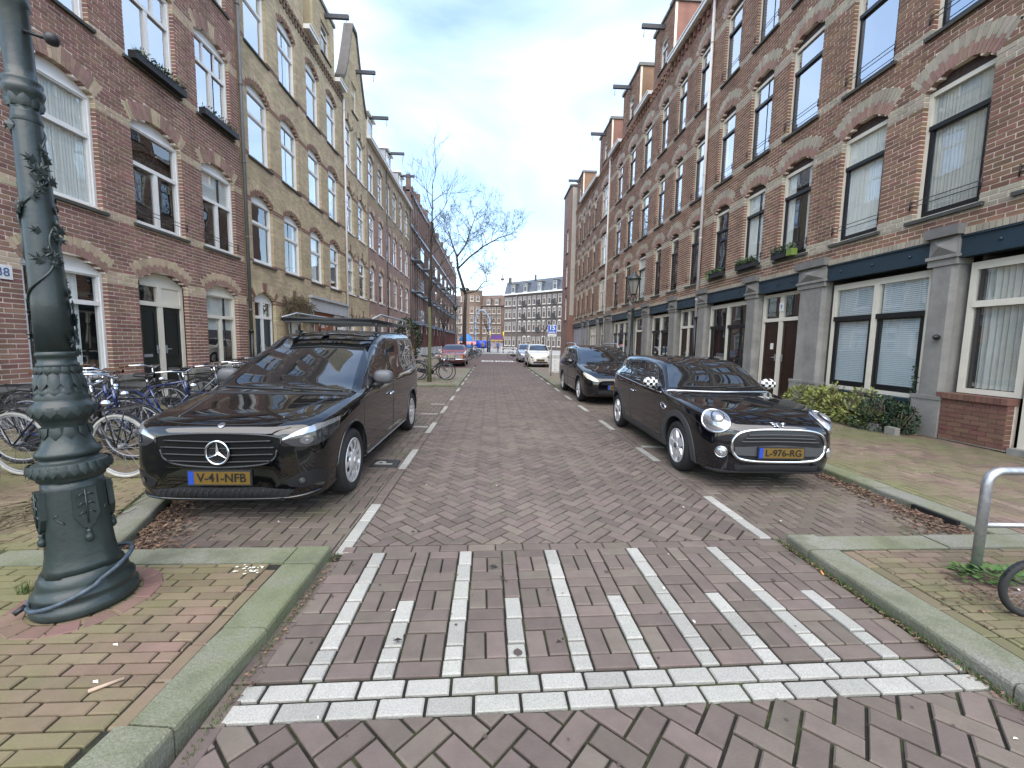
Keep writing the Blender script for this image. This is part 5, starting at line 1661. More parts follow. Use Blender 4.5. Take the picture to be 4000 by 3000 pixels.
# shut lines
for pts in ([(.9, 1.0, .30), (.9, 1.02, .6), (.9, 1.10, .88), (.9, 1.30, 1.06), (.9, 1.9, 1.42), (.9, 2.2, 1.46)], [(.9, 2.24, .28), (.9, 2.25, .8), (.9, 2.22, 1.44)], [(.9, 1.0, .30), (.9, 2.24, .28)], [(.9, 3.2, .7), (.9, 3.2, .9), (.9, 3.4, .9), (.9, 3.42, .7), (.9, 3.2, .7)][:0] or [(.9, 2.3, .70), (.9, 3.9, .74)]):
    van.line('shut_line', pts, D_S, M_PLAST, .0035, 0, mirror=True, nn=4)
van.line('shut_line', [(-.70, .60, .9), (-.62, .24, .75), (-.45, .09, .77), (0, .05, .77), (.45, .09, .77), (.62, .24, .75), (.70, .60, .9), (.745, .95, .9)], (0, .35, -1), M_PLAST, .0035, 0, n=60, nn=4)
van.line('sill_trim', [(.9, 1.2, .25), (.9, 3.1, .25)], D_S, M_ZINC, .006, .001, mirror=True)
# grille
gl = [(-.45, 0, .59), (-.42, 0, .52), (-.31, 0, .475), (0, 0, .455), (.31, 0, .475), (.42, 0, .52), (.45, 0, .59)]
gu = [(-.48, 0, .64), (-.465, 0, .685), (-.31, 0, .706), (0, 0, .715), (.31, 0, .706), (.465, 0, .685), (.48, 0, .64)]
grl = van.patch('grille', gl, gu, D_F, M_GRILLE, .006, 26, 8)[0]
van.line('grille_trim', gl, D_F, M_PLASTG, .007, .008, parent=grl, n=40); van.line('grille_trim', gu, D_F, M_PLASTG, .006, .008, parent=grl, n=40)
for z in (.503, .555, .607, .657): van.line('grille_bar', [(-.445 + abs(z - .59) * .5, 0, z + .004), (0, 0, z - .006), (.445 - abs(z - .59) * .5, 0, z + .004)], D_F, M_GRBAR, .0085, .016, parent=grl)
em = van.ring('emblem_ring', (0, 0, .572), (1, 0, 0), (0, 0, 1), .088, .088, D_F, M_CHROME, .0095, .028)[0]
van.disc('emblem_disc', (0, 0, .572), (1, 0, 0), (0, 0, 1), .084, .084, D_F, M_BLACKP, .02, parent=em)
b = MB()
cy = van.hit((0, 0, .572), D_F, .034).y
for k in range(3):
    a = math.pi / 2 + k * 2 * math.pi / 3
    tip = (math.cos(a) * .084, cy, .572 + math.sin(a) * .084)
    s1 = (math.cos(a + 1.05) * .016, cy + .004, .572 + math.sin(a + 1.05) * .016); s2 = (math.cos(a - 1.05) * .016, cy + .004, .572 + math.sin(a - 1.05) * .016)
    b.add([tip, s1, s2, (0, cy - .012, .572)], [(0, 1, 3), (3, 2, 0), (1, 2, 3), (0, 2, 1)])
b.build('star', M_CHROME, em)
bd = van.disc('bonnet_badge', (0, .05, .76), (1, 0, 0), (0, .5, .6), .028, .024, (0, .7, -.7), M_CHROME, .006)[0]
# head lamps
hl = [(.485, .02, .655), (.56, .04, .615), (.66, .09, .60), (.74, .20, .625), (.775, .38, .69)]
hu = [(.48, .02, .668), (.56, .05, .70), (.66, .11, .735), (.74, .25, .765), (.78, .48, .78)]
van.near = True
for h in van.patch('headlamp', hl, hu, (-.35, 1, 0), M_LAMPDK, .006, 20, 8, mirror=True): pass
for sg in (1, -1):
    pass
van.patch('lamp_strip', [(.49, .02, .662), (.56, .05, .683), (.66, .11, .706), (.74, .25, .732), (.775, .42, .746)], [(.49, .02, .674), (.56, .05, .706), (.66, .11, .738), (.74, .25, .766), (.775, .44, .776)], (-.35, 1, 0), M_LAMPGL, .011, 16, 2, mirror=True)
for c in ((.64, .08, .655), (.73, .20, .690)):
    van.disc('lamp_lens', c, (1, .5, 0), (0, 0, 1), .046, .032, (-.35, 1, 0), M_LENSD, .011, mirror=True)
van.near = False
# lower grille mesh, fog pockets
M_MESH = mat('dark_mesh', (.010, .010, .011), .6, bump=(220, 1., .01))
lg = van.patch('lower_grille', [(-.50, 0, .215), (0, 0, .205), (.50, 0, .215)], [(-.56, 0, .27), (-.3, 0, .30), (0, 0, .295), (.3, 0, .30), (.56, 0, .27)], D_F, M_MESH, .005, 24, 5)[0]
for i in range(22):
    x = -.5 + i * .0475
    van.line('mesh_bar', [(x, 0, .222), (x + .03, 0, .285)], D_F, M_PLASTG, .0025, .008, parent=lg, n=4, nn=3)
for fp in van.patch('fog_pocket', [(.53, 0, .30), (.62, .1, .285), (.735, .3, .30)], [(.50, 0, .345), (.60, .1, .405), (.68, .2, .415), (.745, .3, .37)], (-.3, 1, 0), M_BLACKP, .005, 16, 6, mirror=True): pass
van.disc('fog_lamp', (.60, .1, .345), (1, .3, 0), (0, 0, 1), .022, .022, (-.3, 1, 0), M_LENSD, .012, mirror=True)
van.line('lip_trim', [(-.72, .3, .235), (-.6, .08, .215), (-.3, 0, .20), (0, 0, .195), (.3, 0, .20), (.6, .08, .215), (.72, .3, .235)], D_F, P_BLACK, .012, .004, n=50)
number_plate(van, 'V-41-NFB', van.hit((0, 0, .35), D_F, .012).y, .375, .475, .098)
# wheel-arch lips
for y in (.73, 3.54): van.ring('arch_lip', (.9, y, .305), (0, 1, 0), (0, 0, 1), .372, .372, D_S, P_BLACK, .010, .0, n=30, mirror=True, a0=R_(-8), a1=R_(188))
# mirrors
for sg in (1, -1):
    b = MB()
    def mir(u, v, sg=sg):
        a, e = 2 * math.pi * u, math.pi * (v - .5)
        cx = math.copysign(abs(math.cos(a)) ** .75, math.cos(a)); sz = math.copysign(abs(math.sin(a)) ** .75, math.sin(a))
        k = math.copysign(abs(math.cos(e)) ** .6, math.cos(e))
        return Vector((sg * (.885 + .115 * cx * k), 1.50 + .07 * math.sin(e), 1.03 + .078 * sz * k))
    b.grid(mir, 24, 12); mo = b.build('wing_mirror', mat('mirror_shell', (.09, .092, .10), .35), van.root); recalc(mo.data)
    b = MB(); b.tube([(sg * .74, 1.44, .93), (sg * .80, 1.48, .945), (sg * .88, 1.50, .965)], [.03, .028, .03], 8); b.build('mirror_arm', M_PLAST, mo)
van.line('door_handle', [(.9, 2.0, .775), (.9, 2.16, .785)], D_S, M_CHROME, .014, .022, mirror=True, n=6, nn=8)
# fuel flap, wipers, bonnet crease, aerial
van.line('wiper', [(.1, .93, .95), (-.28, .96, .97), (-.62, 1.0, .99)], D_W, M_PLAST, .008, .012); van.line('wiper', [(.60, .95, .95), (.3, .95, .965), (-.02, .98, .985)], D_W, M_PLAST, .008, .012)
van.patch('cowl', [(-.70, .85, .9), (0, .79, .9), (.70, .85, .9)], [(-.71, .965, .93), (0, .875, .93), (.71, .965, .93)], (0, .3, -1), M_PLAST, .003, 20, 3)
van.line('crease', [(.42, .16, .76), (.50, .5, .84), (.62, .92, .92)], D_T, P_BLACK, .010, -.004, mirror=True)
b = MB(); b.tube([(-.05, 2.15, 1.49), (-.02, 2.35, 1.72)], .004, 5); b.lathe([(.05, 0), (.03, .03), (0, .035)], 12, c=(-.05, 2.15, 1.48)); b.build('aerial', M_PLAST, van.root)
van.patch('roof_join', [(.60, 1.96, 1.3), (.60, 4.0, 1.5)], [(.615, 1.96, 1.3), (.615, 4.0, 1.5)], D_T, M_PLAST, .002, 30, 1, mirror=True)
# interior hints behind the glass are left to the reflections; roof rack
RK = bpy.data.objects.new('roof_rack', None)
b = MB()
zr = 1.675
b.tube([(-.58, 2.12, zr), (.58, 2.12, zr), (.58, 4.02, zr), (-.58, 4.02, zr)], .022, 8, closed=True)
for i in range(8):
    y = 2.3 + i * .23; b.box((-.57, y - .03, zr - .012), (.57, y + .03, zr + .006))
b.box((-.57, 2.125, zr - .035), (.57, 2.20, zr + .03))
rk = b.build('roof_rack', M_BLACKP, van.root)
b = MB()
b.tube([(-.58, 2.12, zr + .02), (-.58, 2.5, zr + .095), (-.58, 4.0, zr + .095), (-.58, 4.02, zr)], .013, 6); b.tube([(.58, 2.12, zr + .02), (.58, 2.5, zr + .095), (.58, 4.0, zr + .095), (.58, 4.02, zr)], .013, 6)
for y in (2.9, 3.4, 3.8):
    for x in (-.58, .58): b.tube([(x, y, zr), (x, y + .05, zr + .095)], .010, 5)
b.build('side_rail', M_ZINC, rk)
for y in (2.45, 3.1, 3.75):
    for x in (-.53, .53):
        b = MB(); b.tube([(x, y, 1.50), (x, y, zr)], .016, 6); b.box((x - .03, y - .05, 1.505), (x + .03, y + .05, 1.55)); b.build('rack_foot', M_BLACKP, rk)

# ---- black hatchback with round lamps
mini_st = [
 (0.00, .26, .30, .34, .29, .38, .42, .38, .53, .36, .575, .32, .60, .612),
 (0.04, .21, .45, .49, .26, .53, .42, .52, .57, .49, .625, .42, .655, .668),
 (0.12, .185, .54, .59, .24, .63, .42, .61, .61, .58, .675, .48, .705, .72),
 (0.25, .17, .59, .65, .24, .685, .44, .665, .66, .63, .73, .52, .755, .768),
 (0.45, .17, .61, .69, .24, .715, .48, .705, .71, .665, .775, .54, .79, .805),
 (0.80, .17, .61, .705, .24, .73, .50, .725, .76, .685, .815, .56, .832, .845),
 (1.15, .17, .61, .705, .24, .735, .50, .735, .80, .705, .845, .60, .860, .872),
 (1.26, .17, .61, .705, .24, .735, .50, .735, .815, .69, .87, .63, .915, .935),
 (1.48, .17, .61, .705, .24, .735, .50, .735, .835, .66, .96, .575, 1.06, 1.10),
 (1.68, .17, .61, .705, .24, .735, .50, .735, .845, .645, 1.02, .55, 1.165, 1.205),
 (1.95, .17, .61, .705, .24, .735, .50, .735, .855, .635, 1.04, .56, 1.21, 1.25),
 (2.50, .17, .61, .705, .24, .735, .50, .735, .865, .635, 1.05, .56, 1.235, 1.275),
 (3.10, .17, .61, .70, .24, .735, .50, .73, .88, .63, 1.05, .55, 1.225, 1.265),
 (3.45, .18, .60, .69, .26, .72, .50, .71, .89, .60, 1.04, .52, 1.19, 1.235),
 (3.60, .20, .58, .66, .28, .69, .50, .68, .88, .57, 1.0, .50, 1.09, 1.12),
 (3.75, .23, .50, .60, .31, .63, .50, .60, .80, .53, .87, .46, .90, .92),
 (3.84, .30, .40, .50, .36, .52, .50, .50, .72, .45, .78, .40, .80, .81)]
mini = Car('hatchback_car', 'black hatchback with round headlamps and chequered wing mirrors', (2.765, 3.72, 0), R_(-2.0), P_NIGHT, mini_st)
mini.root.scale = (.935, 1, 1)
mini.body(((.76, .285), (3.24, .285)), .34)
for y in (.76, 3.24):
    for x in (-.725, .725): wheel(mini.root, x, y, .285, .18, 'five')
    for ar in mini.patch('arch_trim', [(.9, y + .335 * math.cos(a), .285 + .335 * math.sin(a)) for a in [R_(-12 + 204 * i / 24) for i in range(25)]], [(.9, y + .415 * math.cos(a), .285 + .405 * math.sin(a)) for a in [R_(-12 + 204 * i / 24) for i in range(25)]], D_S, M_PLASTG, .012, 28, 3, mirror=True): pass
mini.patch('sill_trim', [(.9, 1.12, .19), (.9, 2.88, .19)], [(.9, 1.12, .29), (.9, 2.88, .29)], D_S, M_PLASTG, .008, 14, 3, mirror=True)
mini.patch('windscreen', [(-.635, 1.25, .885), (0, 1.19, .88), (.635, 1.25, .885)], [(-.515, 1.66, 1.15), (0, 1.64, 1.185), (.515, 1.66, 1.15)], D_W, M_CARGL, .004, 24, 12)
mini.patch('side_window', [(.9, 1.42, .855), (.9, 2.4, .885), (.9, 2.52, .89)], [(.9, 1.52, .95), (.9, 1.74, 1.15), (.9, 2.5, 1.19)], D_S, M_CARGL, .004, 16, 7, mirror=True)
mini.patch('rear_side_window', [(.9, 2.56, .89), (.9, 3.42, .925)], [(.9, 2.54, 1.19), (.9, 3.1, 1.185), (.9, 3.34, 1.15)], D_S, M_CARGL, .004, 16, 7, mirror=True)
mini.line('chrome_line', [(.9, 1.25, .835), (.9, 2.0, .855), (.9, 2.8, .885), (.9, 3.5, .915)], D_S, M_CHROME, .008, .004, mirror=True, n=40)
mini.line('chrome_line', [(-.71, 1.20, .85), (0, 1.12, .87), (.71, 1.20, .85)], (0, .2, -1), M_CHROME, .006, .002, n=30)
for pts in ([(.9, 1.22, .30), (.9, 1.24, .6), (.9, 1.30, .83)], [(.9, 2.46, .30), (.9, 2.5, .6), (.9, 2.53, .88)], [(.9, 1.22, .30), (.9, 2.46, .30)]): mini.line('shut_line', pts, D_S, M_PLAST, .0035, 0, mirror=True, nn=4)
mini.line('shut_line', [(-.72, 1.05, .8), (-.70, .5, .68), (-.64, .18, .60), (-.4, .03, .60)], (.6, .6, -.5), M_PLAST, .0035, 0, n=40, nn=4); mini.line('shut_line', [(.72, 1.05, .8), (.70, .5, .68), (.64, .18, .60), (.4, .03, .60)], (-.6, .6, -.5), M_PLAST, .0035, 0, n=40, nn=4)
# round lamps on the bonnet corners
D_L = (-.30, .80, -.42)
for hlm in mini.disc('headlamp', (.565, .2, .675), (1, .45, 0), (0, .35, 1), .115, .125, D_L, M_LAMPGL, .012, bulge=.02, mirror=True): pass
mini.disc('lamp_lens', (.55, .2, .69), (1, .45, 0), (0, .35, 1), .06, .066, D_L, M_LAMPDK, .034, mirror=True)
mini.disc('lamp_lens', (.55, .2, .69), (1, .45, 0), (0, .35, 1), .045, .05, D_L, M_LAMPGL, .038, bulge=.012, mirror=True)
mini.ring('lamp_ring', (.565, .2, .675), (1, .45, 0), (0, .35, 1), .122, .132, D_L, M_CHROME, .012, .008, mirror=True)
# grille: chrome-rimmed hexagon
gl = [(-.475, 0, .46), (-.46, 0, .40), (-.39, 0, .345), (-.2, 0, .325), (.2, 0, .325), (.39, 0, .345), (.46, 0, .40), (.475, 0, .46)]
gu = [(-.478, 0, .50), (-.455, 0, .555), (-.385, 0, .603), (-.2, 0, .625), (.2, 0, .625), (.385, 0, .603), (.455, 0, .555), (.478, 0, .50)]
grl = mini.patch('grille', gl, gu, D_F, M_BLACKP, .006, 28, 8)[0]
rimp = gl + gu[::-1]
pts = [mini.hit(p, D_F, .012) for p in crom(rimp, 4, closed=True)]
b = MB(); b.tube(pts, .0155, 8, closed=True); b.build('grille_rim', M_CHROME, grl)
for z in (.515, .548, .58): mini.line('grille_bar', [(-.43 + abs(z - .48), 0, z), (0, 0, z + .006), (.43 - abs(z - .48), 0, z)], D_F, M_PLASTG, .007, .012, parent=grl)
mini.patch('grille_bumper', [(-.44, 0, .385), (0, 0, .37), (.44, 0, .385)], [(-.455, 0, .46), (0, 0, .485), (.455, 0, .46)], D_F, M_PLASTG, .016, 22, 4, parent=grl)
number_plate(mini, 'L-976-RG', mini.hit((0, 0, .42), D_F, .034).y, .415, .455, .095)
mini.patch('lower_grille', [(-.42, 0, .225), (0, 0, .22), (.42, 0, .225)], [(-.44, 0, .285), (0, 0, .295), (.44, 0, .285)], D_F, M_MESH, .004, 20, 4)
mini.patch('lip', [(-.62, .2, .18), (-.5, .1, .19), (0, 0, .19), (.5, .1, .19), (.62, .2, .18)], [(-.62, .2, .215), (-.5, .1, .22), (0, 0, .225), (.5, .1, .22), (.62, .2, .215)], D_F, M_PLASTG, .012, 30, 3)
mini.disc('fog_lamp', (.55, .1, .40), (1, .4, 0), (0, 0, 1), .045, .045, (-.3, 1, 0), M_LAMPGL, .012, bulge=.01, mirror=True); mini.ring('fog_ring', (.55, .1, .40), (1, .4, 0), (0, 0, 1), .052, .052, (-.3, 1, 0), M_CHROME, .006, .008, mirror=True)
# winged badge
b = MB(); c = mini.hit((0, .05, .66), (0, .8, -.5), .01)
b.lathe([(.03, 0), (.03, .006), (.0, .008)], 16, M=Matrix.Translation(c) @ Matrix.Rotation(R_(50), 4, 'X'))
for sg in (-1, 1):
    for k in range(3):
        z = c.z + .014 - k * .014; b.tube([(sg * .03, c.y - (z - c.z) * -.6, z), (sg * (.085 - k * .014), c.y + .004 - (z - c.z) * -.6, z + .006)], [.006, .003], 5)
b.build('winged_badge', M_CHROME, mini.root)
mini.disc('badge_dark', (0, .05, .66), (1, 0, 0), (0, .5, .8), .022, .020, (0, .8, -.5), M_BLACKP, .0185)
# chequered mirror caps
M_CHECK = bpy.data.materials.new('chequer'); M_CHECK.use_nodes = True
_n = M_CHECK.node_tree; _b = _n.nodes['Principled BSDF']; _b.inputs['Roughness'].default_value = .25; _b.inputs['Coat Weight'].default_value = .6
_t = node(_n, 'ShaderNodeTexCoord'); _c = node(_n, 'ShaderNodeTexChecker'); _c.inputs['Scale'].default_value = 27.0; _c.inputs['Color1'].default_value = (.008, .008, .009, 1); _c.inputs['Color2'].default_value = (.72, .72, .70, 1)
_mp = node(_n, 'ShaderNodeMapping'); _mp.inputs['Scale'].default_value = (1, .02, 1); _n.links.new(_t.outputs['Object'], _mp.inputs[0]); _n.links.new(_mp.outputs[0], _c.inputs[0]); _n.links.new(_c.outputs[0], _b.inputs['Base Color'])
MATS['chequer'] = M_CHECK
for sg in (1, -1):
    b = MB()
    def mir2(u, v):
        a, e = 2 * math.pi * u, math.pi * (v - .5)
        k = math.copysign(abs(math.cos(e)) ** .8, math.cos(e))
        return Vector((.105 * math.cos(a) * k, .075 * math.sin(e), .072 * math.sin(a) * k))
    b.grid(mir2, 24, 12); mo = b.build('wing_mirror', M_CHECK, mini.root); recalc(mo.data); mo.location = (sg * .815, 1.42, .945)
    b = MB(); b.tube([(-sg * .13, -.0, -.13), (-sg * .05, 0, -.05)], [.03, .025], 8); b.build('mirror_arm', M_PLAST, mo)
mini.line('door_handle', [(.9, 2.26, .735), (.9, 2.40, .745)], D_S, M_CHROME, .013, .018, mirror=True, n=6, nn=8)
mini.ring('side_repeater', (.9, 1.14, .685), (0, 1, 0.2), (0, 0, 1), .075, .03, D_S, M_CHROME, .009, .006, mirror=True, n=20)
mini.line('wiper', [(-.45, 1.24, .90), (-.1, 1.22, .905), (.28, 1.26, .92)], D_W, M_PLAST, .008, .012); mini.line('wiper', [(.12, 1.22, .90), (.36, 1.23, .905), (.58, 1.28, .91)], D_W, M_PLAST, .008, .012)
mini.patch('roof_join', [(.53, 1.9, 1.1), (.53, 3.4, 1.2)], [(.545, 1.9, 1.1), (.545, 3.4, 1.2)], D_T, M_PLAST, .002, 24, 1, mirror=True)

# ---- dark estate car behind it
est_st = [
 (0.00, .28, .34, .40, .32, .45, .44, .44, .53, .42, .56, .38, .58, .59),
 (0.05, .22, .50, .56, .28, .60, .44, .58, .57, .54, .61, .46, .63, .64),
 (0.16, .19, .60, .66, .25, .70, .45, .67, .62, .62, .675, .52, .70, .71),
 (0.40, .18, .63, .72, .24, .745, .48, .725, .70, .68, .765, .56, .79, .80),
 (0.80, .18, .64, .745, .25, .765, .52, .755, .78, .71, .85, .58, .875, .885),
 (1.05, .18, .64, .75, .25, .77, .53, .765, .83, .73, .895, .62, .92, .93),
 (1.35, .18, .64, .75, .25, .77, .53, .765, .855, .71, .99, .645, 1.07, 1.10),
 (1.70, .18, .64, .75, .25, .77, .53, .765, .87, .69, 1.09, .61, 1.24, 1.28),
 (2.00, .18, .64, .75, .25, .77, .53, .765, .88, .68, 1.13, .60, 1.32, 1.37),
 (2.60, .18, .64, .75, .25, .77, .53, .765, .89, .68, 1.15, .60, 1.36, 1.405),
 (3.50, .19, .64, .745, .26, .765, .53, .76, .91, .67, 1.15, .59, 1.34, 1.385),
 (4.05, .21, .61, .72, .29, .74, .53, .73, .91, .63, 1.10, .55, 1.26, 1.30),
 (4.30, .27, .52, .64, .34, .66, .53, .64, .86, .57, .96, .49, 1.02, 1.04)]
def arch_wheels(car, ys, half, r, style='eight', w=.19):
    for y in ys:
        for x in (-half, half): wheel(car.root, x, y, r, w, style)
        car.ring('arch_lip', (.9, y, r), (0, 1, 0), (0, 0, 1), r + .062, r + .062, D_S, car.mat, .009, 0, n=26, mirror=True, a0=R_(-8), a1=R_(188))
est = Car('estate_car', 'dark blue-black estate car with roof rails behind the hatchback', (2.93, 9.28, 0), R_(-.6), P_NIGHT, est_st)
est.body(((.83, .30), (3.25, .30)), .355); arch_wheels(est, (.83, 3.25), .765, .30)
est.patch('windscreen', [(-.68, 1.14, .93), (0, 1.05, .935), (.68, 1.14, .93)], [(-.565, 1.90, 1.28), (0, 1.86, 1.325), (.565, 1.90, 1.28)], D_W, M_CARGL, .004, 22, 10)
for a, b_, c_, d_ in ((1.42, 2.25, 1.95, 2.22), (2.30, 3.15, 2.27, 3.12), (3.22, 3.95, 3.19, 3.80)):
    est.patch('side_window', [(.9, a, .90), (.9, b_, .92)], [(.9, a + .12 if a < 2 else a, .99 if a < 2 else 1.27), (.9, c_, 1.25 if a < 2 else 1.28), (.9, d_, 1.28)], D_S, M_CARGL, .004, 12, 6, mirror=True)
est.patch('headlamp', [(.47, 0, .565), (.56, .1, .555), (.66, .25, .60), (.72, .45, .70)], [(.47, 0, .60), (.55, .1, .66), (.63, .25, .71), (.71, .45, .745)], (-.3, .9, -.3), M_LAMPW, .006, 14, 6, mirror=True)
est.patch('grille', [(-.40, 0, .50), (0, 0, .48), (.40, 0, .50)], [(-.36, 0, .55), (0, 0, .565), (.36, 0, .55)], D_F, M_BLACKP, .006, 18, 4)
est.patch('lower_grille', [(-.44, 0, .27), (0, 0, .26), (.44, 0, .27)], [(-.48, 0, .36), (0, 0, .37), (.48, 0, .36)], D_F, M_MESH, .005, 18, 4)
number_plate(est, '45-TGX-3', est.hit((0, 0, .43), D_F, .012).y, .43, .47, .1)
for y in (1.2, 2.27, 3.18): est.line('shut_line', [(.9, y, .30), (.9, y + .02, .6), (.9, y + .04, .87)], D_S, M_PLAST, .0035, 0, mirror=True, nn=4)
for sg in (1, -1):
    b = MB(); b.tube([(sg * .60, 2.05, 1.345), (sg * .605, 2.25, 1.44), (sg * .60, 3.0, 1.455), (sg * .585, 3.7, 1.43), (sg * .57, 3.9, 1.34)], .018, 7); b.build('roof_rail', M_ZINC, est.root)
    b = MB(); b.grid(lambda u, v, sg=sg: Vector((sg * .85 + .10 * math.cos(2 * math.pi * u) * math.cos(math.pi * (v - .5)), 1.5 + .06 * math.sin(math.pi * (v - .5)), .97 + .065 * math.sin(2 * math.pi * u) * math.cos(math.pi * (v - .5)))), 18, 9); mo = b.build('wing_mirror', P_NIGHT, est.root)
    b = MB(); b.tube([(sg * .74, 1.45, .90), (sg * .82, 1.48, .94)], .022, 6); b.build('mirror_arm', M_PLAST, mo)
est.line('door_handle', [(.9, 2.05, .77), (.9, 2.18, .78)], D_S, P_NIGHT, .012, .016, mirror=True, n=5); est.line('side_trim', [(.9, 1.25, .52), (.9, 3.0, .52)], D_S, M_PLAST, .012, .003, mirror=True)
est.line('wiper', [(-.5, 1.12, .95), (.1, 1.09, .96)], D_W, M_PLAST, .008, .012)

# ---- small cream city car
fia_st = [
 (0.00, .26, .30, .36, .30, .40, .44, .38, .56, .36, .60, .33, .63, .645),
 (0.06, .21, .46, .52, .26, .56, .44, .53, .62, .50, .68, .42, .71, .725),
 (0.20, .19, .54, .61, .25, .645, .46, .61, .70, .57, .765, .46, .79, .81),
 (0.45, .18, .57, .66, .25, .69, .50, .66, .77, .62, .84, .5, .865, .88),
 (0.85, .18, .58, .69, .25, .715, .52, .70, .84, .67, .90, .56, .925, .94),
 (1.05, .18, .58, .69, .25, .715, .52, .71, .86, .665, .96, .58, 1.01, 1.04),
 (1.45, .18, .58, .69, .25, .715, .52, .71, .88, .63, 1.11, .54, 1.24, 1.29),
 (1.80, .18, .58, .69, .25, .715, .52, .71, .89, .61, 1.16, .52, 1.33, 1.38),
 (2.30, .18, .58, .69, .25, .715, .52, .71, .90, .61, 1.17, .52, 1.34, 1.39),
 (2.90, .18, .57, .68, .26, .705, .52, .70, .90, .58, 1.12, .49, 1.25, 1.30),
 (3.25, .21, .53, .64, .30, .67, .52, .64, .86, .54, .98, .45, 1.03, 1.06),
 (3.48, .28, .42, .52, .36, .54, .52, .52, .78, .46, .84, .40, .86, .87)]
fia = Car('city_car', 'small cream city car parked beyond the discarded cabinets', (2.92, 24.3, 0), 0, P_CREAM, fia_st)
fia.body(((.68, .28), (2.85, .28)), .33); arch_wheels(fia, (.68, 2.85), .705, .28)
fia.patch('windscreen', [(-.60, 1.03, .98), (0, .98, .98), (.60, 1.03, .98)], [(-.50, 1.62, 1.27), (0, 1.60, 1.32), (.50, 1.62, 1.27)], D_W, M_CARGL, .004, 16, 8)
fia.patch('side_window', [(.9, 1.28, .91), (.9, 2.1, .93)], [(.9, 1.50, 1.10), (.9, 1.70, 1.26), (.9, 2.1, 1.28)], D_S, M_CARGL, .004, 10, 5, mirror=True)
fia.disc('headlamp', (.47, .1, .62), (1, .3, 0), (0, .1, 1), .085, .085, (-.2, 1, -.2), M_LAMPGL, .01, mirror=True); fia.disc('fog_lamp', (.46, .1, .45), (1, .3, 0), (0, 0, 1), .035, .035, D_F, M_LAMPGL, .01, mirror=True)
fia.patch('lower_grille', [(-.42, 0, .28), (0, 0, .27), (.42, 0, .28)], [(-.46, 0, .35), (0, 0, .36), (.46, 0, .35)], D_F, M_BLACKP, .006, 16, 4)
fia.line('chrome_strip', [(-.25, 0, .56), (0, 0, .565), (.25, 0, .56)], D_F, M_CHROME, .008, .006)
number_plate(fia, '7-KZR-41', fia.hit((0, 0, .44), D_F, .012).y, .44, .46, .1)
for sg in (1, -1):
    b = MB(); b.grid(lambda u, v, sg=sg: Vector((sg * .78 + .08 * math.cos(2 * math.pi * u) * math.cos(math.pi * (v - .5)), 1.35 + .05 * math.sin(math.pi * (v - .5)), .97 + .06 * math.sin(2 * math.pi * u) * math.cos(math.pi * (v - .5)))), 14, 8); b.build('wing_mirror', P_CREAM, fia.root)

# ---- silver car farther on: the estate's shape with its own paint
sil = Car('saloon_car', 'silver car parked beyond the small cream car', (2.80, 30.5, 0), 0, P_SILVER, [tuple([r[0] * .97] + list(r[1:])) for r in est_st])
sil.body(((.80, .30), (3.2, .30)), .355); arch_wheels(sil, (.80, 3.2), .765, .30)
sil.patch('windscreen', [(-.68, 1.14, .93), (0, 1.05, .935), (.68, 1.14, .93)], [(-.565, 1.88, 1.28), (0, 1.84, 1.325), (.565, 1.88, 1.28)], D_W, M_CARGL, .004, 16, 8)
sil.patch('side_window', [(.9, 1.42, .90), (.9, 3.1, .92)], [(.9, 1.6, 1.02), (.9, 1.92, 1.24), (.9, 3.1, 1.27)], D_S, M_CARGL, .004, 12, 6, mirror=True)
sil.patch('headlamp', [(.47, 0, .565), (.56, .1, .555), (.66, .25, .60), (.70, .40, .68)], [(.47, 0, .60), (.55, .1, .65), (.63, .25, .70), (.70, .40, .73)], (-.3, .9, -.3), M_LAMPGL, .006, 12, 5, mirror=True)
sil.patch('lower_grille', [(-.44, 0, .27), (0, 0, .26), (.44, 0, .27)], [(-.48, 0, .36), (0, 0, .37), (.48, 0, .36)], D_F, M_MESH, .005, 14, 4)
for sg in (1, -1):
    b = MB(); b.grid(lambda u, v, sg=sg: Vector((sg * .85 + .09 * math.cos(2 * math.pi * u) * math.cos(math.pi * (v - .5)), 1.5 + .05 * math.sin(math.pi * (v - .5)), .97 + .06 * math.sin(2 * math.pi * u) * math.cos(math.pi * (v - .5)))), 14, 8); b.build('wing_mirror', P_SILVER, sil.root)

# ---- old dark red saloon on the left
mer_st = [
 (0.00, .30, .58, .64, .34, .66, .45, .66, .60, .65, .66, .62, .70, .705),
 (0.05, .26, .62, .69, .32, .72, .46, .72, .64, .71, .70, .66, .735, .75),
 (0.20, .22, .64, .73, .30, .755, .48, .755, .68, .73, .75, .64, .775, .79),
 (0.80, .20, .65, .755, .28, .775, .50, .77, .74, .735, .81, .60, .83, .845),
 (1.30, .20, .65, .76, .28, .78, .52, .775, .79, .74, .845, .64, .87, .88),
 (1.50, .20, .65, .76, .28, .78, .52, .775, .81, .73, .90, .65, .95, .97),
 (1.85, .20, .65, .76, .28, .78, .52, .775, .82, .69, 1.05, .60, 1.18, 1.21),
 (2.10, .20, .65, .76, .28, .78, .52, .775, .825, .67, 1.09, .57, 1.25, 1.285),
 (2.90, .20, .65, .76, .28, .78, .52, .775, .83, .67, 1.10, .57, 1.26, 1.295),
 (3.25, .20, .65, .76, .28, .78, .52, .77, .83, .70, 1.03, .60, 1.15, 1.18),
 (3.55, .21, .64, .75, .29, .77, .52, .765, .82, .73, .86, .62, .88, .895),
 (4.30, .23, .62, .73, .31, .75, .52, .74, .78, .70, .82, .58, .84, .85),
 (4.48, .30, .54, .66, .36, .68, .52, .67, .74, .64, .77, .54, .79, .80)]
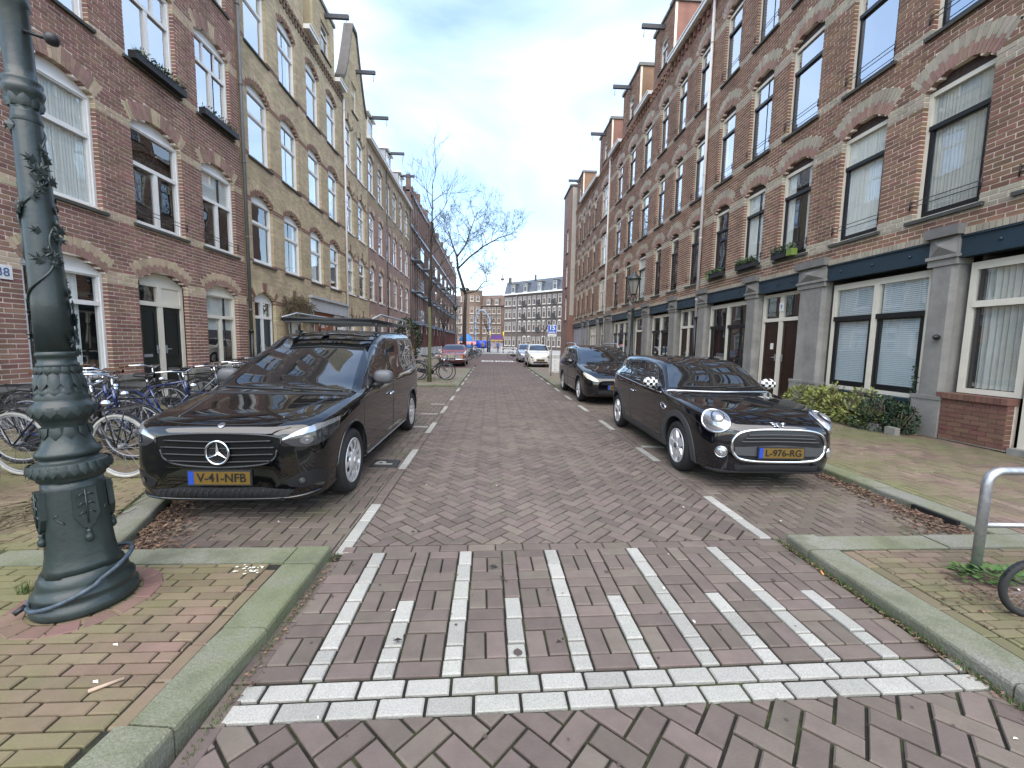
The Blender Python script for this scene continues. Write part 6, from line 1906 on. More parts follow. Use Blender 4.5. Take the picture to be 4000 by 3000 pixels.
mer = Car('vintage_saloon_car', 'vintage dark red saloon with chrome grille beyond the parked bicycles', (-2.32, 23.9, 0), R_(0), P_RED, mer_st)
mer.body(((.78, .31), (3.50, .31)), .365); arch_wheels(mer, (.78, 3.50), .77, .31)
mer.patch('windscreen', [(-.66, 1.50, .97), (0, 1.46, .97), (.66, 1.50, .97)], [(-.555, 1.98, 1.22), (0, 1.96, 1.25), (.555, 1.98, 1.22)], D_W, M_CARGL, .004, 16, 8)
mer.patch('side_window', [(.9, 1.62, .85), (.9, 3.2, .86)], [(.9, 1.85, 1.05), (.9, 2.1, 1.20), (.9, 3.0, 1.22)], D_S, M_CARGL, .004, 14, 6, mirror=True)
b = MB(); b.box((-.20, -.03, .50), (.20, .02, .715)); 
for i in range(6): b.box((-.19, -.036, .52 + i * .032), (.19, -.029, .532 + i * .032))
b.box((-.012, -.04, .50), (.012, -.02, .73)); b.build('grille', M_CHROME, mer.root)
mer.patch('grille_side', [(-.62, 0, .50), (0, 0, .50), (.62, 0, .50)], [(-.62, 0, .67), (0, 0, .68), (.62, 0, .67)], D_F, M_PLAST, .004, 14, 4)
for sg in (1, -1):
    b = MB(); b.box((sg * .42 - .19, -.022, .505), (sg * .42 + .19, .02, .665)); b.build('headlamp', M_LAMPGL, mer.root)
    b = MB(); b.box((sg * .645 - .03, -.015, .505), (sg * .645 + .055, .06, .665)); b.build('indicator', mat('amber_lens', (.6, .16, .02), .2, coat=1.), mer.root)
    b = MB(); b.box((sg * .83 - .07, 1.6, .87), (sg * .83 + .07, 1.68, .97)); b.build('wing_mirror', M_CHROME, mer.root)
b = MB(); b.tube([(-.80, .45, .42), (-.79, .05, .42), (-.70, -.06, .42), (0, -.09, .42), (.70, -.06, .42), (.79, .05, .42), (.80, .45, .42)], .05, 8); b.build('bumper', M_CHROME, mer.root)
b = MB(); b.tube([(-.70, -.115, .42), (0, -.145, .42), (.70, -.115, .42)], .025, 6); b.build('bumper_strip', M_PLAST, mer.root)
b = MB(); b.box((-.26, -.16, .37), (.26, -.145, .47)); pp = b.build('number_plate', mat('plate_dark_blue', (.02, .03, .09), .5), mer.root)
t = text_mesh('19-XK-JX', .1, M_WHITE, parent=pp); t.matrix_local = Matrix.Translation((0, -.163, .42)) @ Matrix.Rotation(math.pi / 2, 4, 'X')
# ------------------------------------------------------------------ cast-iron lamp post in front
M_GREENI = mat('green_cast_iron', (.020, .030, .0285), .42, spec=.5, coat=.15, noise=(14, .25), bump=(45, .35, .004), stain=((.03, .042, .04), 5, .55, .75, .6))
lamp = thing('lamp_post', 'dark green ornate cast-iron lamp post in the left foreground', 'lamp post', (-2.05, 2.09, KZ), 0)
lamp.rotation_euler = (R_(-.4), R_(-2.4), 0)
Z0 = .1
prof = [(.195, 0), (.200, .01), (.200, .045), (.188, .055), (.184, .075), (.190, .085), (.190, .10), (.176, .115), (.166, .14), (.168, .155), (.158, .17), (.150, .19)]
b = MB(); b.lathe(prof, 40); b.build('base', M_GREENI, lamp)
b = MB()
b.lathe([(.150, .188), (.140, .22), (.131, .27), (.126, .34), (.121, .42), (.117, .52), (.115, .60), (.114, .64)], 32, mod=lambda a, z: 1 + .03 * (1 if math.cos(4 * a) > 0 else -1))
b.build('pedestal', M_GREENI, lamp)
b = MB(); b.lathe([(.114, .638), (.122, .645), (.122, .655), (.135, .665), (.147, .685), (.146, .705), (.135, .722), (.120, .73), (.106, .735), (.103, .75), (.110, .755), (.119, .765), (.116, .782), (.100, .80), (.088, .83), (.080, .87), (.077, .905), (.080, .912), (.083, .925), (.09, .935), (.112, .955), (.117, .985), (.112, 1.005), (.095, 1.02), (.092, 1.035), (.094, 1.045), (.088, 1.06), (.079, 1.10), (.072, 1.16), (.069, 1.185), (.074, 1.192), (.074, 1.205), (.067, 1.212), (.067, 1.235), (.073, 1.24), (.073, 1.255), (.068, 1.262)], 40); b.build('turned_section', M_GREENI, lamp)
b = MB(); b.lathe([(.068, 1.26), (.064, 1.5), (.060, 1.75), (.054, 2.1), (.048, 2.35), (.047, 2.37)], 24); b.build('shaft', M_GREENI, lamp)
b = MB(); b.lathe([(.046, 2.30), (.052, 2.31), (.05, 2.33), (.047, 2.36), (.052, 2.40), (.064, 2.425), (.070, 2.44), (.070, 2.455), (.060, 2.465), (.066, 2.48), (.066, 2.49), (.052, 2.50), (.05, 2.54), (.049, 2.8), (.056, 2.81), (.056, 2.85), (.048, 2.86), (.046, 3.3), (.044, 3.9), (.06, 3.92), (.06, 3.95), (.03, 3.96)], 24); b.build('capital', M_GREENI, lamp)
# leaf rings in relief
def leaf_ring(z, r, n, h, w, tilt, name='leaf_ring', out=.012, flip=1):
    b = MB()
    for i in range(n):
        a = 2 * math.pi * i / n; ca, sa = math.cos(a), math.sin(a)
        def pt(u, v, o): return ((r + o + tilt * v) * math.cos(a + u / r), (r + o + tilt * v) * math.sin(a + u / r), z + v)
        vs = [pt(-w * .5, 0, 0), pt(w * .5, 0, 0), pt(-w * .55, h * .5, .004), pt(w * .55, h * .5, .004), pt(0, h * .5, out), pt(0, h, .003), pt(0, 0, out * .8)]
        b.add(vs, [(0, 6, 4, 2), (6, 1, 3, 4), (2, 4, 5), (4, 3, 5)], smooth=True)
    b.build(name, M_GREENI, lamp)
leaf_ring(1.155, .0735, 12, -.085, .036, -.20); leaf_ring(1.09, .080, 12, -.04, .036, -.18); leaf_ring(1.19, .0715, 14, -.04, .03, -.05)
leaf_ring(.725, .140, 26, -.055, .03, -.12, out=.01); leaf_ring(1.0, .112, 16, -.05, .036, -.02, out=.008)
leaf_ring(.90, .080, 10, -.06, .04, -.10); leaf_ring(2.37, .048, 8, .055, .036, .18)
# shields on the pedestal
for i in range(4):
    a = R_(-75 + 45 + 90 * i); M = Matrix.Rotation(a, 4, 'Z')
    b = MB(); 
    sh_ = [(-.04, .60), (.04, .60), (.045, .47), (.022, .42), (0, .40), (-.022, .42), (-.045, .47)]
    b.prism(sh_, lambda p, s: M @ Vector((.119 + (.014 if s else -.01) - (p[1] - .5) * .03, p[0], p[1])))
    bb = b.build('shield', M_GREENI, lamp)
    b = MB()
    for k in range(3):
        z = .57 - .045 * k
        for sg in (-1, 1): b.tube([M @ Vector((.133, 0, z)), M @ Vector((.136, sg * .018, z + .008)), M @ Vector((.135, sg * .03, z - .008))], [.004, .005, .002], 5)
    b.tube([M @ Vector((.134, 0, .595)), M @ Vector((.137, 0, .43))], .004, 5)
    b.build('shield_relief', M_GREENI, bb)
    b = MB(); b.lathe([(.004, 0), (.012, -.01), (.007, -.02), (.016, -.035), (.016, -.055), (.006, -.066)], 12, M=M @ Matrix.Translation((.128, 0, .40))); b.build('tassel', M_GREENI, bb)
    b = MB()
    M2 = Matrix.Rotation(a + R_(45), 4, 'Z')
    pts = [M2 @ Vector((.1205, .016 * math.cos(t), .46 + .011 * t - .02)) for t in [k * .55 for k in range(9)]]
    b.tube(pts, .004, 5); b.build('relief_knot', M_GREENI, lamp)
# ivy in relief winding up the shaft
def ivy_leaf(b, P, n, t, s):
    n, t = Vector(n).normalized(), Vector(t).normalized(); w = n.cross(t)
    P = Vector(P)
    out = [(0, 0), (.5, .35), (.2, .45), (.42, .85), (.1, .7), (0, 1.15), (-.1, .7), (-.42, .85), (-.2, .45), (-.5, .35)]
    vs = [P + (w * x + t * y) * s + n * (.004 + .006 * abs(x)) for x, y in out] + [P + t * s * .5 + n * .013]
    b.add(vs, [(i, (i + 1) % 10, 10) for i in range(10)], smooth=False)
rr = random.Random(12)
for turn in range(2):
    b = MB(); stem = []
    for i in range(90):
        f = i / 89; z = 1.28 + 1.02 * f; r = .069 - .021 * f; a = turn * 2.6 + f * 7.5 + .5 * math.sin(f * 19 + turn); stem.append((( r + .003) * math.cos(a), (r + .003) * math.sin(a), z))
        if rr.random() < .55 and math.sin(f * 11 + turn * 2) > -.35:
            a2 = a + rr.uniform(-.7, .7); nrm = (math.cos(a2), math.sin(a2), 0)
            q_ = rr.uniform(-1, 1); tt = Vector((-math.sin(a2) * q_, math.cos(a2) * q_, rr.uniform(-.2, 1)))
            ivy_leaf(b, (r * nrm[0], r * nrm[1], z + rr.uniform(-.02, .02)), nrm, tt, rr.uniform(.038, .060))
    b.tube(stem, .0055, 5); b.build('ivy_relief', M_GREENI, lamp)
# ladder rest with ball, out of the street side
b = MB(); b.tube([(.045, -.01, 2.70), (.16, -.03, 2.655)], .008, 7); b.lathe([(.0, -.028), (.020, -.02), (.028, 0), (.020, .02), (0, .028)], 16, c=(.185, -.034, 2.648)); b.tube([(-.045, .01, 2.70), (-.35, .05, 2.70)], .008, 7); b.build('ladder_rest', M_IRON, lamp)
# lantern above the frame
b = MB(); b.lathe([(.05, 3.95), (.12, 4.0), (.2, 4.45), (.23, 4.47), (.12, 4.65), (.04, 4.7), (.03, 4.8), (0, 4.82)], 6, smooth=False); b.build('lantern', M_GREENI, lamp)
# bicycle chain lock left round the foot
b = MB(); pts = []
M_CABLE = mat('blue_cable', (.045, .065, .085), .45, noise=(40, .6))
for i in range(48):
    a = 2 * math.pi * i / 48; r = .195 + .006 * math.sin(5 * a)
    z = .135 + .085 * math.cos(a - R_(45)) ; r = .20 if z < .15 else .178 
    pts.append((-2.05 + r * math.cos(a), 2.09 + r * math.sin(a), KZ + z))
b.tube(pts, .011, 8, closed=True); lk = b.build('cable_lock', M_CABLE, label='blue-grey cable lock looped round the foot of the lamp post', cat='cable lock')
b = MB(); b.tube([(-2.19, 1.945, .13), (-2.21, 1.91, .11)], .013, 8); b.build('lock_barrel', M_IRON, lk)
# red bricks set round the foot
b = MB(); M_REDPAV = mat('paver_red', (.165, .100, .080), .85, attr=.15, noise=(7, .15), bump=(110, .3, .004))
for i in range(14):
    a0, a1 = 2 * math.pi * i / 14 + .02, 2 * math.pi * (i + 1) / 14 - .02
    pv = [(-2.05 + r * math.cos(a), 2.09 + r * math.sin(a)) for r, a in ((.215, a0), (.30, a0), (.30, a1), (.215, a1))]
    c = MB(); chamfer_prism(c, pv, KZ + .004, .04, .004, 0.); c.build('paver', M_REDPAV, pave_l)

# ------------------------------------------------------------------ bicycles
M_BTYRE = mat('bike_tyre', (.02, .02, .02), .8)
M_WTYRE = mat('white_tyre', (.38, .37, .33), .8, noise=(20, .2))
M_BLUEF = paint('paint_blue', (.008, .02, .095), .3)
M_GREYF = paint('paint_greyblue', (.06, .08, .10), .3)
M_SADB = mat('saddle_black', (.014, .014, .015), .5)
M_SADBR = mat('saddle_brown', (.10, .045, .022), .5)
def bicycle(label, loc, rz, tw=.019, frame=None, tyre=None, saddle=None, basket=False, rack=True, guard=True, lean=0., group=None, s=.90, detail=True, step=True, steer=.0, front_rack=False, name='bicycle'):
    """x forward, wheels in the xz plane; origin on the ground under the bottom bracket"""
    frame = frame or M_BLACKP; tyre = tyre or M_BTYRE; saddle = saddle or M_SADB
    t = thing(name, label, 'bicycle', loc, rz, group); t.rotation_euler = (lean, 0, rz); t.scale = (s, s, s)
    R = .345; xr, xf = -.47, .63
    def wheel_(x, rot):
        M = Matrix.Translation((x, 0, R)) @ Matrix.Rotation(rot, 4, 'Z')
        b = MB(); b.tube([M @ Vector((math.cos(a) * (R - .018), 0, math.sin(a) * (R - .018))) for a in [2 * math.pi * k / 36 for k in range(36)]], tw, 7, closed=True)
        w = b.build('wheel', tyre, t)
        b = MB(); b.tube([M @ Vector((math.cos(a) * (R - .042), 0, math.sin(a) * (R - .042))) for a in [2 * math.pi * k / 32 for k in range(32)]], .010, 5, closed=True); b.build('rim', M_ZINC, w)
        b = MB(); b.tube([M @ Vector((0, -.05, 0)), M @ Vector((0, .05, 0))], .022, 8)
        b.build('hub', M_ZINC, w)
        if detail:
            b = MB()
            for k in range(20):
                a = 2 * math.pi * k / 20; sd = .03 * (1 if k % 2 else -1); a2 = a + (.5 if (k // 2) % 2 else -.5)
                b.tube([M @ Vector((.02 * math.cos(a2), sd, .02 * math.sin(a2))), M @ Vector((math.cos(a) * (R - .05), 0, math.sin(a) * (R - .05)))], .0018, 3, cap=False)
            b.build('spokes', M_ZINC, w)
        b = MB()
        for k in range(16):
            a0 = R_(20 + 150 * k / 16); a1 = R_(20 + 150 * (k + 1) / 16)
            q = []
            for a in (a0, a1):
                for yy in (-.026, 0, .026): q.append(M @ Vector((math.cos(a + (0 if x < 0 else 0)) * (R + .022 - abs(yy) * .3), yy, math.sin(a) * (R + .022 - abs(yy) * .3))))
            b.add(q, [(0, 1, 4, 3), (1, 2, 5, 4)], smooth=True)
        b.build('mudguard', frame, t)
        return w
    wheel_(xr, 0); wheel_(xf, steer)
    bb = (0, 0, .30); st = (-.16, 0, .78); hd = (.40, 0, .86); hl = (.44, 0, .66)
    b = MB()
    b.tube([bb, st], .017, 8); b.tube([bb, (.18, 0, .42), hl], .019, 8)
    if step: b.tube([(-.10, 0, .55), (.15, 0, .55), (.41, 0, .80)], .015, 8)
    else: b.tube([(-.15, 0, .76), hd], .015, 8)
    b.tube([hl, hd], .021, 8)
    for sg in (-1, 1): b.tube([(0, sg * .03, .30), (xr, sg * .05, R)], .010, 6); b.tube([(-.14, sg * .02, .72), (xr, sg * .05, R)], .008, 6)
    b.build('frame', frame, t)
    b = MB(); b.tube([hl, (.47, 0, .56)], .016, 6)
    for sg in (-1, 1): b.tube([(.47, sg * .04, .58), (.53, sg * .045, .45), (xf, sg * .05, R)], [.013, .011, .008], 6)
    b.build('fork', frame, t)
    b = MB(); b.tube([hd, (.385, 0, .98)], .012, 7)
    b.tube([(.16, -.27, 1.0), (.22, -.25, 1.02), (.38, -.18, 1.03), (.42, 0, .99), (.38, .18, 1.03), (.22, .25, 1.02), (.16, .27, 1.0)], .011, 7); hb = b.build('handlebar', M_CHROME, t)
    for sg in (-1, 1):
        b = MB(); b.tube([(.11, sg * .285, .99), (.22, sg * .25, 1.02)], .017, 7); b.build('grip', saddle, hb)
    if detail:
        b = MB(); b.tube([(.39, -.1, 1.02), (.50, -.05, .95), (.45, 0, .75)], .004, 4); b.tube([(.39, .1, 1.02), (.52, .06, .93), (.46, 0, .70)], .004, 4); b.build('brake_cable', M_PLAST, t)
    b = MB(); b.tube([st, (-.185, 0, .90)], .013, 7); b.build('seat_post', M_CHROME, t)
    b = MB()
    def sad(u, v):
        a = 2 * math.pi * u; x = -.13 + .26 * v; w = .10 * (1 - v) ** .55 * (1 if v > 0 else .6) + .022
        w *= min(1, .45 + 4 * v)
        return Vector((-.20 + x + .02, w * math.cos(a), .925 + .03 * math.sin(a) + .02 * (1 - v)))
    b.grid(sad, 12, 8); b.build('saddle', saddle, t)
    if rack:
        b = MB()
        for yy in (-.07, 0, .07): b.tube([(-.22, yy, .70), (-.30, yy, .74), (-.75, yy, .74)], .007, 5)
        b.tube([(-.75, -.07, .74), (-.75, .07, .74)], .007, 5); b.tube([(-.4, -.07, .74), (-.4, .07, .74)], .006, 5)
        for sg in (-1, 1): b.tube([(-.62, sg * .07, .74), (xr, sg * .06, R)], .006, 5)
        b.build('luggage_rack', M_IRON, t)
    if guard:
        b = MB(); b.prism([(-.50, .40), (-.42, .43), (.02, .41), (.11, .36), (.11, .25), (.02, .20), (-.42, .27), (-.50, .30)], lambda p, q: (p[0], .045 if q else .065, p[1])); b.build('chain_guard', M_PLAST, t)
    b = MB(); b.tube([(0, -.07, .30), (0, .09, .30)], .014, 7); b.tube([(0, .09, .30), (.12, .095, .20)], .010, 6); b.tube([(0, -.07, .30), (-.12, -.075, .40)], .010, 6); cr = b.build('crank', M_CHROME, t)
    for p, q in (((.12, .10, .20), 1), ((-.12, -.08, .40), -1)):
        b = MB(); b.box((p[0] - .04, min(p[1], p[1] + q * .09), p[2] - .012), (p[0] + .04, max(p[1], p[1] + q * .09), p[2] + .012)); b.build('pedal', M_PLAST, cr)
    b = MB(); b.lathe([(0, -.01), (.035, 0), (.04, .03), (.03, .06), (0, .07)], 12, M=Matrix.Translation((.49, 0, .80)) @ Matrix.Rotation(math.pi / 2, 4, 'Y')); b.build('front_lamp', M_CHROME, t)
    b = MB(); b.tube([(-.08, .04, .28), (-.2, .16, .012)], .009, 6); b.build('kickstand', M_IRON, t)
    if basket:
        b = MB(); x0, x1, y0, y1, z0, z1 = .45, .83, -.24, .24, .84, 1.08
        for z in (z0, z0 + .08, z0 + .16, z1): b.tube([(x0 + .04 * (z1 - z), y0, z), (x1, y0, z), (x1, y1, z), (x0 + .04 * (z1 - z), y1, z)], .010, 5, closed=True)
        for k in range(7):
            y = y0 + (y1 - y0) * k / 6
            for x in (x0, x1): b.tube([(x, y, z0), (x, y, z1)], .007, 4)
        b.box((x0, y0, z0 - .01), (x1, y1, z0 + .005)); 
        b.build('front_crate', M_IRON, t)
    if front_rack:
        b = MB()
        for yy in (-.09, -.03, .03, .09): b.tube([(.50, yy, .74), (.86, yy, .76)], .007, 5)
        for sg in (-1, 1): b.tube([(.80, sg * .09, .755), (xf, sg * .06, R)], .006, 5); b.tube([(.58, sg * .09, .745), (xf, sg * .06, R)], .006, 5)
        b.build('front_rack', M_IRON, t)
    return t
KG = KZ + .002
GB = 'bicycles parked on the left pavement'
bicycle('black bicycle with a pale front tyre beside the lamp post', (-4.03, 4.02, KG), R_(-4), tyre=M_WTYRE, group=GB, lean=R_(3), front_rack=True, guard=True)
bicycle('black bicycle with a pale tyre at the left picture edge', (-4.62, 3.50, KG), R_(172), tyre=M_WTYRE, group=GB, lean=R_(-4), rack=False)
bicycle('blue bicycle with black saddle behind the pale-tyred bicycle', (-4.90, 4.95, KG), R_(5), frame=M_BLUEF, group=GB, lean=R_(-4))
bicycle('blue bicycle with a chain case nearest the van bonnet', (-4.35, 5.65, KG), R_(-6), frame=M_BLUEF, group=GB, lean=R_(5), step=False)
bicycle('black bicycle with a brown saddle before the dark double doors', (-5.35, 6.25, KG), R_(4), saddle=M_SADBR, group=GB, lean=R_(-3), front_rack=True)
bicycle('grey-blue bicycle between the blue bicycles and the doors', (-4.75, 6.75, KG), R_(8), frame=M_GREYF, group=GB, lean=R_(4))
bicycle('black bicycle with a front crate below the small ground-floor window', (-4.95, 7.75, KG), R_(-5), group=GB, saddle=M_SADBR, basket=True)
bicycle('black upright bicycle farthest along the left pavement row', (-5.3, 8.9, KG), R_(3), group=GB, lean=R_(-5), step=False)
bicycle('navy bicycle squeezed between the pale-tyred bicycle and the blue ones', (-4.45, 4.5, KG), R_(9), frame=M_BLUEF, group=GB, lean=R_(-7), front_rack=True)
bicycle('black bicycle leaning left in the middle of the row', (-5.25, 5.35, KG), R_(-3), group=GB, lean=R_(-9), step=False)
bicycle('dark bicycle nearest the window sill behind the row', (-5.85, 5.9, KG), R_(6), group=GB, lean=R_(6), frame=M_GREYF, saddle=M_SADBR)
bicycle('black bicycle with upright bars behind the van windscreen', (-4.55, 7.25, KG), R_(-8), group=GB, lean=R_(-4))
G2 = 'bicycles leaning by the young tree'
bicycle('dark bicycle leaning by the young tree, front wheel nearest the road', (-2.12, 14.65, KG), R_(-3), group=G2, lean=R_(8))
bicycle('second dark bicycle behind the one leaning by the young tree', (-2.28, 15.05, KG), R_(4), group=G2, lean=R_(-6), step=False)
bicycle('black bicycle with a front crate on the right pavement behind the hatchback', (5.3, 12.2, KG), R_(170), basket=True, lean=R_(3))
bicycle('black bicycle against the far lamp post', (5.0, 14.2, KG), R_(20), lean=R_(-5))
rr = random.Random(4)
labs = ['nearest', 'second', 'third', 'fourth', 'fifth', 'sixth', 'seventh', 'eighth']
for i in range(8):
    bicycle('%s bicycle in the distant row behind the red saloon' % labs[i], (-1.9 + rr.uniform(-.3, .2), 30.5 + i * 2.0, .1 if True else 0), R_(rr.uniform(-25, 25) + (180 if i % 3 == 0 else 0)), frame=rr.choice([M_BLACKP, M_BLUEF, M_GREYF]), lean=R_(rr.uniform(-8, 8)), group='distant bicycles on the left', detail=False)
bicycle('dark bicycle standing beyond the silver car', (2.2, 38.5, .0), R_(10), detail=False)
# child's bicycle at the right edge, only its wheel in view
bicycle('small black bicycle at the right edge, one wheel in view', (3.02, 1.80, KG), R_(172), tw=.042, s=.42, name='child_bicycle')
# ------------------------------------------------------------------ street furniture
M_GALV = mat('galvanised', (.42, .42, .43), .38, metal=.75, noise=(30, .25), bump=(60, .2, .003))
hp = thing('bicycle_hoop', 'galvanised steel bicycle hoop at the right edge', 'bicycle stand', (2.965, 2.235, KZ))
pts = [(0, 0, -.1), (0, 0, .55)] + [(.085 - .085 * math.cos(a), 0, .55 + .085 * math.sin(a)) for a in [R_(15 * k) for k in range(1, 7)]] + [(.75, -.03, .635)] + [(.75 + .085 * math.sin(a), -.03, .55 + .085 * math.cos(a)) for a in [R_(15 * k) for k in range(1, 7)]] + [(.835, -.03, -.1)]
b = MB(); b.tube(pts, .025, 14); b.build('hoop', M_GALV, hp)
b = MB(); b.tube([(.02, 0, .30), (.815, -.03, .30)], .016, 10); b.build('cross_bar', M_GALV, hp)

def far_lamp(label, loc, s=1.0, arms=0):
    t = thing('street_lamp', label, 'street lamp', loc)
    b = MB(); b.lathe([(.16, 0), (.17, .12), (.13, .16), (.11, .5), (.12, .62), (.085, .68), (.08, .95), (.095, 1.0), (.06, 1.08), (.05, 1.5), (.045, 2.6), (.06, 2.62), (.06, 2.68), (.035, 2.72), (.03, 3.0)], 14); b.build('post', M_GREENI, t)
    b = MB()
    for k in range(6):
        a = 2 * math.pi * k / 6; b.tube([(.03 * math.cos(a), .03 * math.sin(a), 2.82), (.13 * math.cos(a), .13 * math.sin(a), 2.98), (.06 * math.cos(a), .06 * math.sin(a), 3.16)], .010, 5)
        b.tube([(.10 * math.cos(a), .10 * math.sin(a), 3.16), (.205 * math.cos(a), .205 * math.sin(a), 3.66)], .010, 5)
    b.lathe([(.06, 3.13), (.11, 3.15), (.11, 3.17), (.05, 3.18)], 12); b.build('lantern_frame', M_GREENI, t)
    b = MB(); b.lathe([(.095, 3.17), (.198, 3.66), (.19, 3.66), (.09, 3.175)], 6, smooth=False); b.build('lantern_glass', mat('lantern_pane', (.62, .60, .55), .25, trans=.6), t)
    b = MB(); b.lathe([(.25, 3.66), (.25, 3.69), (.16, 3.78), (.07, 3.85), (.07, 3.92), (.03, 3.94), (0, 3.96)], 18); b.build('lantern_cap', M_GREENI, t)
    return t
far_lamp('dark street lamp with glass lantern on the right pavement', (5.02, 14.6, KZ))
fl2 = thing('street_lamp', 'dark twin-armed lamp column beside the big bare tree', 'street lamp', (-3.35, 38.5, KZ))
b = MB(); b.lathe([(.16, 0), (.16, .9), (.08, 1.0), (.07, 5.6), (.05, 7.0), (.02, 7.1)], 12); b.build('post', M_GREENI, fl2)
b = MB(); b.tube([(-1.1, 0, 6.3), (1.1, 0, 6.3)], .05, 6); b.tube([(-.7, 0, 6.0), (0, 0, 6.6), (.7, 0, 6.0)], .03, 6)
for x in (-1.1, -.55, .55, 1.1): b.lathe([(.05, .1), (.16, -.02), (.14, -.16), (0, -.2)], 10, c=(x, 0, 6.25))
b.build('arms', M_GREENI, fl2)
b = MB(); b.lathe([(.07, 4.2), (.30, 4.7), (.07, 4.75)], 10); b.build('lantern', M_GREENI, fl2)

# speed sign
M_SIGNB = mat('sign_blue', (.01, .10, .48), .4)
sg_ = thing('traffic_sign', 'blue sign reading 15 km/h on a post right of the road', 'sign', (2.52, 17.2, KZ))
b = MB(); b.tube([(0, 0, 0), (0, 0, 2.12)], .025, 8); b.build('post', M_ZINC, sg_)
b = MB(); b.box((-.19, -.045, 1.78), (.19, -.028, 2.14)); pl = b.build('panel', M_SIGNB, sg_)
b = MB()
bars_ = lambda mb, x0, x1, z0, z1, y0, y1, w: (mb.box((x0, y0, z0), (x0 + w, y1, z1)), mb.box((x1 - w, y0, z0), (x1, y1, z1)), mb.box((x0 + w, y0, z0), (x1 - w, y1, z0 + w)), mb.box((x0 + w, y0, z1 - w), (x1 - w, y1, z1)))
bars_(b, -.18, .18, 1.79, 2.13, -.048, -.0455, .012); b.build('border', M_WHITE, pl)
t = text_mesh('15', .26, M_WHITE, parent=pl, bold=.004); t.matrix_local = Matrix.Translation((0, -.049, 2.01)) @ Matrix.Rotation(math.pi / 2, 4, 'X')
t = text_mesh('km/h', .11, M_WHITE, parent=pl, bold=.001); t.matrix_local = Matrix.Translation((0, -.049, 1.84)) @ Matrix.Rotation(math.pi / 2, 4, 'X')
b = MB(); b.box((-.18, -.045, 1.66), (.18, -.028, 1.755)); p2 = b.build('sub_panel', M_WHITE, sg_)
t = text_mesh('adviessnelheid', .05, M_BLACKP, parent=p2); t.matrix_local = Matrix.Translation((0, -.049, 1.705)) @ Matrix.Rotation(math.pi / 2, 4, 'X')

# discarded furniture on the build-out
M_WLAM = mat('white_laminate', (.72, .72, .70), .5, noise=(3, .06))
cb = thing('cabinet', 'discarded white chest of drawers standing on the right build-out', 'cabinet', (3.02, 19.6, KZ), R_(4))
b = MB(); b.box((-.22, -.16, .0), (.22, .16, .86)); b.build('carcass', M_WLAM, cb)
for k in range(4):
    b = MB(); b.box((-.205, -.18, .06 + k * .2), (.205, -.161, .24 + k * .2)); dw_ = b.build('drawer', M_WLAM if k != 3 else mat('frosted_panel', (.52, .53, .50), .4), cb)
    b = MB(); b.tube([(-.05, -.195, .15 + k * .2), (.05, -.195, .15 + k * .2)], .008, 6); b.build('handle', M_ZINC, dw_)
bx1 = MB(); bx1.box((3.30, 18.9, KZ), (3.62, 19.15, KZ + .30)); o = bx1.build('cardboard_box', mat('cardboard', (.42, .30, .20), .85), label='small brown cardboard box beside the white cabinet', cat='box')
bx1 = MB(); bx1.box((3.27, 18.87, KZ + .301), (3.65, 19.0, KZ + .315)); bx1.build('flap', MATS['cardboard'], o)
wb_ = thing('table', 'low white table left on the right build-out', 'table', (3.78, 18.6, KZ))
b = MB(); b.box((-.28, -.2, .46), (.28, .2, .50)); b.build('table_top', M_WLAM, wb_)
for x in (-.25, .25):
    for y in (-.17, .17):
        b = MB(); b.box((x - .02, y - .02, 0), (x + .02, y + .02, .46)); b.build('leg', M_WLAM, wb_)
wb2 = MB(); wb2.box((3.62, 18.15, KZ), (3.98, 18.4, KZ + .26)); o = wb2.build('storage_box', M_WLAM, label='white storage box before the low white table', cat='box'); wb2 = MB(); wb2.box((3.60, 18.13, KZ + .261), (4.0, 18.42, KZ + .285)); wb2.build('lid', M_WLAM, o)
bn = thing('litter_bin', 'dark grey waste container behind the white cabinet', 'bin', (3.95, 20.6, KZ))
b = MB(); b.prism([(-.24, 0), (.24, 0), (.27, .82), (.10, .95), (-.27, .86)], lambda p, s: (p[0], -.25 if s else .25, p[1])); b.build('bin_body', mat('bin_grey', (.06, .065, .07), .5), bn)
b = MB(); b.box((-.16, -.262, .60), (.16, -.2505, .74)); b.build('bin_flap', M_PLAST, bn)
for i, (x, y) in enumerate(((4.6, 20.0), (4.55, 23.2))):
    t = thing('bollard', 'dark cast bollard on the right build-out, %s' % ('nearer one' if i == 0 else 'farther one'), 'bollard', (x, y, KZ))
    b = MB(); b.lathe([(.09, 0), (.09, .2), (.07, .24), (.06, .95), (.08, .97), (.08, 1.02), (.05, 1.06), (0, 1.12)], 12); b.build('bollard_post', M_GREENI, t)

# wires and hanging lamp over the street
wl = thing('hanging_lamp', 'small lamp hanging from a wire across the street', 'lamp', (.85, 35, 7.0))
b = MB(); b.tube([(-7.75, 0, .75), (-3, 0, .25), (0, 0, .12), (3, 0, .25), (6.1, 0, .7)], .012, 4); b.build('wire', M_PLASTG_, wl)
b = MB(); b.lathe([(0, .1), (.05, .08), (.05, -.15), (.16, -.2), (.16, -.26), (.10, -.36), (0, -.4)], 14); b.build('lamp_housing', M_ZINC, wl)

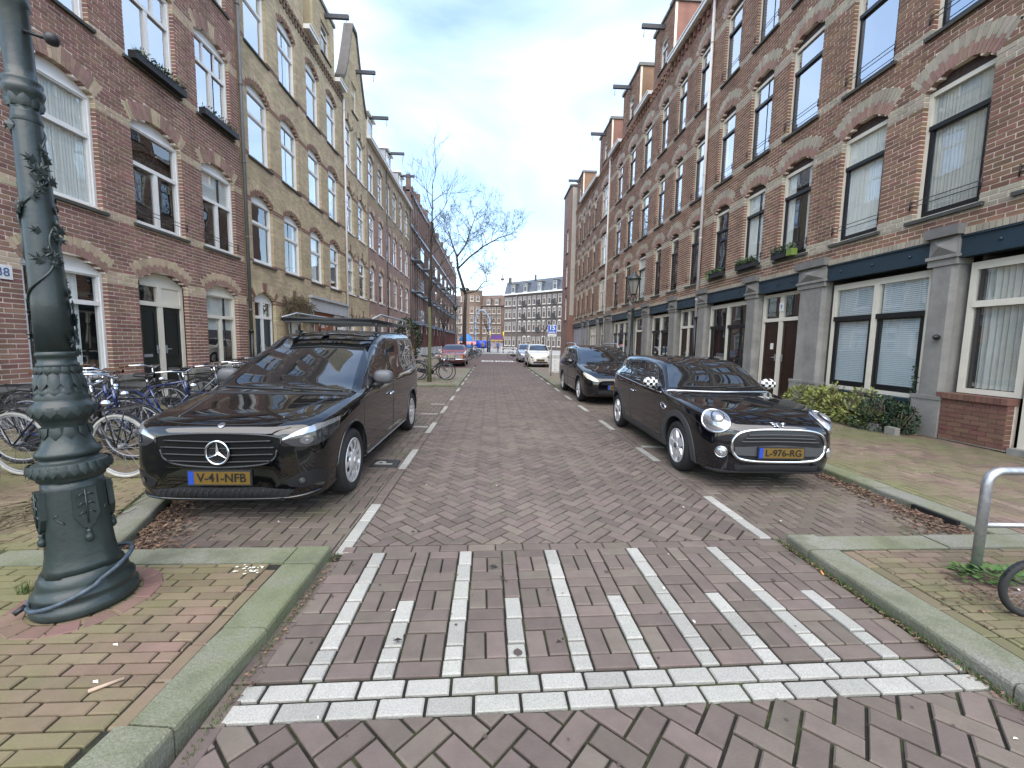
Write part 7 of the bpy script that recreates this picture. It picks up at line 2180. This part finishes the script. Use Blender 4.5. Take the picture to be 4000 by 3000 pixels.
# parking tile with P and road lettering
pt = MB(); pt.box((-1.36, 4.56, -.02), (-1.06, 4.84, .007)); ptile = pt.build('paver', mat('tile_black', (.035, .036, .038), .8), bay_l)
t = text_mesh('P', .27, M_WHITEB, parent=ptile, ext=.001, bold=.008); t.matrix_local = Matrix.Translation((-1.21, 4.70, .0085)) @ Matrix.Rotation(R_(90), 4, 'Z')
for y in (6.75, 8.0, 9.3):
    pt = MB(); pt.box((-1.36, y, -.02), (-1.04, y + .09, .006)); pt.build('white_block', M_WHITEB, bay_l)
pt = MB(); pt.box((2.12, 5.50, -.02), (2.42, 5.58, .006)); pt.build('white_block', M_WHITEB, bay_r)
t = text_mesh('SCHOOL', 1.0, mat('road_paint', (.75, .75, .72), .8, noise=(8, .25)), name='road_lettering', ext=.0005, bold=.04)
t.matrix_world = Matrix.Translation((.55, 32.0, .008)) @ Matrix.Diagonal((.66, 2.6, 1, 1)); t['kind'] = 'structure'

# drain gap under the kerb, right
b = MB(); b.box((3.74, 2.98, -.02), (3.772, 3.34, .055)); b.build('drain_mouth', mat('drain_black', (.006, .006, .006), .9), kerb_r)

# ------------------------------------------------------------------ playground and people at the end
pg = thing('play_tower', 'blue and yellow climbing tower on the square', 'playground', (.75, 61, .03)); pg.scale = (.75, .75, .65)
M_PBLUE = mat('play_blue', (.02, .07, .45), .4); M_PYEL = mat('play_yellow', (.75, .45, .02), .4); M_PPUR = mat('play_purple', (.13, .06, .25), .5)
for x in (-1.3, 1.3):
    for y in (-1, 1):
        b = MB(); b.tube([(x, y, 0), (x, y, 4.6)], .09, 8); b.build('pole', M_PLAST, pg)
        b = MB(); b.tube([(x, y, 3.0), (x, y, 4.7)], .11, 8); b.build('pole_sleeve', M_PYEL, pg)
b = MB(); b.box((-1.35, -1.05, 2.7), (1.35, 1.05, 2.85)); b.build('deck', M_PYEL, pg)
b = MB(); b.box((-1.2, -1.04, 2.9), (1.2, -.98, 3.9)); b.build('side_panel', M_PPUR, pg)
b = MB(); b.box((-1.2, -1.04, .9), (1.2, -.98, 2.2)); b.build('mural_panel', mat('mural', (.35, .30, .32), .7, noise=(3, .7)), pg)
b = MB(); b.lathe([(1.0, 0), (1.2, .2), (1.2, 1.7), (1.0, 1.75)], 20, c=(-3.1, -.3, .9)); b.build('slide_drum', M_PBLUE, pg)
ar = thing('play_arch', 'tall pale blue tubular arch on the square', 'playground', (-1.5, 62, .03))
M_PALEB = mat('pale_blue_steel', (.30, .39, .52), .4, metal=.2)
pts = [(-.95, 0, 0), (-.95, 0, 4.9), (-.7, 0, 5.6), (-.3, 0, 6.2), (.3, 0, 6.2), (.8, 0, 5.6), (1.15, 0, 4.9), (1.15, 0, 0)]
b = MB(); b.tube(pts, .12, 10, smooth=False); b.build('arch_tube', M_PALEB, ar)
b = MB()
for i in range(5): b.lathe([(.22, -.1), (.22, .1)], 10, c=(1.15, 0, .8 + i * .9)); b.lathe([(.22, -.1), (.22, .1)], 10, c=(-.95, 0, .8 + i * .9))
b.build('collars', M_PALEB, ar)
ttn = thing('tent', 'blue dome tent beside the arch on the square', 'tent', (-3.7, 60, .03)); ttn.scale = (.7, .7, .75); b = MB(); b.lathe([(1.5, 0), (1.5, 1.6), (1.3, 2.6), (.8, 3.3), (0, 3.6)], 16); b.build('canopy', mat('tent_blue', (.05, .22, .6), .5), ttn)
ttn = thing('stall', 'low stall with a pink awning on the square', 'stall', (-3.3, 56.5, .03)); ttn.scale = (.8, .8, .65)
b = MB(); b.add([(-1.5, -.8, 1.9), (1.5, -.8, 1.9), (1.5, .8, 2.4), (-1.5, .8, 2.4)], [(0, 1, 2, 3)]); b.add([(-1.5, -.8, 1.7), (1.5, -.8, 1.7), (1.5, -.8, 1.9), (-1.5, -.8, 1.9)], [(0, 1, 2, 3)]); b.build('awning', mat('awning_pink', (.70, .30, .28), .7), ttn)
b = MB(); b.box((-1.3, -.6, 0), (1.3, .6, .95)); b.build('counter', M_WLAM, ttn)
for x in (-1.4, 1.4):
    b = MB(); b.tube([(x, -.7, 0), (x, -.7, 1.9)], .03, 6); b.build('pole', M_ZINC, ttn)

def person(label, loc, rz, top, legs, hair, s=.92, step=.12, bag=None):
    """one continuous body grown from a jointed skeleton"""
    t = thing('person', label, 'person', loc, rz); t.scale = (s, s, s)
    V = [(0, 0, .98), (0, .0, 1.15), (0, .01, 1.32), (0, .0, 1.45), (0, -.01, 1.53), (0, -.02, 1.62), (0, -.02, 1.72),
         (-.10, 0, .92), (-.11, -step, .50), (-.11, -step * .6, .09), (-.11, -step - .06, .04), (.10, 0, .92), (.11, step, .50), (.11, step * 1.5, .10), (.11, step + .02, .04),
         (-.19, 0, 1.40), (-.24, .02, 1.13), (-.23, -.08, .90), (-.23, -.10, .82), (.19, 0, 1.40), (.24, -.02, 1.13), (.23, .02, .89), (.23, .0, .81)]
    E = [(0, 1), (1, 2), (2, 3), (3, 4), (4, 5), (5, 6), (0, 7), (7, 8), (8, 9), (9, 10), (0, 11), (11, 12), (12, 13), (13, 14), (3, 15), (15, 16), (16, 17), (17, 18), (3, 19), (19, 20), (20, 21), (21, 22)]
    Rr = [.15, .14, .16, .10, .055, .085, .07, .10, .065, .045, .04, .10, .065, .045, .04, .07, .05, .036, .03, .07, .05, .036, .03]
    me = bpy.data.meshes.new('body'); me.from_pydata(V, E, []); o = bpy.data.objects.new('body', me); COL.objects.link(o)
    md = o.modifiers.new('s', 'SKIN')
    for i, v in enumerate(me.skin_vertices[0].data): v.radius = (Rr[i], Rr[i] * .8); v.use_root = (i == 0)
    sb = o.modifiers.new('u', 'SUBSURF'); sb.levels = 1; sb.render_levels = 1
    nm = bpy.data.meshes.new_from_object(o.evaluated_get(bpy.context.evaluated_depsgraph_get())); o.modifiers.clear(); o.data = nm
    nm.materials.clear()
    sk = mat('skin', (.42, .24, .17), .6)
    for m_ in (top, legs, sk, hair): nm.materials.append(m_)
    for p in nm.polygons:
        c = p.center; p.use_smooth = True
        p.material_index = 3 if (c.z > 1.66 or (c.z > 1.58 and c.y > .0)) else 2 if (c.z > 1.50 or (c.z < .86 and abs(c.x) > .17)) else 0 if c.z > .93 else 1
    o.parent = t
    return t
tops = [mat('coat_dark', (.02, .022, .03), .8), mat('coat_red', (.35, .03, .04), .8), mat('coat_white', (.6, .6, .58), .8), mat('coat_blue', (.04, .10, .28), .8), mat('coat_tan', (.30, .20, .11), .8)]
lg_ = mat('trousers', (.02, .022, .03), .85); hr_ = mat('hair_brown', (.04, .025, .015), .7); hy_ = mat('hair_fair', (.25, .16, .07), .7)
person('person in a pale coat walking on the far square', (4.6, 54.0, .03), R_(30), tops[2], lg_, hr_)
person('person in a red coat beside the one in a pale coat', (5.3, 54.6, .03), R_(200), tops[1], lg_, hy_)
person('person in a dark coat by the pink stall', (-2.6, 55.2, .03), R_(80), tops[0], lg_, hr_)
person('person in a tan coat near the blue arch', (-1.2, 58.0, .03), R_(150), tops[4], lg_, hy_)
person('person in a blue coat before the climbing tower', (.9, 57.5, .03), R_(10), tops[3], lg_, hr_)
person('person in black at the left of the square', (-3.9, 52.8, .03), R_(-40), tops[0], lg_, hr_)
br = thing('barrier', 'low white barrier rail at the edge of the square', 'barrier', (3.0, 52.8, .03))
b = MB()
for z in (.35, .75): b.box((-1.8, -.02, z), (1.8, .02, z + .10))
b.build('rail', M_WLAM, br)
for x in (-1.7, 0, 1.7):
    b = MB(); b.box((x - .04, .021, 0), (x + .04, .08, .9)); b.build('post', M_WLAM, br)
# ------------------------------------------------------------------ trees
M_BARK = mat('bark_dark', (.045, .037, .031), .9, noise=(14, .35), bump=(30, .6, .01))
M_BARKG = mat('bark_green', (.10, .105, .055), .9, noise=(14, .35), bump=(30, .6, .01))
def grow(mb, p, d, L, r, depth, rr, spread, up, n=5, kids=(2, 3), shrink=.70, rmin=.0015):
    """one limb, then its children"""
    pts = [Vector(p)]; dirs = Vector(d).normalized(); rs = [r]
    k = 5 if depth > 1 else 3
    for i in range(k):
        dirs = (dirs + Vector((rr.uniform(-1, 1), rr.uniform(-1, 1), rr.uniform(-.6, 1) * up)) * .17).normalized()
        pts.append(pts[-1] + dirs * L / k); rs.append(r * (1 - .42 * (i + 1) / k) if depth > 0 else max(rmin, r * (1 - .9 * (i + 1) / k)))
    mb.tube(pts, rs, n if depth > 1 else 3, cap=False)
    if depth <= 0: return
    for c in range(rr.randint(*kids)):
        f = rr.uniform(.35, 1.0) if c else 1.0
        i = min(k, max(1, int(f * k)))
        ax = dirs.orthogonal(); ax.rotate(Matrix.Rotation(rr.uniform(0, 6.28), 3, dirs))
        nd = (dirs + ax * rr.uniform(.35, 1.0) * spread + Vector((0, 0, up * .3))).normalized()
        grow(mb, pts[i], nd, L * rr.uniform(shrink - .12, shrink + .1), max(rmin, rs[i] * rr.uniform(.58, .8)), depth - 1, rr, spread, up, n, kids, shrink, rmin)
# young tree on the left build-out
t = thing('tree', 'slender bare young tree with mossy trunk on the left build-out', 'tree', (-2.08, 13.95, KZ))
rr = random.Random(21)
b = MB(); tr = [(0, 0, -.05), (.0, .0, .8), (.02, .02, 1.7), (.0, .0, 2.5)]; b.tube(tr, [.075, .062, .058, .052], 10); b.build('trunk', M_BARKG, t)
b = MB(); b.tube([(0, 0, 2.45), (.03, 0, 3.4), (.05, .03, 4.4), (.10, .0, 5.5), (.12, .02, 6.6)], [.052, .045, .034, .02, .006], 8)
for i in range(19):
    z = 2.5 + i * .21; a = i * 2.4 + rr.uniform(-.4, .4)
    grow(b, (.02 + .02 * (z - 2.5), 0, z), (math.cos(a), math.sin(a), .9), .95 - .10 * (z - 2.5) / 2 + rr.uniform(-.1, .2), .019 - .002 * (z - 2.5), 3, rr, .75, .5, 5, (2, 4), .66, .0035)
b.build('crown', M_BARK, t)
# big bare tree beyond
t = thing('tree', 'large leaning bare tree rising over the far end of the street', 'tree', (-2.75, 41.5, .0)); t.scale = (.80, .80, .72)
rr = random.Random(5)
b = MB(); b.tube([(0, 0, -.1), (.05, 0, 3), (.1, 0, 6.5), (.18, 0, 8.6)], [.30, .25, .22, .20], 10); b.build('trunk', M_BARK, t)
b = MB()
main = [(.18, 0, 8.5), (-.35, 0, 10.3), (-.85, .2, 12.0), (-.95, .3, 13.6), (-1.5, .2, 15.2), (-2.0, .3, 17.0)]
b.tube(main, [.19, .17, .14, .11, .08, .05], 8)
right = [(-.85, .2, 12.0), (.6, .1, 13.6), (2.4, .3, 15.2), (4.2, .2, 16.3), (6.5, .3, 17.2)]
b.tube(right, [.13, .11, .09, .07, .03], 7)
low = [(.2, 0, 8.7), (1.4, .2, 9.0), (2.4, .1, 10.3), (3.6, .2, 10.6)]
b.tube(low, [.10, .08, .05, .03], 6)
mid = [(-.95, .3, 13.6), (.1, .2, 15.2), (.8, .1, 17.5), (1.5, .2, 19.6)]
b.tube(mid, [.10, .085, .06, .03], 7)
for line, m in ((main, 9), (right, 12), (low, 6), (mid, 9)):
    P = crom(line, 8)
    for i in range(m):
        f = .25 + .75 * (i + rr.random()) / m; p = P[min(len(P) - 2, int(f * (len(P) - 1)))]; d = P[min(len(P) - 1, int(f * (len(P) - 1)) + 1)] - p
        a = rr.uniform(0, 6.28)
        grow(b, p, d.normalized() * .8 + Vector((math.cos(a), math.sin(a) * .7, rr.uniform(-.1, .9))), rr.uniform(1.6, 2.9) * (1 - .25 * f), .045 * (1.15 - .6 * f), 5, rr, .8, .28, 4, (2, 3), .72, .0105)
b.build('crown', M_BARK, t)
# small far trees on the square
for i, (x, y, h, lab) in enumerate(((-.6, 63, 7.0, 'thin bare tree before the blue arch'), (-5.6, 48, 6.5, 'small bare tree beside the modern block'), (8.8, 70, 8, 'bare tree before the slate-roofed terrace'))):
    t = thing('tree', lab, 'tree', (x, y, 0)); rr = random.Random(60 + i)
    b = MB(); b.tube([(0, 0, 0), (.1, 0, h * .45)], [.12, .09], 7); b.build('trunk', M_BARK, t)
    b = MB()
    for k in range(7): grow(b, (.1, 0, h * .43), (rr.uniform(-.7, .7), rr.uniform(-.7, .7), 1), h * .24, .05, 4, rr, .7, .5, 4, (2, 3), .72)
    b.build('crown', M_BARK, t)

# ------------------------------------------------------------------ leaves and planting
def leaf(b, p, d, n, L, w, fold=.2):
    d = Vector(d).normalized(); n = Vector(n); n = (n - d * n.dot(d)); n = n.normalized() if n.length > 1e-4 else d.orthogonal().normalized(); s = d.cross(n); p = Vector(p)
    b.add([p, p + d * L * .45 + s * w + n * fold * w, p + d * L, p + d * L * .45 - s * w + n * fold * w, p + d * L * .5], [(0, 1, 4), (1, 2, 4), (2, 3, 4), (3, 0, 4)])
M_LEAFY = mat('leaf_variegated', (.21, .23, .06), .55, attr=.45, trans=0.)
M_LEAFG = mat('leaf_dark', (.022, .045, .018), .5, attr=.4)
M_LEAFM = mat('leaf_mid', (.05, .085, .025), .5, attr=.4)
M_TWIG = mat('twig', (.11, .085, .05), .9, noise=(10, .3))
def shrub(name, label, m, blobs, n, L, w, rr, parent=None, cat='shrub'):
    t = thing(name, label, cat, (0, 0, 0))
    b = MB(); st = MB()
    tot = sum(q[3] * q[4] * q[5] for q in blobs)
    for (x, y, z, rx, ry, rz) in blobs:
        for k in range(int(n * rx * ry * rz / tot)):
            v = Vector((rr.gauss(0, 1), rr.gauss(0, 1), rr.gauss(0, 1))).normalized(); f = rr.uniform(.55, 1.05) ** .6
            p = Vector((x + v.x * rx * f, y + v.y * ry * f, max(KZ + .01, z + v.z * rz * f)))
            d = v + Vector((rr.uniform(-.8, .8), rr.uniform(-.8, .8), rr.uniform(-.3, .7)))
            leaf(b, p, d, v + Vector((rr.uniform(-.6, .6), rr.uniform(-.6, .6), .6)), L * rr.uniform(.7, 1.2), w * rr.uniform(.7, 1.2))
        for k in range(10): st.tube([(x + rr.uniform(-.1, .1), y + rr.uniform(-.1, .1), KZ), (x + rr.uniform(-.8, .8) * rx, y + rr.uniform(-.8, .8) * ry, z + rz * rr.uniform(0, .9))], .006, 4)
    b.build('foliage', m, t); st.build('stems', M_TWIG, t)
    return t
rr = random.Random(3)
shrub('shrub', 'yellow-green variegated shrub under the blinds window', M_LEAFY, [(6.62, 8.3, .34, .28, .42, .28), (6.55, 7.7, .36, .30, .40, .30), (6.52, 7.15, .33, .32, .38, .26), (6.48, 6.80, .24, .26, .3, .2), (6.66, 6.95, .60, .12, .22, .14), (6.68, 7.6, .62, .1, .2, .12)], 2600, .075, .019, rr)
shrub('ivy', 'dark green ivy mound at the foot of the stone pier', M_LEAFG, [(6.55, 6.5, .34, .26, .32, .30), (6.62, 6.2, .30, .18, .22, .26), (6.42, 6.55, .18, .25, .35, .12)], 1700, .05, .02, rr, cat='ivy')
iv = thing('ivy', 'ivy strand climbing the stone pier beside the blinds', 'ivy', (0, 0, 0)); b = MB()
for k in range(90):
    z = .55 + rr.random() ** 1.6 * .6; leaf(b, (6.83, 6.27 + rr.uniform(-.04, .03), z), (rr.uniform(-.5, .1), rr.uniform(-1, 1), rr.uniform(-.6, .6)), (-1, 0, .3), .04, .014)
b.build('foliage', M_LEAFG, iv)
for k, (u, l) in enumerate(((6.42, .16), (6.12, .17))):
    b = MB(); b.box((6.34, u - l / 2, KZ), (6.43, u + l / 2, KZ + .12)); b.build('paving_stone', M_STONE, label='loose grey stone block edging the ivy, %s' % ('left of two' if k == 0 else 'right of two'), cat='stone block', group='blocks edging the ivy')
b = MB(); FR.box(b, 6.75, 7.35, .30, .55, .06, .28); b.build('planter', M_STONED, label='weathered trough half hidden in the variegated shrub', cat='planter')
# window boxes
def window_box(F, u0, u1, z, label, m, rr, n=220, pot=M_PLAST, h=.14):
    t = thing('window_box', label, 'window box', (0, 0, 0))
    b = MB(); F.box(b, u0, u1, z, z + h, .02, .17); b.build('trough', pot, t)
    b = MB()
    for k in range(n):
        p = F.P(rr.uniform(u0 + .02, u1 - .02), z + h + rr.uniform(-.03, .12) * rr.random(), rr.uniform(.03, .19)); leaf(b, p, (F.sg * rr.uniform(-.3, 1), rr.uniform(-1, 1), rr.uniform(-.3, 1.2)), (F.sg, 0, 1), rr.uniform(.05, .11), rr.uniform(.012, .022))
    b.build('foliage', m, t)
window_box(FL, 8.62, 9.92, 6.63, 'dark window box with trailing green plants high on the red house', M_LEAFM, rr, 260)
window_box(FL, 10.5, 11.78, 6.63, 'dark window box with sparse plants beside the downpipe', M_LEAFG, rr, 90)
M_LIME = mat('lime_pot', (.17, .25, .05), .5)
window_box(FR, 12.1, 12.75, 3.52, 'window box with leggy green plants nearest the white downpipe', M_LEAFM, rr, 170)
window_box(FR, 12.76, 12.92, 3.52, 'lime green pot with a small plant on a first-floor sill', M_LEAFM, rr, 40, M_LIME, .15)
window_box(FR, 10.56, 11.36, 3.52, 'window box full of lush green leaves above the navy beam', M_LEAFM, rr, 420)
window_box(FR, 9.40, 9.88, 3.52, 'dark window box with trailing plants over the brown doors', M_LEAFG, rr, 130)
window_box(FR, 9.2, 9.36, 3.52, 'lime green pot at the window over the brown doors', M_LEAFM, rr, 50, M_LIME, .15)
# bare climber on the yellow house
cl_ = thing('climbing_vine', 'tangled leafless vine climbing over the yellow house door', 'vine', (0, 0, 0)); b = MB(); rr = random.Random(9)
for k in range(5): b.tube(crom([FL.P(14.0 + .05 * k, .1, .1), FL.P(14.03 + .05 * k + rr.uniform(-.1, .1), 1.2, .12), FL.P(14.05 + rr.uniform(-.1, .2), 2.2, .14), FL.P(14.2 + .2 * k, 2.6, .2)], 6), .018, 5)
for k in range(330):
    u = 13.85 + rr.random() * 1.9; z = 2.2 + rr.uniform(0, .75) * (1 - .3 * abs(u - 14.7)); p = Vector(FL.P(u, z, rr.uniform(.04, .34)))
    pts = [p]
    d = Vector((rr.uniform(-.4, 1), rr.uniform(-1, 1), rr.uniform(-.7, .7))).normalized()
    for i in range(4): d = (d + Vector((rr.uniform(-.5, .5), rr.uniform(-.5, .5), rr.uniform(-.5, .3)))).normalized(); pts.append(pts[-1] + d * rr.uniform(.06, .12))
    b.tube(pts, [.008, .007, .006, .005, .003], 4)
for k in range(16):
    u = 15.5 + rr.uniform(-.1, .3); b.tube(crom([FL.P(u - .3, 2.7, .2), FL.P(u + .1, 2.5 - rr.random() * .3, .25), FL.P(u + .2 + rr.uniform(-.1, .1), 1.9 - rr.random() * .4, .2)], 5), .006, 4)
b.build('stems', M_TWIG, cl_)
b = MB()
for k in range(160):
    leaf(b, FL.P(13.9 + rr.random() * 1.8, 2.3 + rr.random() * .6, rr.uniform(.1, .36)), (rr.uniform(-1, 1), rr.uniform(-1, 1), rr.uniform(-1, 1)), (1, 0, .5), .07, .012)
b.build('dry_leaves', mat('leaf_dry', (.14, .13, .05), .8, attr=.3), cl_)
# evergreen shrubs before the modern block, planting at the far left
shrub('shrub', 'dark evergreen shrub before the modern block', M_LEAFG, [(-5.4, 27, 1.5, .8, 1.0, 1.4)], 1500, .16, .05, rr)
shrub('shrub', 'russet shrub beside the dark evergreen one', mat('leaf_russet', (.16, .08, .03), .6, attr=.4), [(-5.2, 25.4, .7, .5, .6, .6)], 600, .12, .03, rr)
# ground cover round the young tree, weeds, grass in the joints
M_GRASS = mat('grass', (.07, .115, .028), .7, attr=.4)
b = MB(); rr = random.Random(8)
def blade(b, x, y, z, h, rr):
    a = rr.uniform(0, 6.28); w = .0022; l = rr.uniform(-.6, .6) * h
    c, s = math.cos(a), math.sin(a)
    b.add([(x - c * w, y - s * w, z), (x + c * w, y + s * w, z), (x + s * l, y - c * l, z + h)], [(0, 1, 2)])
for k in range(1500):
    y = rr.uniform(.9, 2.8); blade(b, 2.125 + rr.uniform(-.02, .012), y, 0, rr.uniform(.01, .035), rr)
for k in range(500):
    blade(b, -1.012 + rr.uniform(-.006, .03), rr.uniform(1.2, 2.65), 0, rr.uniform(.008, .025), rr)
for k in range(500):
    y = rr.uniform(2.62, 4.5); blade(b, -2.38 - .384 * (y - 2.62) - .215 + rr.uniform(-.02, .02), y, KZ - .005, rr.uniform(.01, .03), rr)
for k in range(700):
    blade(b, rr.uniform(-3.0, -1.1), 13.02 + rr.uniform(-.05, .08), 0, rr.uniform(.02, .06), rr)
for k in range(1800):
    blade(b, rr.uniform(-2.95, -1.25), rr.uniform(13.35, 15.6), KZ, rr.uniform(.02, .06), rr)
b.build('grass', M_GRASS, label='short grass and moss sprouting along kerbs and joints', cat='grass', kind='stuff')
# leafy weed at the hoop, a tuft by the lamp
t = thing('weed', 'clump of round-leaved weeds at the foot of the bicycle hoop', 'weed', (0, 0, 0)); b = MB()
for k in range(170):
    a = rr.uniform(0, 6.28); r = rr.random() ** .6 * .17; x, y = 2.99 + r * math.cos(a) * 1.4, 2.17 + r * math.sin(a) * .55
    leaf(b, (x, y, KZ + .01 + rr.random() * .035), (math.cos(a) + rr.uniform(-.6, .6), math.sin(a) + rr.uniform(-.6, .6), rr.uniform(0, .5)), (0, 0, 1), .045, .016, .1)
b.build('foliage', mat('weed_green', (.065, .13, .03), .5, attr=.3), t)
t = thing('weed', 'small grass tuft in the joints left of the lamp post', 'weed', (0, 0, 0)); b = MB()
for k in range(50): blade(b, -2.42 + rr.gauss(0, .02), 2.15 + rr.gauss(0, .02), KZ, rr.uniform(.03, .08), rr)
b.build('blades', M_GRASS, t)
# fallen leaves in the gutters
M_DEAD = mat('leaf_dead', (.135, .085, .055), .85, attr=.55)
b = MB()
def litter(b, x, y, z, s, rr):
    a = rr.uniform(0, 6.28); leaf(b, (x, y, z + rr.uniform(.003, .02)), (math.cos(a), math.sin(a), rr.uniform(-.25, .35)), (rr.uniform(-.5, .5), rr.uniform(-.5, .5), 1), s, s * rr.uniform(.16, .34), rr.uniform(-.5, .9))
for k in range(900):
    y = 2.66 + rr.random() ** 1.5 * .9; e = -2.38 - .384 * (y - 2.62); litter(b, e + abs(rr.gauss(0, .16)) + .01, y, .004, rr.uniform(.02, .05), rr)
for k in range(1500):
    y = 2.77 + rr.random() ** 1.4 * 1.9; w = .20 * (1 - (y - 2.75) / 2.4); litter(b, 3.745 - abs(rr.gauss(0, max(.03, w))), y, .004, rr.uniform(.02, .05), rr)
for k in range(260): litter(b, 2.12 - abs(rr.gauss(0, .02)), rr.uniform(1.3, 2.7), 0.002, rr.uniform(.01, .025), rr)
for k in range(160): litter(b, -1.0 + abs(rr.gauss(0, .02)), rr.uniform(1.5, 2.6), 0.002, rr.uniform(.01, .025), rr)
for k in range(420): litter(b, rr.uniform(6.3, 6.75), rr.uniform(5.9, 8.6), KZ, rr.uniform(.02, .045), rr)
for k in range(240): litter(b, 2.75 + rr.gauss(0, .18), 1.95 + rr.gauss(0, .12), KZ, rr.uniform(.012, .03), rr)
b.build('fallen_leaves', M_DEAD, label='brown fallen leaves heaped in the gutters', cat='leaves', kind='stuff')
# scraps: pale petals, a stick, a cigarette end, dropped leaves on the road
rr = random.Random(31)
b = MB(); M_SCRAP = mat('scrap_pale', (.66, .62, .54), .8, attr=.15)
spots = [(1.93, 1.27), (-1.62, 1.75), (-1.52, 1.55), (2.2, 2.35), (3.0, 2.05), (-.35, 5.1), (1.7, 3.4), (.3, 6.9)]
for k in range(34): spots.append((rr.uniform(-5.5, -1.3), rr.uniform(1.3, 5.5)) if k % 3 == 0 else (rr.uniform(2.2, 6.5), rr.uniform(1.4, 6.5)) if k % 3 == 1 else (rr.uniform(-.9, 2.0), rr.uniform(1.3, 8)))
for (x, y) in spots:
    z = KZ if x < -1.25 or (x > 2.35 and (y < 2.5 or x > 4.0)) else .003
    a = rr.uniform(0, 6.28); L = rr.uniform(.008, .018); c, s = math.cos(a) * L, math.sin(a) * L
    b.add([(x - c, y - s, z + .003), (x + s * .5, y - c * .5, z + .006), (x + c, y + s, z + .004), (x - s * .5, y + c * .5, z + .006)], [(0, 1, 2, 3)])
b.build('petals', M_SCRAP, label='pale petals and scraps scattered over the paving', cat='litter', kind='stuff')
b = MB(); leafspots = [(.10, 2.30), (.05, 2.45), (-.40, 1.83), (.02, 3.95), (-.55, 2.95), (.35, 1.8)]
for (x, y) in leafspots: litter(b, x, y, .003, .05, rr); litter(b, x + .01, y + .01, .004, .03, rr)
b.build('fallen_leaves', mat('leaf_black', (.02, .016, .013), .8), label='single dark leaves lying on the carriageway', cat='leaves', kind='stuff')
b = MB(); b.tube([(-1.50, 1.50, KZ + .008), (-1.42, 1.56, KZ + .008)], [.008, .006], 5); b.build('wood_chip', mat('wood_pale', (.40, .30, .22), .8), label='pale splinter of wood on the left pavement beside the kerb', cat='wood chip')
b = MB(); b.tube([(2.085, 2.33, .01), (2.10, 2.37, .012)], .006, 6); b.build('cigarette_end', mat('filter_orange', (.6, .28, .10), .8), label='orange cigarette end in the gutter by the right kerb', cat='cigarette end')
# white lime stain near the corner, dark damp spots on the foreground pavers
b = MB()
for k in range(24):
    x, y = -1.38 + rr.gauss(0, .045), 2.34 + rr.gauss(0, .022); r = rr.uniform(.003, .009)
    b.add([(x + r * math.cos(a) * 1.3, y + r * math.sin(a), KZ + .0085) for a in [k2 * 1.05 for k2 in range(6)]], [(0, 1, 2, 3, 4, 5)])
b.build('chalk_stain', mat('stain_white', (.70, .68, .60), .9), pave_l, kind='stuff')
b = MB()
for k in range(60):
    x, y = rr.uniform(-.9, 2.1), rr.uniform(.95, 1.42) if k % 2 else rr.uniform(1.65, 2.6); r = rr.uniform(.003, .022) * (1 if k % 7 == 0 else .4)
    b.add([(x + r * math.cos(a) * rr.uniform(.85, 1.1), y + r * math.sin(a) * rr.uniform(.85, 1.1), .0058) for a in [k2 * .785 for k2 in range(8)]], [tuple(range(8))])
b.build('gum_spots', mat('stain_dark', (.07, .052, .048), .9), road, kind='stuff')
# heap of dead twigs behind the lamp post
t = thing('twig_heap', 'low heap of bare twigs on the left pavement behind the lamp post', 'twigs', (0, 0, 0)); b = MB()
for k in range(60):
    x, y = -3.35 + rr.gauss(0, .28), 3.05 + rr.gauss(0, .18); p = Vector((x, y, KZ + rr.uniform(.005, .05))); pts = [p]; a = rr.uniform(0, 6.28)
    for i in range(4): a += rr.uniform(-.8, .8); pts.append(pts[-1] + Vector((math.cos(a) * .07, math.sin(a) * .07, rr.uniform(-.015, .02)))); pts[-1].z = max(KZ + .004, pts[-1].z)
    b.tube(pts, [.005, .005, .004, .003, .002], 4)
b.build('twigs', M_TWIG, t, kind='stuff')
